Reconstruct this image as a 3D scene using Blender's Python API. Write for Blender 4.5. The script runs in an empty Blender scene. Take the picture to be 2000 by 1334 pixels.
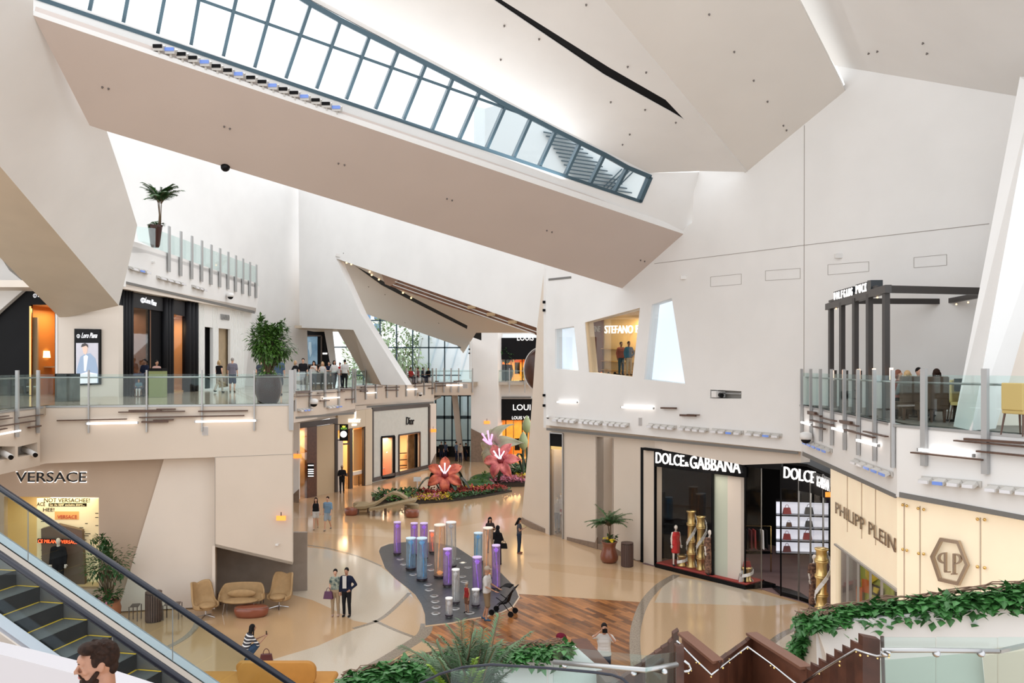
import bpy, bmesh, math, random
from mathutils import Vector as V, Matrix as MX, Quaternion
from mathutils.geometry import tessellate_polygon
R=math.radians
SC=bpy.context.scene; COL=SC.collection
# ---------------- camera, world, light, exposure ----------------
F=1600.0; CX=1000.0; HY=717.0; CZ=8.5      # focal length in px, horizon row, eye height over the ground floor
cam=bpy.data.cameras.new('camera'); cam.sensor_width=36; cam.lens=36*F/2000; cam.shift_y=(HY-667)/2000; cam.clip_end=500
co=bpy.data.objects.new('camera',cam); co.location=(0,0,CZ); co.rotation_euler=(R(90),0,0); COL.objects.link(co); SC.camera=co
w=bpy.data.worlds.new('sky'); SC.world=w; w.use_nodes=True
bg=w.node_tree.nodes['Background']; bg.inputs[0].default_value=(0.955,0.975,1.0,1); bg.inputs[1].default_value=1.45
vs=SC.view_settings; vs.view_transform='Standard'; vs.look='None'; vs.gamma=1; vs.exposure=0.27; vs.use_curve_mapping=False
SC.cycles.use_denoising=True; SC.cycles.max_bounces=8; SC.cycles.transparent_max_bounces=24; SC.cycles.caustics_reflective=False; SC.cycles.caustics_refractive=False
def sun(rx,rz,e,col,ang):
    l=bpy.data.lights.new('daylight','SUN'); l.energy=e; l.color=col; l.angle=R(ang)
    o=bpy.data.objects.new('daylight',l); o.rotation_euler=(R(rx),0,R(rz)); COL.objects.link(o)
sun(35,-150,0.9,(1,.97,.93),70)
def area(name,loc,tgt,sx,sy,e,col=(1,.8,.55),parent=None):
    l=bpy.data.lights.new(name,'AREA'); l.shape='RECTANGLE'; l.size=sx; l.size_y=sy; l.energy=e; l.color=col
    o=bpy.data.objects.new(name,l); o.location=loc; d=(V(tgt)-V(loc)).normalized()
    o.rotation_euler=d.to_track_quat('-Z','Y').to_euler(); COL.objects.link(o)
    return o
# ---------------- helpers ----------------
def P(x,y,D): return V(((x-CX)*D/F,D,CZ-(y-HY)*D/F))
def G(x,y,z=0.0,hy=HY):
    D=(CZ-z)*F/(y-hy); return V(((x-CX)*D/F,D,z))
class PL:                      # a plane of the building; at(x,y) is the point of it seen at a photo pixel
    def __init__(s,a,b,c):
        s.o=V(a); s.n=(V(b)-V(a)).cross(V(c)-V(a)).normalized()
        if s.n.dot(V((0,0,CZ))-s.o)<0: s.n=-s.n
    def at(s,x,y,off=0.0):
        d=V(((x-CX)/F,1,-(y-HY)/F)); o=V((0,0,CZ)); t=((s.o+s.n*off)-o).dot(s.n)/d.dot(s.n); return o+d*t
    def frame(s):
        u=V((0,0,1)).cross(s.n); u=V((1,0,0)) if u.length<1e-4 else u.normalized()
        return u,s.n.cross(u).normalized(),s.n
    def shift(s,off):
        q=PL.__new__(PL); q.o=s.o+s.n*off; q.n=s.n.copy(); return q
def VP(a,b): return PL((a[0],a[1],0),(b[0],b[1],0),(a[0],a[1],10))
HP=lambda z: PL((0,0,z),(1,0,z),(0,1,z))
_mats={}
def mat(name,col=(.8,.8,.8),rough=.6,metal=0,emit=None,es=1,noise=0,nscale=4,bump=0,bscale=60,spec=.5,alpha=1,trans=0,col2=None,coat=0):
    if name in _mats: return _mats[name]
    m=bpy.data.materials.new(name); m.use_nodes=True; nt=m.node_tree; b=nt.nodes['Principled BSDF']
    b.inputs['Base Color'].default_value=(*col,1); b.inputs['Roughness'].default_value=rough; b.inputs['Metallic'].default_value=metal
    b.inputs['Specular IOR Level'].default_value=spec; b.inputs['Coat Weight'].default_value=coat
    if trans: b.inputs['Transmission Weight'].default_value=trans
    if emit: b.inputs['Emission Color'].default_value=(*emit,1); b.inputs['Emission Strength'].default_value=es
    tc=None
    if noise or col2 or bump: tc=nt.nodes.new('ShaderNodeTexCoord')
    if noise or col2:
        n=nt.nodes.new('ShaderNodeTexNoise'); n.inputs['Scale'].default_value=nscale; n.inputs['Detail'].default_value=5
        r=nt.nodes.new('ShaderNodeValToRGB'); c2=col2 or tuple(c*(1-noise) for c in col)
        r.color_ramp.elements[0].position=.35; r.color_ramp.elements[1].position=.65
        r.color_ramp.elements[0].color=(*c2,1); r.color_ramp.elements[1].color=(*col,1)
        nt.links.new(tc.outputs['Object'],n.inputs['Vector']); nt.links.new(n.outputs['Fac'],r.inputs['Fac']); nt.links.new(r.outputs['Color'],b.inputs['Base Color'])
    if bump:
        n=nt.nodes.new('ShaderNodeTexNoise'); n.inputs['Scale'].default_value=bscale; n.inputs['Detail'].default_value=4
        bp=nt.nodes.new('ShaderNodeBump'); bp.inputs['Strength'].default_value=bump; bp.inputs['Distance'].default_value=.02
        nt.links.new(tc.outputs['Object'],n.inputs['Vector']); nt.links.new(n.outputs['Fac'],bp.inputs['Height']); nt.links.new(bp.outputs['Normal'],b.inputs['Normal'])
    _mats[name]=m; return m
def glass(name,tint=(.86,.95,.93),refl=.12,rough=0.0):
    if name in _mats: return _mats[name]
    m=bpy.data.materials.new(name); m.use_nodes=True; nt=m.node_tree; nt.nodes.clear()
    o=nt.nodes.new('ShaderNodeOutputMaterial'); mx=nt.nodes.new('ShaderNodeMixShader'); t=nt.nodes.new('ShaderNodeBsdfTransparent'); g=nt.nodes.new('ShaderNodeBsdfGlossy')
    lw=nt.nodes.new('ShaderNodeLayerWeight'); lw.inputs[0].default_value=.25
    ma=nt.nodes.new('ShaderNodeMath'); ma.operation='MULTIPLY_ADD'; ma.inputs[1].default_value=(.2 if name in('shop_glass','rail_glass','window_glass') else .6); ma.inputs[2].default_value=refl*.5
    t.inputs[0].default_value=(*tint,1); g.inputs['Roughness'].default_value=rough
    nt.links.new(lw.outputs['Fresnel'],ma.inputs[0]); nt.links.new(ma.outputs[0],mx.inputs[0]); nt.links.new(t.outputs[0],mx.inputs[1]); nt.links.new(g.outputs[0],mx.inputs[2]); nt.links.new(mx.outputs[0],o.inputs[0])
    _mats[name]=m; return m
def tag(o,label=None,cat=None,group=None,kind=None):
    if label: o['label']=label
    if cat: o['category']=cat
    if group: o['group']=group
    if kind: o['kind']=kind
    return o
def thing(name,label,cat,loc=(0,0,0),rz=0,group=None):
    o=bpy.data.objects.new(name,None); o.location=V(loc); o.rotation_euler=(0,0,rz); o.empty_display_size=.1; COL.objects.link(o)
    return tag(o,label,cat,group)
def copy_tree(o,parent=None):
    c=o.copy(); COL.objects.link(c)
    if parent: c.parent=parent
    for ch in list(o.children): copy_tree(ch,c)
    return c
class MB:
    def __init__(s): s.v=[]; s.f=[]; s.mi=[]
    def add(s,vs,fs,mi=0):
        n=len(s.v); s.v+= [tuple(p) for p in vs]; s.f+=[tuple(i+n for i in f) for f in fs]; s.mi+=[mi]*len(fs); return s
    def hexa(s,p,mi=0):        # 8 points: bottom 4, top 4
        return s.add(p,[(0,3,2,1),(4,5,6,7),(0,1,5,4),(1,2,6,5),(2,3,7,6),(3,0,4,7)],mi)
    def obox(s,o,a,b,c,mi=0):
        o,a,b,c=V(o),V(a),V(b),V(c); return s.hexa([o,o+a,o+a+b,o+b,o+c,o+a+c,o+a+b+c,o+b+c],mi)
    def box(s,c,size,rz=0,mi=0):
        m=MX.Rotation(rz,3,'Z'); a=m@V((size[0],0,0)); b=m@V((0,size[1],0)); d=V((0,0,size[2])); return s.obox(V(c)-(a+b+d)/2,a,b,d,mi)
    def bar(s,p,q,w_,h_,up=(0,0,1),mi=0):
        p,q=V(p),V(q); d=(q-p).normalized(); u=V(up); sd=d.cross(u)
        if sd.length<1e-4: sd=d.cross(V((0,1,0)))
        sd.normalize(); u=sd.cross(d).normalized(); o=p-sd*w_/2-u*h_/2
        return s.obox(o,sd*w_,q-p,u*h_,mi)
    def tube(s,pts,r,n=8,mi=0,cap=True):
        pts=[V(p) for p in pts]; k=len(pts); rr=r if isinstance(r,(list,tuple)) else [r]*k; vs=[]; fs=[]; prev=None
        for i,p in enumerate(pts):
            t=(pts[min(i+1,k-1)]-pts[max(i-1,0)]).normalized()
            if prev is None:
                a=t.cross(V((0,0,1)));
                if a.length<1e-3: a=t.cross(V((0,1,0)))
            else: a=prev-t*prev.dot(t)
            a.normalize(); prev=a; b=t.cross(a)
            for j in range(n):
                an=2*math.pi*j/n; vs.append(p+(a*math.cos(an)+b*math.sin(an))*rr[i])
        for i in range(k-1):
            for j in range(n):
                j2=(j+1)%n; fs.append((i*n+j,i*n+j2,(i+1)*n+j2,(i+1)*n+j))
        if cap: fs+= [tuple(range(n))[::-1],tuple((k-1)*n+j for j in range(n))]
        return s.add(vs,fs,mi)
    def lathe(s,c,prof,n=20,mi=0,sx=1,sy=1):
        vs=[];fs=[];c=V(c)
        for r,z in prof:
            for j in range(n):
                a=2*math.pi*j/n; vs.append(c+V((r*math.cos(a)*sx,r*math.sin(a)*sy,z)))
        for i in range(len(prof)-1):
            for j in range(n):
                j2=(j+1)%n; fs.append((i*n+j,i*n+j2,(i+1)*n+j2,(i+1)*n+j))
        fs+=[tuple(range(n))[::-1],tuple((len(prof)-1)*n+j for j in range(n))]
        return s.add(vs,fs,mi)
    def ell(s,c,r,nu=12,nv=8,rot=None,mi=0):
        r=V((r,r,r)) if not hasattr(r,'__len__') else V(r); vs=[];fs=[];c=V(c)
        for i in range(nv+1):
            ph=math.pi*i/nv
            for j in range(nu):
                th=2*math.pi*j/nu; p=V((r.x*math.sin(ph)*math.cos(th),r.y*math.sin(ph)*math.sin(th),-r.z*math.cos(ph)))
                if rot: p=rot@p
                vs.append(c+p)
        for i in range(nv):
            for j in range(nu):
                j2=(j+1)%nu; fs.append((i*nu+j,i*nu+j2,(i+1)*nu+j2,(i+1)*nu+j))
        return s.add(vs,fs,mi)
    def leaf(s,p,d,l,w_,up=(0,0,1),droop=.25,mi=0):
        p,d=V(p),V(d).normalized(); sd=d.cross(V(up))
        if sd.length<1e-3: sd=V((1,0,0))
        sd.normalize(); n=sd.cross(d); m1=p+d*l*.45+n*l*.06; e=p+d*l-n*l*droop
        return s.add([p,m1+sd*w_/2-n*w_*.12,e,m1-sd*w_/2-n*w_*.12,m1],[(0,4,1),(1,4,2),(0,3,4),(4,3,2)],mi)
    def loft(s,loops,thick_vec,mi=0):
        """prism from planar loops [outer,holes...] pushed along thick_vec"""
        loops=[[V(p) for p in L] for L in loops]; flat=[p for L in loops for p in L]
        tris=tessellate_polygon(loops); n=len(flat); tv=V(thick_vec)
        s.add(flat+[p+tv for p in flat],[tuple(t) for t in tris]+[tuple(i+n for i in t[::-1]) for t in tris]+
              [(o+i,o+(i+1)%k,o+(i+1)%k+n,o+i+n) for o,k in _offs(loops) for i in range(k)],mi); return s
    def build(s,name,mats,parent=None,smooth=False,label=None,cat=None,group=None,kind=None,bevel=0,local=False,recalc=True):
        me=bpy.data.meshes.new(name); vs=s.v
        if parent is not None and not local:
            iv=_wm(parent).inverted(); vs=[iv@V(p) for p in vs]
        me.from_pydata([tuple(p) for p in vs],[],s.f)
        ms=mats if isinstance(mats,(list,tuple)) else [mats]
        for m in ms: me.materials.append(m)
        me.polygons.foreach_set('material_index',s.mi)
        if recalc:
            bm=bmesh.new(); bm.from_mesh(me); bmesh.ops.recalc_face_normals(bm,faces=bm.faces); bm.to_mesh(me); bm.free()
        if smooth: me.polygons.foreach_set('use_smooth',[True]*len(me.polygons))
        me.update(); o=bpy.data.objects.new(name,me); COL.objects.link(o)
        if parent is not None: o.parent=parent
        if bevel:
            b=o.modifiers.new('bevel','BEVEL'); b.width=bevel; b.segments=2; b.limit_method='ANGLE'
        return tag(o,label,cat,group,kind)
def _offs(loops):
    o=0
    for L in loops: yield o,len(L); o+=len(L)
def _wm(o):
    m=MX.LocRotScale(o.location,o.rotation_euler,o.scale)
    return _wm(o.parent)@m if o.parent else m
def px(plane,pts,off=0): return [plane.at(x,y,off) for x,y in pts]
def slab(name,plane,outer,m,holes=(),thick=.3,parent=None,off=0,kind=None,**k):
    """a wall piece lying in a plane of the building; its outline is where its corners stand"""
    mb=MB(); mb.loft([px(plane,outer,off)]+[px(plane,h,off) for h in holes],-plane.n*thick)
    return mb.build(name,m,parent,kind=kind if kind else (None if parent else 'structure'),**k)
def poly(name,pts,m,thick=.2,parent=None,kind=None,tv=None,**k):
    """planar-ish piece from 3D points, thickened away from the viewer"""
    q=PL(pts[0],pts[1],pts[2]); n=V(tv) if tv is not None else -q.n*thick
    mb=MB(); mb.loft([pts],n); return mb.build(name,m,parent,kind=kind if kind else (None if parent else 'structure'),**k)
def text(name,s,plane,x0,x1,yb,yt,m,depth=.04,off=.03,parent=None,shear=0,y1b=None,thick=0,**k):
    """raised lettering on a plane: baseline left (x0,yb) to right (x1,y1b), cap height up to yt at x0"""
    a=plane.at(x0,yb,off); b=plane.at(x1,yb if y1b is None else y1b,off); h=(plane.at(x0,yt,off)-a).length
    c=bpy.data.curves.new('t','FONT'); c.body=s; c.extrude=.5; c.shear=shear; c.offset=0; c.resolution_u=3
    t=bpy.data.objects.new('t',c); me=bpy.data.meshes.new_from_object(t); bpy.data.objects.remove(t)
    xs=[v.co.x for v in me.vertices]; ys=[v.co.y for v in me.vertices]; x_0,x_1=min(xs),max(xs)
    cap=.69 if s.upper()==s else max(ys); u=(b-a); n=plane.n; up=n.cross(u.normalized()).normalized()
    if up.z<0 and abs(n.z)<.9: up=-up
    iv=_wm(parent).inverted() if parent is not None else MX.Identity(4)
    for v in me.vertices: v.co=iv@(a+u*((v.co.x-x_0)/(x_1-x_0))+up*(v.co.y/cap*h)+n*(v.co.z*depth))
    me.materials.clear(); me.materials.append(m); me.name=name
    o=bpy.data.objects.new(name,me); COL.objects.link(o)
    if parent is not None: o.parent=parent
    return tag(o,k.get('label'),k.get('cat'),k.get('group'))
# ---------------- materials ----------------
LAMPLIT_W=mat('lamplight_tinted_plaster',(.67,.58,.49),.55,noise=.04,nscale=.6,bump=.05,bscale=25)  # the white plaster with warm, dimmer lamp light put into its colour
WHITE=mat('white_plaster',(.80,.79,.775),.55,noise=.04,nscale=.6,bump=.05,bscale=25)
CREAM=mat('cream_plaster',(.74,.66,.58),.5,noise=.05,nscale=.7)
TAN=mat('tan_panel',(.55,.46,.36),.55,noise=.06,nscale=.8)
BROWN=mat('brown_stone_base',(.24,.17,.125),.35,noise=.2,nscale=6)
DARK=mat('dark_metal',(.02,.02,.022),.45,spec=.2)
BLACK=mat('black_gloss',(.006,.006,.007),.2,spec=.15)
BLACKM=mat('black_matte',(.008,.008,.009),.7,spec=.1)
STEEL=mat('brushed_steel',(.42,.42,.42),.35,metal=.9)
GREYM=mat('grey_post_metal',(.42,.42,.42),.4,metal=.4)
FRAME=mat('teal_mullion',(.055,.10,.13),.4,metal=.2)
GLASS=glass('rail_glass',(.90,.965,.955),.05)
WGLASS=glass('window_glass',(.97,.99,1.0),.03)
SGLASS=glass('shop_glass',(.93,.93,.92),.05)
WOODB=mat('brown_wood_bar',(.11,.055,.035),.4,noise=.3,nscale=8)
TUBEL=mat('lit_tube',(1,1,1),.4,emit=(1,.95,.92),es=1.7)
GRILLE=mat('vent_grille_grey',(.17,.165,.155),.6)
GOLD=mat('gold',(.75,.52,.20),.25,metal=1)
LIT_W=mat('white_lit_sign',(1,1,1),.4,emit=(1,.96,.92),es=1.1)
# ================= planes of the building =================
WR=VP((2.6,40),(9.97,28.5))                 # big right wall
F1R=VP((10.0,28.4),(8.75,18.6))             # right terrace fascia, long side
F2R=VP((8.75,18.6),(9.9,15.6))              # right terrace fascia, near side
FL=VP((-7.8,28.9),(-15.6,27.4))             # left balcony fascia
FL2=VP((-15.6,27.4),(-15.1,24.0))           # its turned end
L3=VP((-17.15,35.5),(-16.25,52))            # shop line and third floor fascia at left
BW=VP((-23,40),(-16.2,61))                  # far white wall at left
BW2=VP((-15.4,60),(1.9,44))                 # far white wall with the wedge opening
M1=VP((-11.35,42.6),(-10.1,53))             # middle balcony fascia
M2=VP((-11.1,58),(-6.75,71))
M3=VP((-6.75,71),(-2,71.5))
DI=VP((-10.3,60.2),(-6.95,68.7))            # shops under the middle balcony
RO=VP((-13.7,52.3),(-10.5,58.8))
beamR1=WR.at(1335,457); beamR2=WR.at(1215,563)
BU=PL(beamR1,beamR2,P(65,30,22))
WLL=PL(P(65,30,22),P(232,597,34.5),P(0,325,24))
K=PL(WR.at(1335,452),WR.at(1365,338),P(65,25,23))
K2=PL(K.at(600,0),K.at(1268,343),WR.at(1455,338))
A_=PL(WR.at(1455,338),WR.at(1650,178),K2.at(1180,0))
C_=PL(WR.at(1630,128),WR.at(1985,188),P(1560,0,A_.at(1560,0).y+1.5))
# ================= floors =================
def floor_mat(name,c1,c2,rough=.10,scale=45):
    m=mat(name,c1,rough,noise=0,spec=.5); nt=m.node_tree; b=nt.nodes['Principled BSDF']
    tc=nt.nodes.new('ShaderNodeTexCoord'); n=nt.nodes.new('ShaderNodeTexNoise'); n.inputs['Scale'].default_value=scale; n.inputs['Detail'].default_value=6
    n2=nt.nodes.new('ShaderNodeTexNoise'); n2.inputs['Scale'].default_value=.35
    r=nt.nodes.new('ShaderNodeValToRGB'); r.color_ramp.elements[0].position=.38; r.color_ramp.elements[1].position=.62
    r.color_ramp.elements[0].color=(*c2,1); r.color_ramp.elements[1].color=(*c1,1)
    nt.links.new(tc.outputs['Object'],n.inputs['Vector']); nt.links.new(n.outputs['Fac'],r.inputs['Fac']); nt.links.new(r.outputs['Color'],b.inputs['Base Color'])
    ma=nt.nodes.new('ShaderNodeMath'); ma.operation='MULTIPLY_ADD'; ma.inputs[1].default_value=.12; ma.inputs[2].default_value=rough-.05
    nt.links.new(tc.outputs['Object'],n2.inputs['Vector']); nt.links.new(n2.outputs['Fac'],ma.inputs[0]); nt.links.new(ma.outputs[0],b.inputs['Roughness'])
    b.inputs['IOR'].default_value=1.7
    return m
TERR=floor_mat('tan_terrazzo',(.56,.375,.21),(.48,.315,.175))
PALE=floor_mat('pale_terrazzo',(.60,.52,.42),(.53,.45,.35))
SAND=floor_mat('sand_terrazzo',(.60,.42,.26),(.52,.36,.215))
BAND=floor_mat('grey_band_terrazzo',(.33,.28,.22),(.22,.18,.14),scale=20)
SLATE=floor_mat('slate_tiles',(.045,.05,.055),(.03,.033,.037),.4,8)
UPF=floor_mat('upper_floor_terrazzo',(.45,.38,.30),(.36,.30,.23),.1)
def wood_planks():
    m=mat('wood_plank_floor',(.3,.15,.08),.22); nt=m.node_tree; b=nt.nodes['Principled BSDF']
    tc=nt.nodes.new('ShaderNodeTexCoord'); mp=nt.nodes.new('ShaderNodeMapping'); mp.inputs['Rotation'].default_value=(0,0,R(58))
    br=nt.nodes.new('ShaderNodeTexBrick'); br.inputs['Scale'].default_value=1; br.inputs['Brick Width'].default_value=1.1; br.inputs['Row Height'].default_value=.16; br.inputs['Mortar Size'].default_value=.004
    br.inputs['Color1'].default_value=(.44,.175,.055,1); br.inputs['Color2'].default_value=(.13,.042,.014,1); br.inputs['Mortar'].default_value=(.05,.02,.01,1); br.offset=.37
    n=nt.nodes.new('ShaderNodeTexNoise'); n.inputs['Scale'].default_value=1.3; n.inputs['Detail'].default_value=8
    mx=nt.nodes.new('ShaderNodeMix'); mx.data_type='RGBA'; mx.blend_type='OVERLAY'; mx.inputs[0].default_value=.55
    nt.links.new(tc.outputs['Object'],mp.inputs['Vector']); nt.links.new(mp.outputs[0],br.inputs['Vector']); nt.links.new(mp.outputs[0],n.inputs['Vector'])
    nt.links.new(br.outputs['Color'],mx.inputs[6]); nt.links.new(n.outputs['Fac'],mx.inputs[7]); nt.links.new(mx.outputs[2],b.inputs['Base Color']); return m
WOODF=wood_planks()
mb=MB(); mb.obox((-45,2,-.5),(90,0,0),(0,110,0),(0,0,.5)); mb.build('floor',TERR,kind='structure')
def smooth_loop(pts,n=6):
    out=[]; k=len(pts)
    for i in range(k):
        p0,p1,p2,p3=[V((*pts[(i+j)%k],0)) for j in (-1,0,1,2)]
        for t in range(n):
            u=t/n; q=.5*((2*p1)+(-p0+p2)*u+(2*p0-5*p1+4*p2-p3)*u*u+(-p0+3*p1-3*p2+p3)*u**3); out.append((q.x,q.y))
    return out
def inlay(pts,m,z,smooth=False):
    if smooth: pts=smooth_loop(pts)
    mb=MB(); mb.loft([[G(x,y,0)+V((0,0,z)) for x,y in pts]],(0,0,-.02)); return mb.build('floor',m,kind='structure')
# pale and sandy terrazzo fields, as laid out on the hall floor
inlay([(572,1066),(640,1073),(700,1088),(742,1106),(790,1140),(815,1180),(745,1222),(690,1212),(650,1190),(610,1172),(572,1162)],PALE,.002)
inlay([(380,1334),(430,1318),(520,1292),(620,1262),(700,1226),(735,1214),(770,1230),(812,1244),(760,1285),(700,1316),(660,1334)],PALE,.0025)
inlay([(793,1160),(740,1213),(800,1244),(826,1238),(834,1215),(829,1195),(815,1172)],SAND,.003)
inlay([(770,1334),(812,1243),(870,1268),(905,1290),(930,1334)],SAND,.003)
inlay([(1262,1177),(1300,1140),(1360,1130),(1620,1200),(1600,1420),(1240,1420),(1232,1300),(1240,1240)],SAND,.002)
inlay([(1296,1142),(1325,1127),(1420,1142),(1560,1178),(1500,1184),(1278,1177)],PALE,.003)
inlay([(1000,1010),(1060,1045),(1280,1108),(1330,1122),(1290,1142),(1262,1177),(1010,1160),(960,1105),(900,1072),(850,1062),(760,1050),(600,1040),(600,1032),(860,1035)],SAND,.0022)
inlay([(1030,1098),(1100,1103),(1200,1112),(1310,1127),(1292,1140),(1150,1125),(1040,1110)],TERR,.0028)
inlay([(1480,1275),(1530,1240),(1640,1205),(1640,1400),(1480,1400)],PALE,.0035)
inlay([(572,950),(800,900),(860,935),(740,985),(680,1010),(572,1012)],SAND,.0012)
# curved bands
def arc_band(pts,w_,m,z):
    P3=[G(x,y,0) for x,y in pts]; L=[];Rr=[]
    for i,p in enumerate(P3):
        t=(P3[min(i+1,len(P3)-1)]-P3[max(i-1,0)]).normalized(); s=V((-t.y,t.x,0)); L.append(p+s*w_/2+V((0,0,z))); Rr.append(p-s*w_/2+V((0,0,z)))
    MB().loft([L+Rr[::-1]],(0,0,-.02)).build('trim_1',m,kind='structure')
def spline(pts,n=5):
    out=[]
    for i in range(len(pts)-1):
        p=[V((*pts[max(0,min(len(pts)-1,i+j))],0)) for j in (-1,0,1,2)]
        for t in range(n):
            u=t/n; q=.5*((2*p[1])+(-p[0]+p[2])*u+(2*p[0]-5*p[1]+4*p[2]-p[3])*u*u+(-p[0]+3*p[1]-3*p[2]+p[3])*u**3); out.append((q.x,q.y))
    return out+[pts[-1]]
arc_band(spline([(1322,1123),(1290,1142),(1262,1172),(1247,1206),(1240,1245),(1243,1300),(1252,1360)]),.33,BAND,.006)
arc_band(spline([(1640,1195),(1560,1225),(1520,1245),(1490,1275),(1470,1320)]),.25,BAND,.006)
arc_band(spline([(386,1213),(380,1228),(362,1245),(332,1262),(300,1275)]),.2,BAND,.006)
arc_band(spline([(834,1218),(826,1240),(790,1265),(740,1295),(660,1334)]),.42,BAND,.0055)
arc_band(spline([(800,1158),(770,1188),(738,1212),(690,1228)]),.16,BAND,.005)
arc_band(spline([(730,1212),(775,1232),(812,1246),(870,1270),(900,1290)]),.14,BAND,.005)
arc_band(spline([(572,1061),(640,1071),(700,1087),(745,1106)]),.12,BAND,.005)
SL=[(740,1077),(752,1110),(772,1130),(795,1148),(811,1162),(823,1180),(830,1200),(831,1222),(856,1219),(882,1216),(914,1209),(950,1203),(979,1195),(1001,1184),(1013,1166),(1005,1146),(979,1120),(963,1107),(922,1089),(892,1069),(850,1060),(791,1059),(760,1063),(744,1069)]
def slate_mat():
    nt=SLATE.node_tree; b=nt.nodes['Principled BSDF']; v=nt.nodes.new('ShaderNodeTexVoronoi'); v.feature='DISTANCE_TO_EDGE'; v.inputs['Scale'].default_value=.9
    tc=nt.nodes.new('ShaderNodeTexCoord'); r=nt.nodes.new('ShaderNodeValToRGB'); r.color_ramp.elements[0].position=.0; r.color_ramp.elements[1].position=.02
    r.color_ramp.elements[0].color=(.25,.25,.25,1); mx=nt.nodes.new('ShaderNodeMix'); mx.data_type='RGBA'; mx.blend_type='MULTIPLY'; mx.inputs[0].default_value=1
    old=b.inputs['Base Color'].links[0].from_socket
    nt.links.new(tc.outputs['Object'],v.inputs['Vector']); nt.links.new(v.outputs['Distance'],r.inputs['Fac']); nt.links.new(old,mx.inputs[6]); nt.links.new(r.outputs[0],mx.inputs[7]); nt.links.new(mx.outputs[2],b.inputs['Base Color'])
slate_mat()
_c=V((sum(p[0] for p in SL)/len(SL),sum(p[1] for p in SL)/len(SL)))
inlay([(835,1216),(1001,1180),(1013,1160),(1262,1177),(1247,1206),(1240,1245),(1243,1300),(1252,1420),(900,1420),(905,1292),(860,1268),(822,1252)],WOODF,.004)
inlay([(x+(x-_c.x)*.018,y+(y-_c.y)*.035) for x,y in SL],SAND,.007)
inlay(SL,SLATE,.010)
# upper floor slabs (z 7.2)
UZ=7.2
def upslab(pts,z=UZ,m=UPF,th=.3,name='floor'):
    return MB().loft([[V((x,y,z)) for x,y in pts]],(0,0,-th)).build(name,m,kind='structure')
upslab([(-7.9,29.2),(-15.6,27.7),(-15.3,20),(-30,20),(-30,85),(-11.3,85),(-11.3,72),(-11.0,58.2),(-10.2,53.2),(-11.3,43.0),(-8.2,29.5)])
upslab([(-11.2,58.2),(-6.75,71.1),(-3,71.5),(-3,85),(-11.3,85)])
upslab([(10.1,28.3),(8.9,18.6),(10.0,15.7),(13,9),(30,9),(30,24),(16,24)],m=mat('terrace_carpet',(.20,.18,.16),.6,noise=.2,nscale=3))
upslab([(-3,74),(9,74),(9,90),(-3,90)])
def yz(pl,x,z): D=pl.at(x,717).y; return 717-(z-CZ)*F/D
# ================= right side =================
W_PAN=[(1084,643),(1121,637),(1130,724),(1084,720)]; W_MID=[(1142,630),(1250,601),(1235,737),(1150,727)]; W_R=[(1273,595),(1312,582),(1338,750),(1258,741)]
NICHE=[(1387,761),(1448,764),(1448,779),(1387,778)]
WRb=lambda x: 717+2.93*F/WR.at(x,717).y     # row of the z=5.57 line on the wall
Wout=[(1063,505),(1215,552),(1335,447),(1352,435),(1355,372),(1366,334),(1455,330),(1650,165),(1632,122),(1990,180),(2150,200),(2150,yz(WR,2150,7.0)),(1800,yz(WR,1800,7.0)),(1574,yz(WR,1574,7.0)),(1568,WRb(1568)),(1400,WRb(1400)),(1200,WRb(1200)),(1065,WRb(1065))]
slab('wall_right',WR,Wout,WHITE,[W_PAN,W_MID,W_R,NICHE],.45)
# lower right wall with openings
base=lambda x,pl=WR: 717+CZ*F/pl.at(x,717).y
ST=[(1075,845),(1100,847),(1100,base(1100)-1),(1075,base(1075)-1)]
RC=[(1166,853),(1196,856),(1196,base(1196)-1),(1166,base(1166)-1)]
RC2=[(1250,864),(1277,867),(1277,base(1277)-1),(1250,base(1250)-1)]
WRL=WR.shift(-.25)
slab('wall_right',WRL,[(1065,WRb(1065)-4),(1279,WRb(1279)-4),(1279,base(1279)),(1065,base(1065))],LAMPLIT_W,[ST,RC],.4)
slab('wall_right',WRL,[(1279,WRb(1279)-6),(1564,WRb(1564)-6),(1564,WRb(1564)+22),(1450,908),(1279,876)],CREAM,thick=.5)
for i,(rc,dp) in enumerate(((RC,.9),)):      # recess linings
    a,b,c,d=px(WRL,rc); n=-WRL.n*dp
    MB().loft([[a+n,b+n,c+n,d+n]],-WRL.n*.1).build('wall_right',LAMPLIT_W,kind='structure')
    MB().loft([[b,b+n,c+n,c]],(b-a).normalized()*.1).build('wall_right',LAMPLIT_W,kind='structure')
    MB().loft([[a,a+n,d+n,d]],(a-b).normalized()*.1).build('wall_right',LAMPLIT_W,kind='structure')
# brown stone bases, sloping tops
slab('baseboard_right',WRL,[(1107,base(1107)),(1107,base(1107)-9),(1162,1060),(1166,base(1166)-26),(1166,base(1166))],BROWN,thick=.06,off=.05)
slab('baseboard_right',WRL,[(1166,base(1166)),(1166,1062),(1178,1062),(1200,1085),(1200,base(1200))],BROWN,thick=.05,off=.02)
slab('baseboard_right',WRL,[(1199,1070),(1242,1094),(1250,1094),(1250,base(1250)),(1199,base(1199))],BROWN,thick=.05,off=.03)
# leaning pier left of the right wall
PW=VP((1.9,43.3),(3.0,39.6)); 
_pb=lambda x: 717+CZ*F/PW.at(x,717).y
slab('wall_right',VP((.4,44.2),(2.7,40.6)),[(1064,515),(1077,520),(1077,1052),(1019,1009),(1036,830),(1049,640)],LAMPLIT_W,thick=1.2)
slab('baseboard_right',VP((.4,44.2),(2.7,40.6)),[(1017,1011),(1067,1035),(1067,1048),(1018,1022)],BROWN,thick=.1,off=.08)
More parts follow.
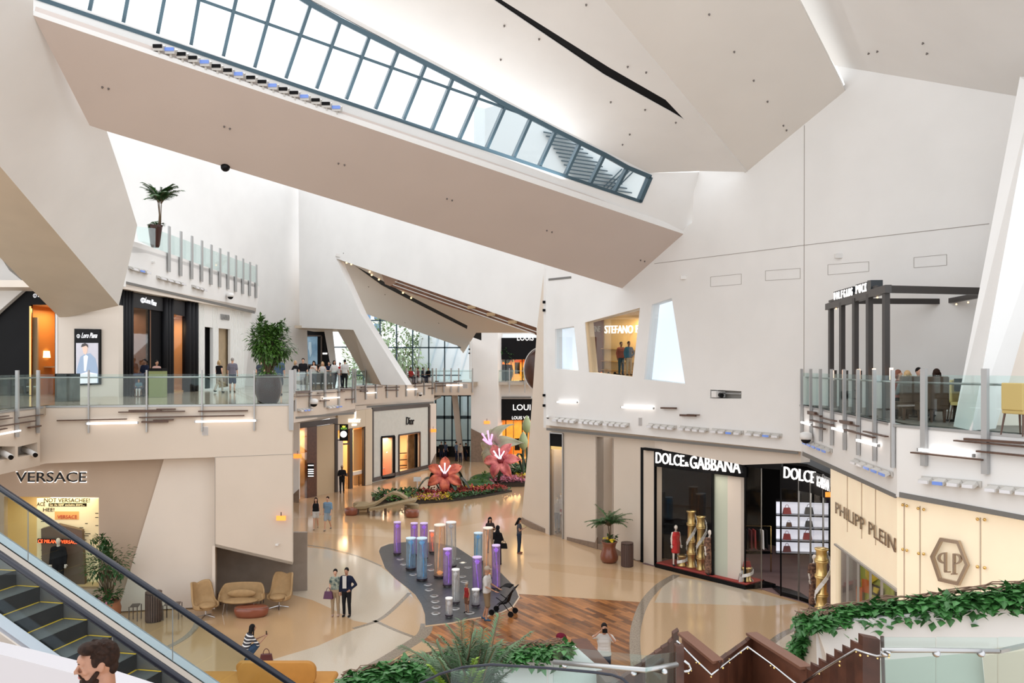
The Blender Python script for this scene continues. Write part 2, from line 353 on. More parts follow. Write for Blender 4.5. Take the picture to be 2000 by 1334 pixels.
# fascias of the right terrace
def yz(pl,x,z): D=pl.at(x,717).y; return 717-(z-CZ)*F/D
slab('wall_terrace',F1R,[(1566,yz(F1R,1566,7.2)),(1752,yz(F1R,1752,7.2)),(1752,yz(F1R,1752,5.55)),(1566,yz(F1R,1566,5.55))],WHITE,thick=.3)
slab('wall_terrace',F2R,[(1752,yz(F2R,1752,7.2)),(2180,yz(F2R,2180,7.2)),(2180,yz(F2R,2180,5.55)),(1752,yz(F2R,1752,5.55))],WHITE,thick=.3)
MB().loft([[V((10.1,28.3,5.55)),V((8.9,18.6,5.55)),V((11.5,13,5.55)),V((16,13,5.55)),V((13,26,5.55))]],(0,0,.2)).build('ceiling',CREAM,kind='structure')
# leaning pier on the terrace
b0=[V((x,y,7.2)) for x,y in ((9.6,17.9),(10.7,16.6),(13.2,18.8),(12.2,19.6))]
def lean(base_,top): MB().hexa(base_+top).build('wall_terrace',WHITE,kind='structure')
lA=P(1862,835,17.6); lB=P(1895,842,16.9); lC=P(1935,848,17.4)
lp=[P(1862,846,17.8),P(1915,851,16.6),P(1942,851,18.6),P(1905,838,19.8)]
def on(z,p): return V((p.x,p.y,z))
fa=P(1868,842,17.9); fb=P(1893,835,17.0)
# the bright side face and the front face, given where they start on the floor and where they end above
L0=G(1862,838,7.2,722); L1=G(1897,846,7.2,722); L2=G(1945,842,7.2,722)
T0=P(1992,150,L0.y+1.4); T1=P(2020,170,L1.y+2.0); T2=P(2140,150,L2.y+2.5)
q0=V((L0.x+2,L0.y+3,7.2))
MB().hexa([L0,L1,L2,q0,T0,T1,T2,T0+V((2,3,0))]).build('wall_terrace',WHITE,kind='structure')
G3=G(1948,842,7.2,722); MB().hexa([G3+V((.3,1,0)),G3+V((4,.6,0)),G3+V((4,1.6,0)),G3+V((.3,2,0)),P(2040,150,21),P(2300,150,21),P(2300,150,22),P(2040,150,22)]).build('wall_terrace',CREAM,kind='structure')
# ================= ceiling facets =================
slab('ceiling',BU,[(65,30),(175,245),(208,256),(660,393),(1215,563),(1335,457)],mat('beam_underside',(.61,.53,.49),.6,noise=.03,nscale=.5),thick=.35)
pts=[(65,30),(1335,457)]
MB().loft([[BU.at(65,30),BU.at(1335,457),K.at(1338,452,-.02),K.at(67,22,-.02)]],(0,0,.12)).build('ceiling',WHITE,kind='structure')
SKY=[(-60,-55),(105,-2),(1250,396),(1269,345),(1037,228),(600,-4),(420,-90),(300,-220)]
slab('ceiling',K,[(-500,-160),(67,24),(1338,453),(1352,437),(1355,372),(1368,336),(1268,338),(1037,221),(598,-14),(410,-110),(-500,-600)],WHITE,[[(-250,-118),(105,-2),(1250,396),(1269,345),(1037,228),(600,-4),(430,-92),(200,-215)]],.35)
slab('ceiling',K2,[(598,-14),(1037,221),(1268,338),(1366,334),(1460,336),(1180,0),(1000,-217),(500,-400),(300,-300),(410,-110)],WHITE,[[(975,-3),(1190,132),(1300,195),(1337,234),(1310,218),(1180,146),(960,-3),(700,-160),(740,-160)]],.3)
MB().loft([[K2.at(x,y,-.45) for x,y in ((640,-250),(1100,-30),(1420,270),(1300,300),(1000,90),(640,-100))]],(0,0,.1)).build('ceiling',BLACKM,kind='structure')
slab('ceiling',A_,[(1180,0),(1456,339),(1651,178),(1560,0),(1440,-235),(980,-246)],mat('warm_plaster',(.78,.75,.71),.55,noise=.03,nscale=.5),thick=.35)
slab('ceiling',C_,[(1540,-30),(1630,128),(1988,188),(2400,256),(2400,-300),(1380,-300)],WHITE,thick=.3)
slab('trim_4',K2,[(975,-3),(1190,132),(1300,195),(1337,234),(1310,218),(1180,146),(960,-3),(700,-160),(740,-160)],BLACKM,thick=.1,off=-.02)
# ================= skylight =================
sk=thing('window_1','','')
sk['kind']='structure'
BOT=[(105,-2),(175,21),(241,44),(308,66),(373,88),(436,110),(497,132),(558,153),(618,173),(676,194),(733,213),(788,233),(844,253),(897,271),(950,290),(1002,309),(1052,327),(1103,344),(1152,359),(1200,374),(1248,395)]
TOP=[(137,-125),(205,-120),(270,-110),(340,-100),(405,-95),(475,-62),(543,-32),(607,8),(665,40),(722,69),(778,97),(832,124),(885,151),(937,178),(987,205),(1037,230),(1085,255),(1133,279),(1180,302),(1225,327),(1269,345)]
for a,b in zip(BOT[1:-1],TOP[1:-1]): MB().bar(K.at(*a,-.1),K.at(*b,-.1),.10,.22,K.n).build('mullion',FRAME,sk)
MB().bar(K.at(-200,-96,-.1),K.at(1250,393,-.1),.12,.25,K.n).build('frame',FRAME,sk)
mbx=MB()
for a,b in zip(TOP[5:-1],TOP[6:]): mbx.bar(K.at(*a,-.1),K.at(*b,-.1),.16,.25,K.n)
mbx.bar(K.at(1248,394,-.1),K.at(1269,345,-.1),.16,.25,K.n).build('frame',FRAME,sk)
MB().bar(K.at(180,-75,-.1),K.at(1035,228,-.1),.09,.16,K.n).build('mullion',FRAME,sk)
MB().loft([px(K,[(-200,-100),(105,-2),(1250,396),(1269,345),(1037,228),(600,-4),(430,-92),(200,-200)],-.15)],-K.n*.02).build('glass_pane',WGLASS,sk)
# ================= left leaning pier =================
slab('wall_left',WLL,[(-500,-400),(66,-400),(65,30),(175,245),(208,255),(240,350),(268,440),(262,470),(232,597),(0,325),(-300,-30)],WHITE,thick=.3)
SF=PL(P(0,325,WLL.at(0,325).y),P(232,597,34.5),P(118,622,36.3))
slab('ceiling',SF,[(-300,-28),(0,325),(232,597),(118,622),(0,503),(-300,180)],TAN,thick=.3)  # underside of the white pier, its shade put into the tan colour
# end piece low at left
slab('wall_left',VP((-25,37.1),(-18,36.9)),[(-200,400),(0,500),(18,528),(55,558),(0,606),(-200,800)],WHITE,thick=.3)
# ================= left balcony =================
FLb=lambda x,pl=FL:yz(pl,x,5.25)
slab('wall_left',FL,[(78,yz(FL,78,7.2)),(571,yz(FL,571,7.2)),(571,1103),(420,1068),(420,893),(250,899),(90,905),(78,908)],LAMPLIT_W,thick=.5)
slab('wall_left',FL2,[(-300,yz(FL2,-300,7.2)),(78,yz(FL2,78,7.2)),(78,909),(0,927),(-300,1000)],LAMPLIT_W,[[(-80,870),(30,872),(30,893),(-80,915)],[(35,873),(73,864),(73,886),(35,893)]],thick=.4)
FLs=FL.shift(-.7)
slab('wall_left',FLs,[(-80,880),(421,880),(421,base(421,FLs)),(-80,base(-80,FLs))],mat('taupe_wall',(.47,.36,.27),.5,noise=.05,nscale=.7),[[(8,970),(193,972),(193,1150),(8,1150)]],thick=.3)
slab('wall_left',FLs,[(320,897),(421,893),(421,base(421,FLs)),(232,base(232,FLs)),(232,1188)],CREAM,thick=.1,off=.12)
# recess below the wedge
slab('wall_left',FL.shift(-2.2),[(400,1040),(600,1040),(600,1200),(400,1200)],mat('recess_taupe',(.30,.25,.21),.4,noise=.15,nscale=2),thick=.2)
MB().loft([[FL.at(420,1068),FL.at(571,1103),FL.at(571,1103,-2.2),FL.at(420,1068,-2.2)]],(0,0,.1)).build('ceiling',TAN,kind='structure')
MB().loft([[FL.at(420,1066),FL.at(420,1066,-2.2),FL.at(420,1190,-2.2),FL.at(420,1190)]],(-.1,0,0)).build('wall_left',CREAM,kind='structure')
# wall running back from the pier
MB().loft([[V((-9.3,31.6,0)),V((-12.4,43,0)),V((-12.4,43,7.1)),V((-9.3,31.6,7.1))]],(-.3,0,0)).build('wall_left',WHITE,kind='structure')
slab('wall_left',VP((-16,51.2),(-13.2,51.5)),[(540,815),(584,827),(584,976),(540,980)],WHITE,thick=.4)
slab('baseboard_left',VP((-16,51.2),(-13.2,51.5)),[(565,972),(584,955),(584,981),(565,983)],BROWN,thick=.1,off=.05)
# ================= third floor =================
slab('wall_left',L3,[(245,466),(303,485),(500,556),(508,562),(500,612),(400,590),(245,560)],WHITE,thick=.4)
L3e=VP((-17.2,35.6),(-18.2,34.6)); slab('wall_left',L3e,[(212,465),(246,466),(246,560),(226,560)],WHITE,thick=.3)
MB().loft([[V((-17.15,35.5,13.95)),V((-16.25,52,13.85)),V((-30,60,13.85)),V((-30,35,13.95))]],(0,0,-.3)).build('floor',WHITE,kind='structure')
MB().loft([[V((-17.15,35.5,11.95)),V((-16.25,52,11.95)),V((-30,60,11.95)),V((-30,35,11.95))]],(0,0,.3)).build('ceiling',CREAM,kind='structure')
# far walls
slab('wall_back',BW,[(-60,100),(200,230),(592,350),(603,762),(300,820),(100,760)],WHITE,thick=.4)
b2=BW2
slab('wall_back',b2,[(583,355),(1075,505),(1075,560),(1063,650),(1048,652),(1048,640),(657,505),(705,613),(793,752),(745,752),(690,644),(585,640)],WHITE,thick=.5)
def q4(name,p,m,th=.2,**k): return poly(name,p,m,th,**k)
# depth faces of the wedge legs
MB().hexa([b2.at(691,645,-.4),b2.at(745,752,-.4),P(718,748,62),P(656,640,62),b2.at(700,645,-.4),b2.at(755,752,-.4),P(728,748,62.2),P(666,640,62.2)]).build('wall_back',TAN,kind='structure')  # side of the white leg, its shade put into the tan colour
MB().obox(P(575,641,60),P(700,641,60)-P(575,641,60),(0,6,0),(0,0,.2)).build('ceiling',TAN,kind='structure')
MB().hexa([P(645,712,63),P(657,712,63),P(657,712,64),P(645,712,64),P(632,640,63),P(649,640,63),P(649,640,64),P(632,640,64)]).build('wall_back',WHITE,kind='structure')
# soffit behind the wedge
SO=PL(b2.at(657,505,-.3),P(705,613,78),P(868,668,78))
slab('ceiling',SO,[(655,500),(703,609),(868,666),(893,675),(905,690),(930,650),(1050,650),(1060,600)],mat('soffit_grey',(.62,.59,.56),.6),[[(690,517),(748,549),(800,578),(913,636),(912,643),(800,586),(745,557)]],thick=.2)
MB().loft([[SO.at(x,y,-.25) for x,y in ((670,495),(800,540),(940,620),(940,665),(740,590),(670,530))]],-SO.n*.05).build('ceiling',BLACKM,kind='structure')
slab('trim_4',SO,[(690,517),(748,549),(800,578),(913,636),(912,643),(800,586),(745,557)],BLACKM,thick=.1,off=-.02)
# middle balcony fascias
def fascia(pl,x0,x1,z0=5.6,z1=7.2,**k): return slab('wall_middle',pl,[(x0,yz(pl,x0,z1)),(x1,yz(pl,x1,z1)),(x1,yz(pl,x1,z0)),(x0,yz(pl,x0,z0))],LAMPLIT_W,thick=.4,**k)
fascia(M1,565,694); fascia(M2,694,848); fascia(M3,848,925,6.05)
MB().loft([[V((-11.35,42.6,5.6)),V((-10.1,53,5.6)),V((-11.1,58,5.6)),V((-6.75,71,5.6)),V((-6.75,78,5.6)),V((-18,78,5.6)),V((-18,42.6,5.6))]],(0,0,.2)).build('ceiling',CREAM,kind='structure')
# piers far back
MB().obox(P(920,717,73.5)*1+V((0,0,-8.5)),(P(972,717,73.5)-P(920,717,73.5)),(.4,2.5,0),(0,0,20)).build('wall_back',WHITE,kind='structure')
q=P(920,717,73.5); r_=P(972,717,73.5)
MB().loft([[V((q.x,73.4,3.0)),V((r_.x,73.4,1.8)),V((r_.x,73.4,0)),V((q.x,73.4,0))]],(0,.1,0)).build('baseboard_back',BROWN,kind='structure')
MB().obox(V((r_.x,75.6,5.6)),(6,0,0),(0,.4,0),(0,0,1.6)).build('wall_back',WHITE,kind='structure')
MB().obox(V((r_.x,75.7,11.6)),(6,0,0),(0,.4,0),(0,0,6)).build('wall_back',WHITE,kind='structure')
MB().obox(V((-20,90,0)),(40,0,0),(0,.4,0),(0,0,5.6)).build('wall_back',CREAM,kind='structure')

# added fill strip along the long beam's ledge, brightening the skylight wall and ceiling
_a,_b=BU.at(120,50),BU.at(1100,378); _m=(_a+_b)/2+V((0,0,.45)); _l=area('added_ledge_fill',_m,K2.at(950,120),1,1,1,(.95,.98,1)); _l.data.size=(_b-_a).length; _l.data.size_y=.3; _l.data.energy=240
_x=(_b-_a).normalized(); _z=-(K2.at(950,120)-_m); _z=(_z-_x*_z.dot(_x)).normalized(); _l.rotation_euler=MX((_x,_z.cross(_x),_z)).transposed().to_euler()
# ================= shops =================
def rect(x0,x1,t0,t1,b0,b1): return [(x0,t0),(x1,t1),(x1,b1),(x0,b0)]
def piece(par,name,plane,pts,m,th=.08,off=0,holes=(),**k): return slab(name,plane,pts,m,holes,th,par,off,**k)
def frame_ring(par,name,plane,pts,w_,m,d=.12,off=.02):
    P3=px(plane,pts,off); mb=MB()
    for i in range(len(P3)): mb.bar(P3[i],P3[(i+1)%len(P3)],w_,d,plane.n)
    return mb.build(name,m,par)
LWARM=mat('warm_interior_wall',(.80,.58,.34),.6); LORANGE=mat('orange_interior',(.72,.34,.10),.55); LTAN=mat('tan_leather',(.62,.46,.28),.5)
def room(par,plane,pts,depth,mw,mf=None,mc=None,ext=.25):
    """a shop interior behind an opening: back, two sides, floor and ceiling"""
    q=px(plane,pts); n=-plane.n*depth; c=[p+n for p in q]; up=V((0,0,1))
    e=[p-plane.n*.08 for p in (q[0]-(q[1]-q[0])*ext,q[1]+(q[1]-q[0])*.25,q[2]+(q[2]-q[3])*.25,q[3]-(q[2]-q[3])*ext)]
    MB().loft([[p+n for p in e]],-plane.n*.1).build('back_panel',mw,par)
    MB().loft([[e[0],e[0]+n,e[3]+n,e[3]]],(e[0]-e[1]).normalized()*.08).build('side_panel',mw,par)
    MB().loft([[e[1],e[1]+n,e[2]+n,e[2]]],(e[1]-e[0]).normalized()*.08).build('side_panel',mw,par)
    MB().loft([[e[0],e[1],e[1]+n,e[0]+n]],up*.08).build('ceiling_panel',mc or mw,par)
    MB().loft([[e[3],e[2],e[2]+n,e[3]+n]],-up*.08).build('floor_panel',mf or mw,par)
    return q,n
def shoplight(q,n,e,col=(1,.72,.42),k=.5):
    c=(q[0]+q[1])/2+n*k-V((0,0,.15)); b=(q[2]+q[3])/2+n*k
    area('shop_light',c,b,max(.4,(q[1]-q[0]).length*.8),n.length*.6,e,col)
# ---- black glass fashion shop at right ----
DG=VP(G(1279,1105)[:2],G(1525,1164)[:2]); PURP=mat('plum_carpet',(.16,.10,.10),.8)
S=thing('shopfront','black glass fashion shopfront with two big white lit name signs and dressed mannequins','shopfront',G(1400,1135))
piece(S,'sign_panel',DG,rect(1279,1454,876,894,911,933),BLACK,.12,.1)
piece(S,'sign_panel',DG,rect(1455,1526,894,901,912,918),BLACK,.12,.02)
piece(S,'window_glass',DG,rect(1281,1393,911,924,1103,1127),SGLASS,.02)
piece(S,'column',DG,rect(1393,1421,924,928,1129,1136),mat('pale_green_column',(.55,.60,.50),.35),.5,-.1)
piece(S,'column',DG,rect(1421,1447,928,932,1136,1142),CREAM,.3,-.1)
frame_ring(S,'window_frame',DG,[(1280,878),(1392,924),(1392,1128),(1280,1104)],.06,BLACK)
piece(S,'door_glass',DG,rect(1455,1488,905,912,1148,1156),SGLASS,.02,-.02)
MB().bar(DG.at(1455,895),DG.at(1455,1149),.06,.06).build('post',BLACK,S); MB().bar(DG.at(1487,900,-.3),DG.at(1487,1152,-.3),.035,.035).build('post',STEEL,S)
e0,e1=G(1279,1108),G(1455,1152)
MB().obox(e0,e1-e0,-DG.n*1.3,(0,0,.16)).build('plinth',BLACK,S)
MB().obox(e0-DG.n*.1+V((0,0,.16)),e1-e0,-DG.n*1.1,(0,0,.03)).build('plinth_top',mat('red_carpet',(.35,.05,.04),.8),S)
b0_=G(1418,1139); b1_=G(1458,1151); MB().obox(b0_,b1_-b0_,-DG.n*1.1+(b1_-b0_)*.6,(0,0,.16)).build('plinth',BLACK,S)
cg=[G(1525,1164),G(1560,1173),G(1583,1181)]; cg+= [V((10.75,28.3,0)),V((10.55,26.4,0)),V((10.0,25.2,0))]
for a,b in zip(cg,cg[1:]):
    MB().obox(a,b-a,(0,.03,0),(0,0,4.0)).build('window_glass',SGLASS,S); MB().bar(a,a+V((0,0,4.8)),.05,.05).build('post',BLACK if a is cg[0] else STEEL,S)
    MB().obox(a+V((0,-.03,4.0)),b-a,(0,.15,0),(0,0,.78)).build('sign_panel',BLACK,S)
    MB().obox(a,b-a,(0,1.0,0),(0,0,.16)).build('plinth',BLACK,S)
DG2=VP(cg[0][:2],cg[2][:2])
text('sign_lettering','DOLCE',DG,1281,1336,904,883,LIT_W,.06,.18,S,y1b=911,thick=.015); text('sign_lettering','&',DG,1338,1345,911,902,LIT_W,.06,.18,S); text('sign_lettering','GABBANA',DG,1348,1446,914,890,LIT_W,.06,.18,S,y1b=924.5,thick=.015)
text('sign_lettering','DOLCE',DG2,1531,1592,933,911,LIT_W,.06,.10,S,y1b=944,thick=.015)
text('sign_lettering','&GABBANA',VP(cg[2][:2],cg[4][:2]),1595,1620,949,928,LIT_W,.01,.10,S,y1b=960,thick=.01)
# interior
fl=[V((5.6,35.4,.02)),V((9.6,31.2,.02)),V((10,30.4,.02)),V((10.6,29.4,.02)),V((10.2,25.4,.02)),V((19,31,.02)),V((12.5,40,.02))]
MB().loft([fl],(0,0,-.02)).build('floor_panel',PURP,S); MB().loft([[p+V((0,0,4.9)) for p in fl]],(0,0,.1)).build('ceiling_panel',BLACKM,S)
MB().obox(V((5.7,35.6,0)),(6.5,5,0),(-.1,.1,0),(0,0,5)).build('back_panel',BLACKM,S); MB().obox(V((11.5,40,0)),(7,-8,0),(.1,.1,0),(0,0,5)).build('back_panel',BLACKM,S)
DB=DG.shift(-1.35); piece(S,'curtain',DB,[(1275,905),(1392,925),(1392,1110),(1275,1085)],mat('dark_curtain',(.010,.006,.006),.8,noise=.5,nscale=3,spec=.1),.05)
area('shop_light',(8.2,33.3,4.6),(7.8,33.6,0),3,.6,55,(1,.85,.7)); area('shop_light',(11.2,29,4.4),(11.2,29.3,0),1.2,1.2,60,(1,.9,.8)); area('shop_light',(12,32.5,4.6),(12,32.5,0),3,2,60,(1,.9,.85))
# lit shelving with bags
SHP=VP((9.9,33.2),(13.2,32.0)); bu=thing('display_shelves','white backlit wall shelves holding handbags inside the black glass fashion shop','shelving',SHP.at(1560,1085))
piece(bu,'back_panel',SHP,rect(1516,1618,976,982,1080,1084),mat('lit_shelf_back',(.9,.9,.95),.5,emit=(.82,.85,1),es=.55),.05,-.3)
for yy in (977,1005,1030,1055,1079): MB().bar(SHP.at(1515,yy,-.1),SHP.at(1619,yy+3,-.1),.4,.05).build('shelf',BLACK,bu)
def handbag(p,s,m,label,grp=None,n='handbag'):
    t=thing(n,label,'handbag',p,random.uniform(-.3,.3),grp)
    mb=MB(); w_=s; mb.hexa([V((-w_/2,-s*.2,0)),V((w_/2,-s*.2,0)),V((w_/2,s*.2,0)),V((-w_/2,s*.2,0)),V((-w_*.38,-s*.1,s*.75)),V((w_*.38,-s*.1,s*.75)),V((w_*.38,s*.1,s*.75)),V((-w_*.38,s*.1,s*.75))])
    mb.build('bag_body',m,t,bevel=s*.05,local=True)
    MB().tube([V((s*.22*math.cos(a),0,s*.7+s*.4*math.sin(a))) for a in [math.pi*i/8 for i in range(9)]],s*.03,6).build('handle',m,t,True,local=True); return t
BAGC=[mat('red_leather',(.30,.04,.04),.4),mat('black_leather',(.03,.03,.03),.35),mat('burgundy_leather',(.12,.02,.025),.4),mat('dark_brown_leather',(.1,.05,.03),.4)]
for (x,y,s,c,lb) in ((1537,1004,.34,0,'red handbag on the top lit shelf'),(1580,1004,.36,1,'black handbag on the top lit shelf'),(1541,1029,.24,3,'small dark bag on the second lit shelf, left of the black one'),(1580,1029,.32,1,'black handbag on the second lit shelf'),(1537,1054,.32,0,'red handbag on the third lit shelf'),(1577,1054,.36,0,'large red bag on the third lit shelf'),(1537,1078,.32,2,'burgundy handbag on the bottom lit shelf')):
    handbag(SHP.at(x,y,.02),s,BAGC[c],lb,'handbags on the lit shelves')
# ---- lit cream shop under the terrace ----
PPM=mat('backlit_cream_panel',(.84,.72,.54),.35,emit=(1,.82,.58),es=.26,noise=.06,nscale=1.5); P1=F1R.shift(-.22); P2=F2R.shift(-.22)
S=thing('shopfront','backlit cream panelled shopfront with raised name letters and hexagonal emblem','shopfront',P1.at(1700,1240))
piece(S,'wall_panel',P1,[(1622,yz(P1,1622,5.5)),(1754,yz(P1,1754,5.5)),(1754,yz(P1,1754,0)),(1754,1154),(1632,1063),(1632,yz(P1,1632,0)),(1622,yz(P1,1622,0))],PPM,.15)
piece(S,'window_glass',P1,[(1632,1063),(1754,1154),(1754,1300),(1632,1240)],SGLASS,.02,-.08)
for x in (1655,1676,1700,1722): MB().bar(P1.at(x,1063+(x-1632)*.746),P1.at(x,1230),.04,.06,P1.n).build('window_frame',STEEL,S)
MB().bar(P1.at(1632,1063,.02),P1.at(1754,1154,.02),.05,.1,P1.n).build('window_frame',GREYM,S)
GR=[mat('lime_print',(.45,.55,.08),.5),mat('orange_print',(.85,.20,.03),.5),mat('yellow_print',(.8,.65,.05),.5),BLACKM,mat('grey_print',(.35,.30,.28),.5)]
piece(S,'back_panel',P1,[(1630,1040),(1780,1120),(1780,1330),(1630,1260)],GR[4],.1,-1.4)
for i,(pp,m) in enumerate([([(1680,1092),(1745,1140),(1745,1200),(1682,1190)],0),([(1683,1130),(1700,1134),(1700,1160),(1683,1156)],1),([(1690,1104),(1722,1125),(1700,1140),(1690,1125)],2),([(1702,1140),(1724,1150),(1720,1168),(1700,1160)],3),([(1672,1145),(1682,1147),(1682,1190),(1672,1188)],1),([(1706,1146),(1716,1150),(1712,1160),(1705,1156)],2)]):
    piece(S,'printed_panel',P1,pp,GR[m],.03,-1.2+i*.03)
piece(S,'wall_panel',P2,[(1752,yz(P2,1752,5.5)),(2180,yz(P2,2180,5.5)),(2180,yz(P2,2180,0)),(1752,yz(P2,1752,0))],PPM,.15)
for x,pl in ((1655,P1),(1683,P1),(1710,P1),(1766,P2),(1797,P2),(1915,P2),(2040,P2)): MB().bar(pl.at(x,yz(pl,x,5.4),.01),pl.at(x,yz(pl,x,5.4)+(110 if pl is P1 else 260),.01),.02,.02,pl.n).build('panel_joint',TAN,S)
for x,y in ((1763,986),(1771,988),(1793,993),(1804,995),(1909,1014),(1923,1015),(1763,1073),(1771,1075),(1794,1081),(1804,1082),(1909,1107),(1923,1109)): MB().ell(P2.at(x,y,.05),.035,8,6).build('fixing_bolt',GOLD,S,True)
PSI=mat('mirror_letter',(.45,.36,.28),.2,metal=.8)
text('sign_lettering','PHILIPP',P1,1632,1689,1002,980,PSI,.03,.05,S,y1b=1038); text('sign_lettering','PLEIN',P1,1697,1749,1043,1018,PSI,.03,.05,S,y1b=1079)
hexp=[(1835,1050),(1871,1056),(1890,1104),(1871,1144),(1832,1135),(1816,1087)]; hc=(sum(p[0] for p in hexp)/6,sum(p[1] for p in hexp)/6)
piece(S,'emblem_ring',P2,hexp,PSI,.07,.12,[[(hc[0]+(x-hc[0])*.84,hc[1]+(y-hc[1])*.84) for x,y in hexp]])
for sx,x0,y0,y1 in ((1,1860,1081,1121),(-1,1847,1079,1117)):
    arc=lambda r,ry: [(x0+sx*(3+r*math.sin(a)),y0+11-ry*math.cos(a)) for a in [math.pi*i/10 for i in range(11)]]
    piece(S,'emblem_letter',P2,[(x0,y0),(x0+sx*4,y0),(x0+sx*4,y1),(x0,y1)],PSI,.05,.12)
    piece(S,'emblem_letter',P2,arc(14,11)+arc(10,8.5)[::-1],PSI,.05,.12)
    piece(S,'emblem_serif',P2,[(x0-3,y1-1),(x0+7*1,y1-1),(x0+7,y1+1.5),(x0-3,y1+1.5)],PSI,.05,.12)
# ---- Left ground shop ----
S=thing('shopfront','taupe wall shopfront with black haloed letters and a yellow lit newsprint window','shopfront',FLs.at(100,1190))
text('halo_lettering','VERSACE',FLs,30,169.5,942.5,920.5,LIT_W,.02,.05,S,thick=.03); text('sign_lettering','VERSACE',FLs,31,168,941,922,BLACK,.06,.10,S,thick=.012)
VW=[(8,970),(193,972),(193,1150),(8,1150)]
q,n=room(S,FLs,VW,2.0,mat('butter_wall',(.80,.66,.40),.6)); shoplight(q,n,38,(1,.84,.55))
NP=mat('newsprint_panel',(.92,.80,.52),.6,emit=(1,.85,.5),es=.10)
VB=FLs.shift(-.9); piece(S,'printed_panel',VB,rect(72,193,972,973,1150,1150),NP,.1)
INK=mat('print_ink',(.012,.009,.005),.9,spec=.05); RED=mat('print_red',(.55,.05,.03),.6); LED=mat('red_led',(.9,.05,.02),.5,emit=(1,.08,.02),es=3)
text('print_lettering','NOT VERSACHEE!',VB,86,175,981,973,INK,.01,.01,S)
piece(S,'print_block',VB,[(95,983),(169,983),(169,989),(95,989)],INK,.02,.015); [text('print_lettering',w_,VB,a_,b_,988,984,NP,.01,.03,S) for w_,a_,b_ in (('Get',97,104),('the',106,112),('super',114,125),('exclusive',127,146),('story...',148,165))]
text('print_lettering','ACE',VB,72,88,988,981,INK,.01,.01,S); text('print_lettering','HEE!',VB,84,106,999,992,INK,.01,.01,S)
piece(S,'print_block',VB,[(107,999),(154,999),(154,1015),(107,1015)],mat('print_orange',(.85,.45,.15),.6),.02,.015); text('print_lettering','VERSACE',VB,112,150,1013,1006,RED,.01,.03,S)
for i in range(34):
    x=random.Random(i).choice([74,80,155,160,166,180,186]); y=1002+i*4; L=random.Random(i+9).uniform(4,14)
    piece(S,'print_line',VB,[(x,y),(min(x+L,192),y),(min(x+L,192),y+1.2),(x,y+1.2)],INK,.01,.01)
DP=FLs.shift(-.6); piece(S,'display_cabinet',DP,[(80,1033),(112,1024),(160,1036),(166,1150),(83,1150)],mat('cabinet_taupe',(.13,.09,.06),.5),.25)
piece(S,'led_strip',DP,[(73,1052),(163,1055),(163,1063),(73,1060)],BLACK,.06,.1); text('led_lettering','CE MILANO VERSACE MI',DP,74,162,1060,1053.5,LED,.02,.14,S,y1b=1062.5)
# ---- upper left shops ----
A3=L3.shift(-.35); FL3=mat('black_fluting',(.008,.008,.010),.5,spec=.15)
S=thing('shopfront','black fluted shopfront with dark sign panel on the upper level left','shopfront',V((-17.2,38,7.2)))
def ztop(x,z,pl): return yz(pl,x,z)
for x0,x1,nf in ((228,258,5),(318,336,3),(361,383,3)):
    for i in range(nf):
        a=A3.at(x0+(x1-x0)*(i+.5)/nf,700); r=(A3.at(x0,700)-A3.at(x1,700)).length/nf*.5
        MB().lathe((a.x,a.y,7.2),[(r,0),(r,4.75)],12).build('fluted_column',FL3,S,True)
    piece(S,'column_backing',A3,rect(x0-1,x1,ztop(x0,11.95,A3),ztop(x1,11.95,A3),ztop(x0,7.2,A3),ztop(x1,7.2,A3)),FL3,.2,-.25)
piece(S,'sign_panel',A3,rect(258,318,ztop(258,11.9,A3),ztop(318,11.9,A3),600,608),mat('charcoal_panel',(.03,.03,.033),.5,spec=.2),.12)
piece(S,'sign_panel',A3,rect(336,361,ztop(336,11.9,A3),ztop(361,11.9,A3),612,618),mat('charcoal_panel',()),.12)
SCR=mat('script_sign_white',(.9,.9,.92),.4,emit=(.9,.94,1),es=.5)
text('sign_lettering','Loro Piana',A3,283,305,591,580,SCR,.03,.03,S,shear=.5,y1b=598)
def crest(par,plane,x,y,r,m):
    mb=MB(); pts=[plane.at(x+r*math.cos(a)*.8,y+r*math.sin(a)*(1.1 if math.sin(a)>0 else .8),.04) for a in [i*math.pi/8 for i in range(16)]]
    mb.tube(pts+[pts[0]],(plane.at(x+r,y)-plane.at(x,y)).length*.14,5); mb.tube([plane.at(x,y-r*.5,.04),plane.at(x,y+r*.8,.04)],(plane.at(x+r,y)-plane.at(x,y)).length*.12,5); mb.build('crest',m,par)
crest(S,A3,279,586,4.5,SCR)
q,n=room(S,A3,rect(258,289,600,604,ztop(258,7.22,A3),ztop(289,7.22,A3)),3,mat('brown_interior',(.22,.11,.06),.5,noise=.4,nscale=1)); shoplight(q,n,60,(1,.7,.5))
piece(S,'backlit_print',A3,[(259,690),(288,685),(288,722),(259,722)],mat('desert_print',(.35,.18,.12),.5,col2=(.1,.3,.4),nscale=.8,emit=(.5,.3,.2),es=.25),.05,-1.2)
piece(S,'window_glass',A3,rect(258,289,600,604,ztop(258,7.22,A3),ztop(289,7.22,A3)),SGLASS,.02)
piece(S,'door_panel',A3,rect(289,318,604,608,ztop(289,7.22,A3),ztop(318,7.22,A3)),BLACKM,.1,-.1)
q,n=room(S,A3,rect(336,361,613,618,766,762),1.2,mat('amber_slats',(.62,.36,.16),.5)); shoplight(q,n,50,(1,.65,.35))
for i in range(8):
    x=338+i*3; MB().bar(A3.at(x,616,-.9),A3.at(x,764,-.9),.12,.12).build('slat',LTAN,S)
piece(S,'window_glass',A3,rect(336,361,613,618,766,762),SGLASS,.02)
S=thing('shopfront','white ribbed shopfront with a small grey name sign beside the black fluted shop','shopfront',V((-16.6,46,7.2)))
RIB=mat('white_ribbed_panel',(.86,.86,.84),.4)
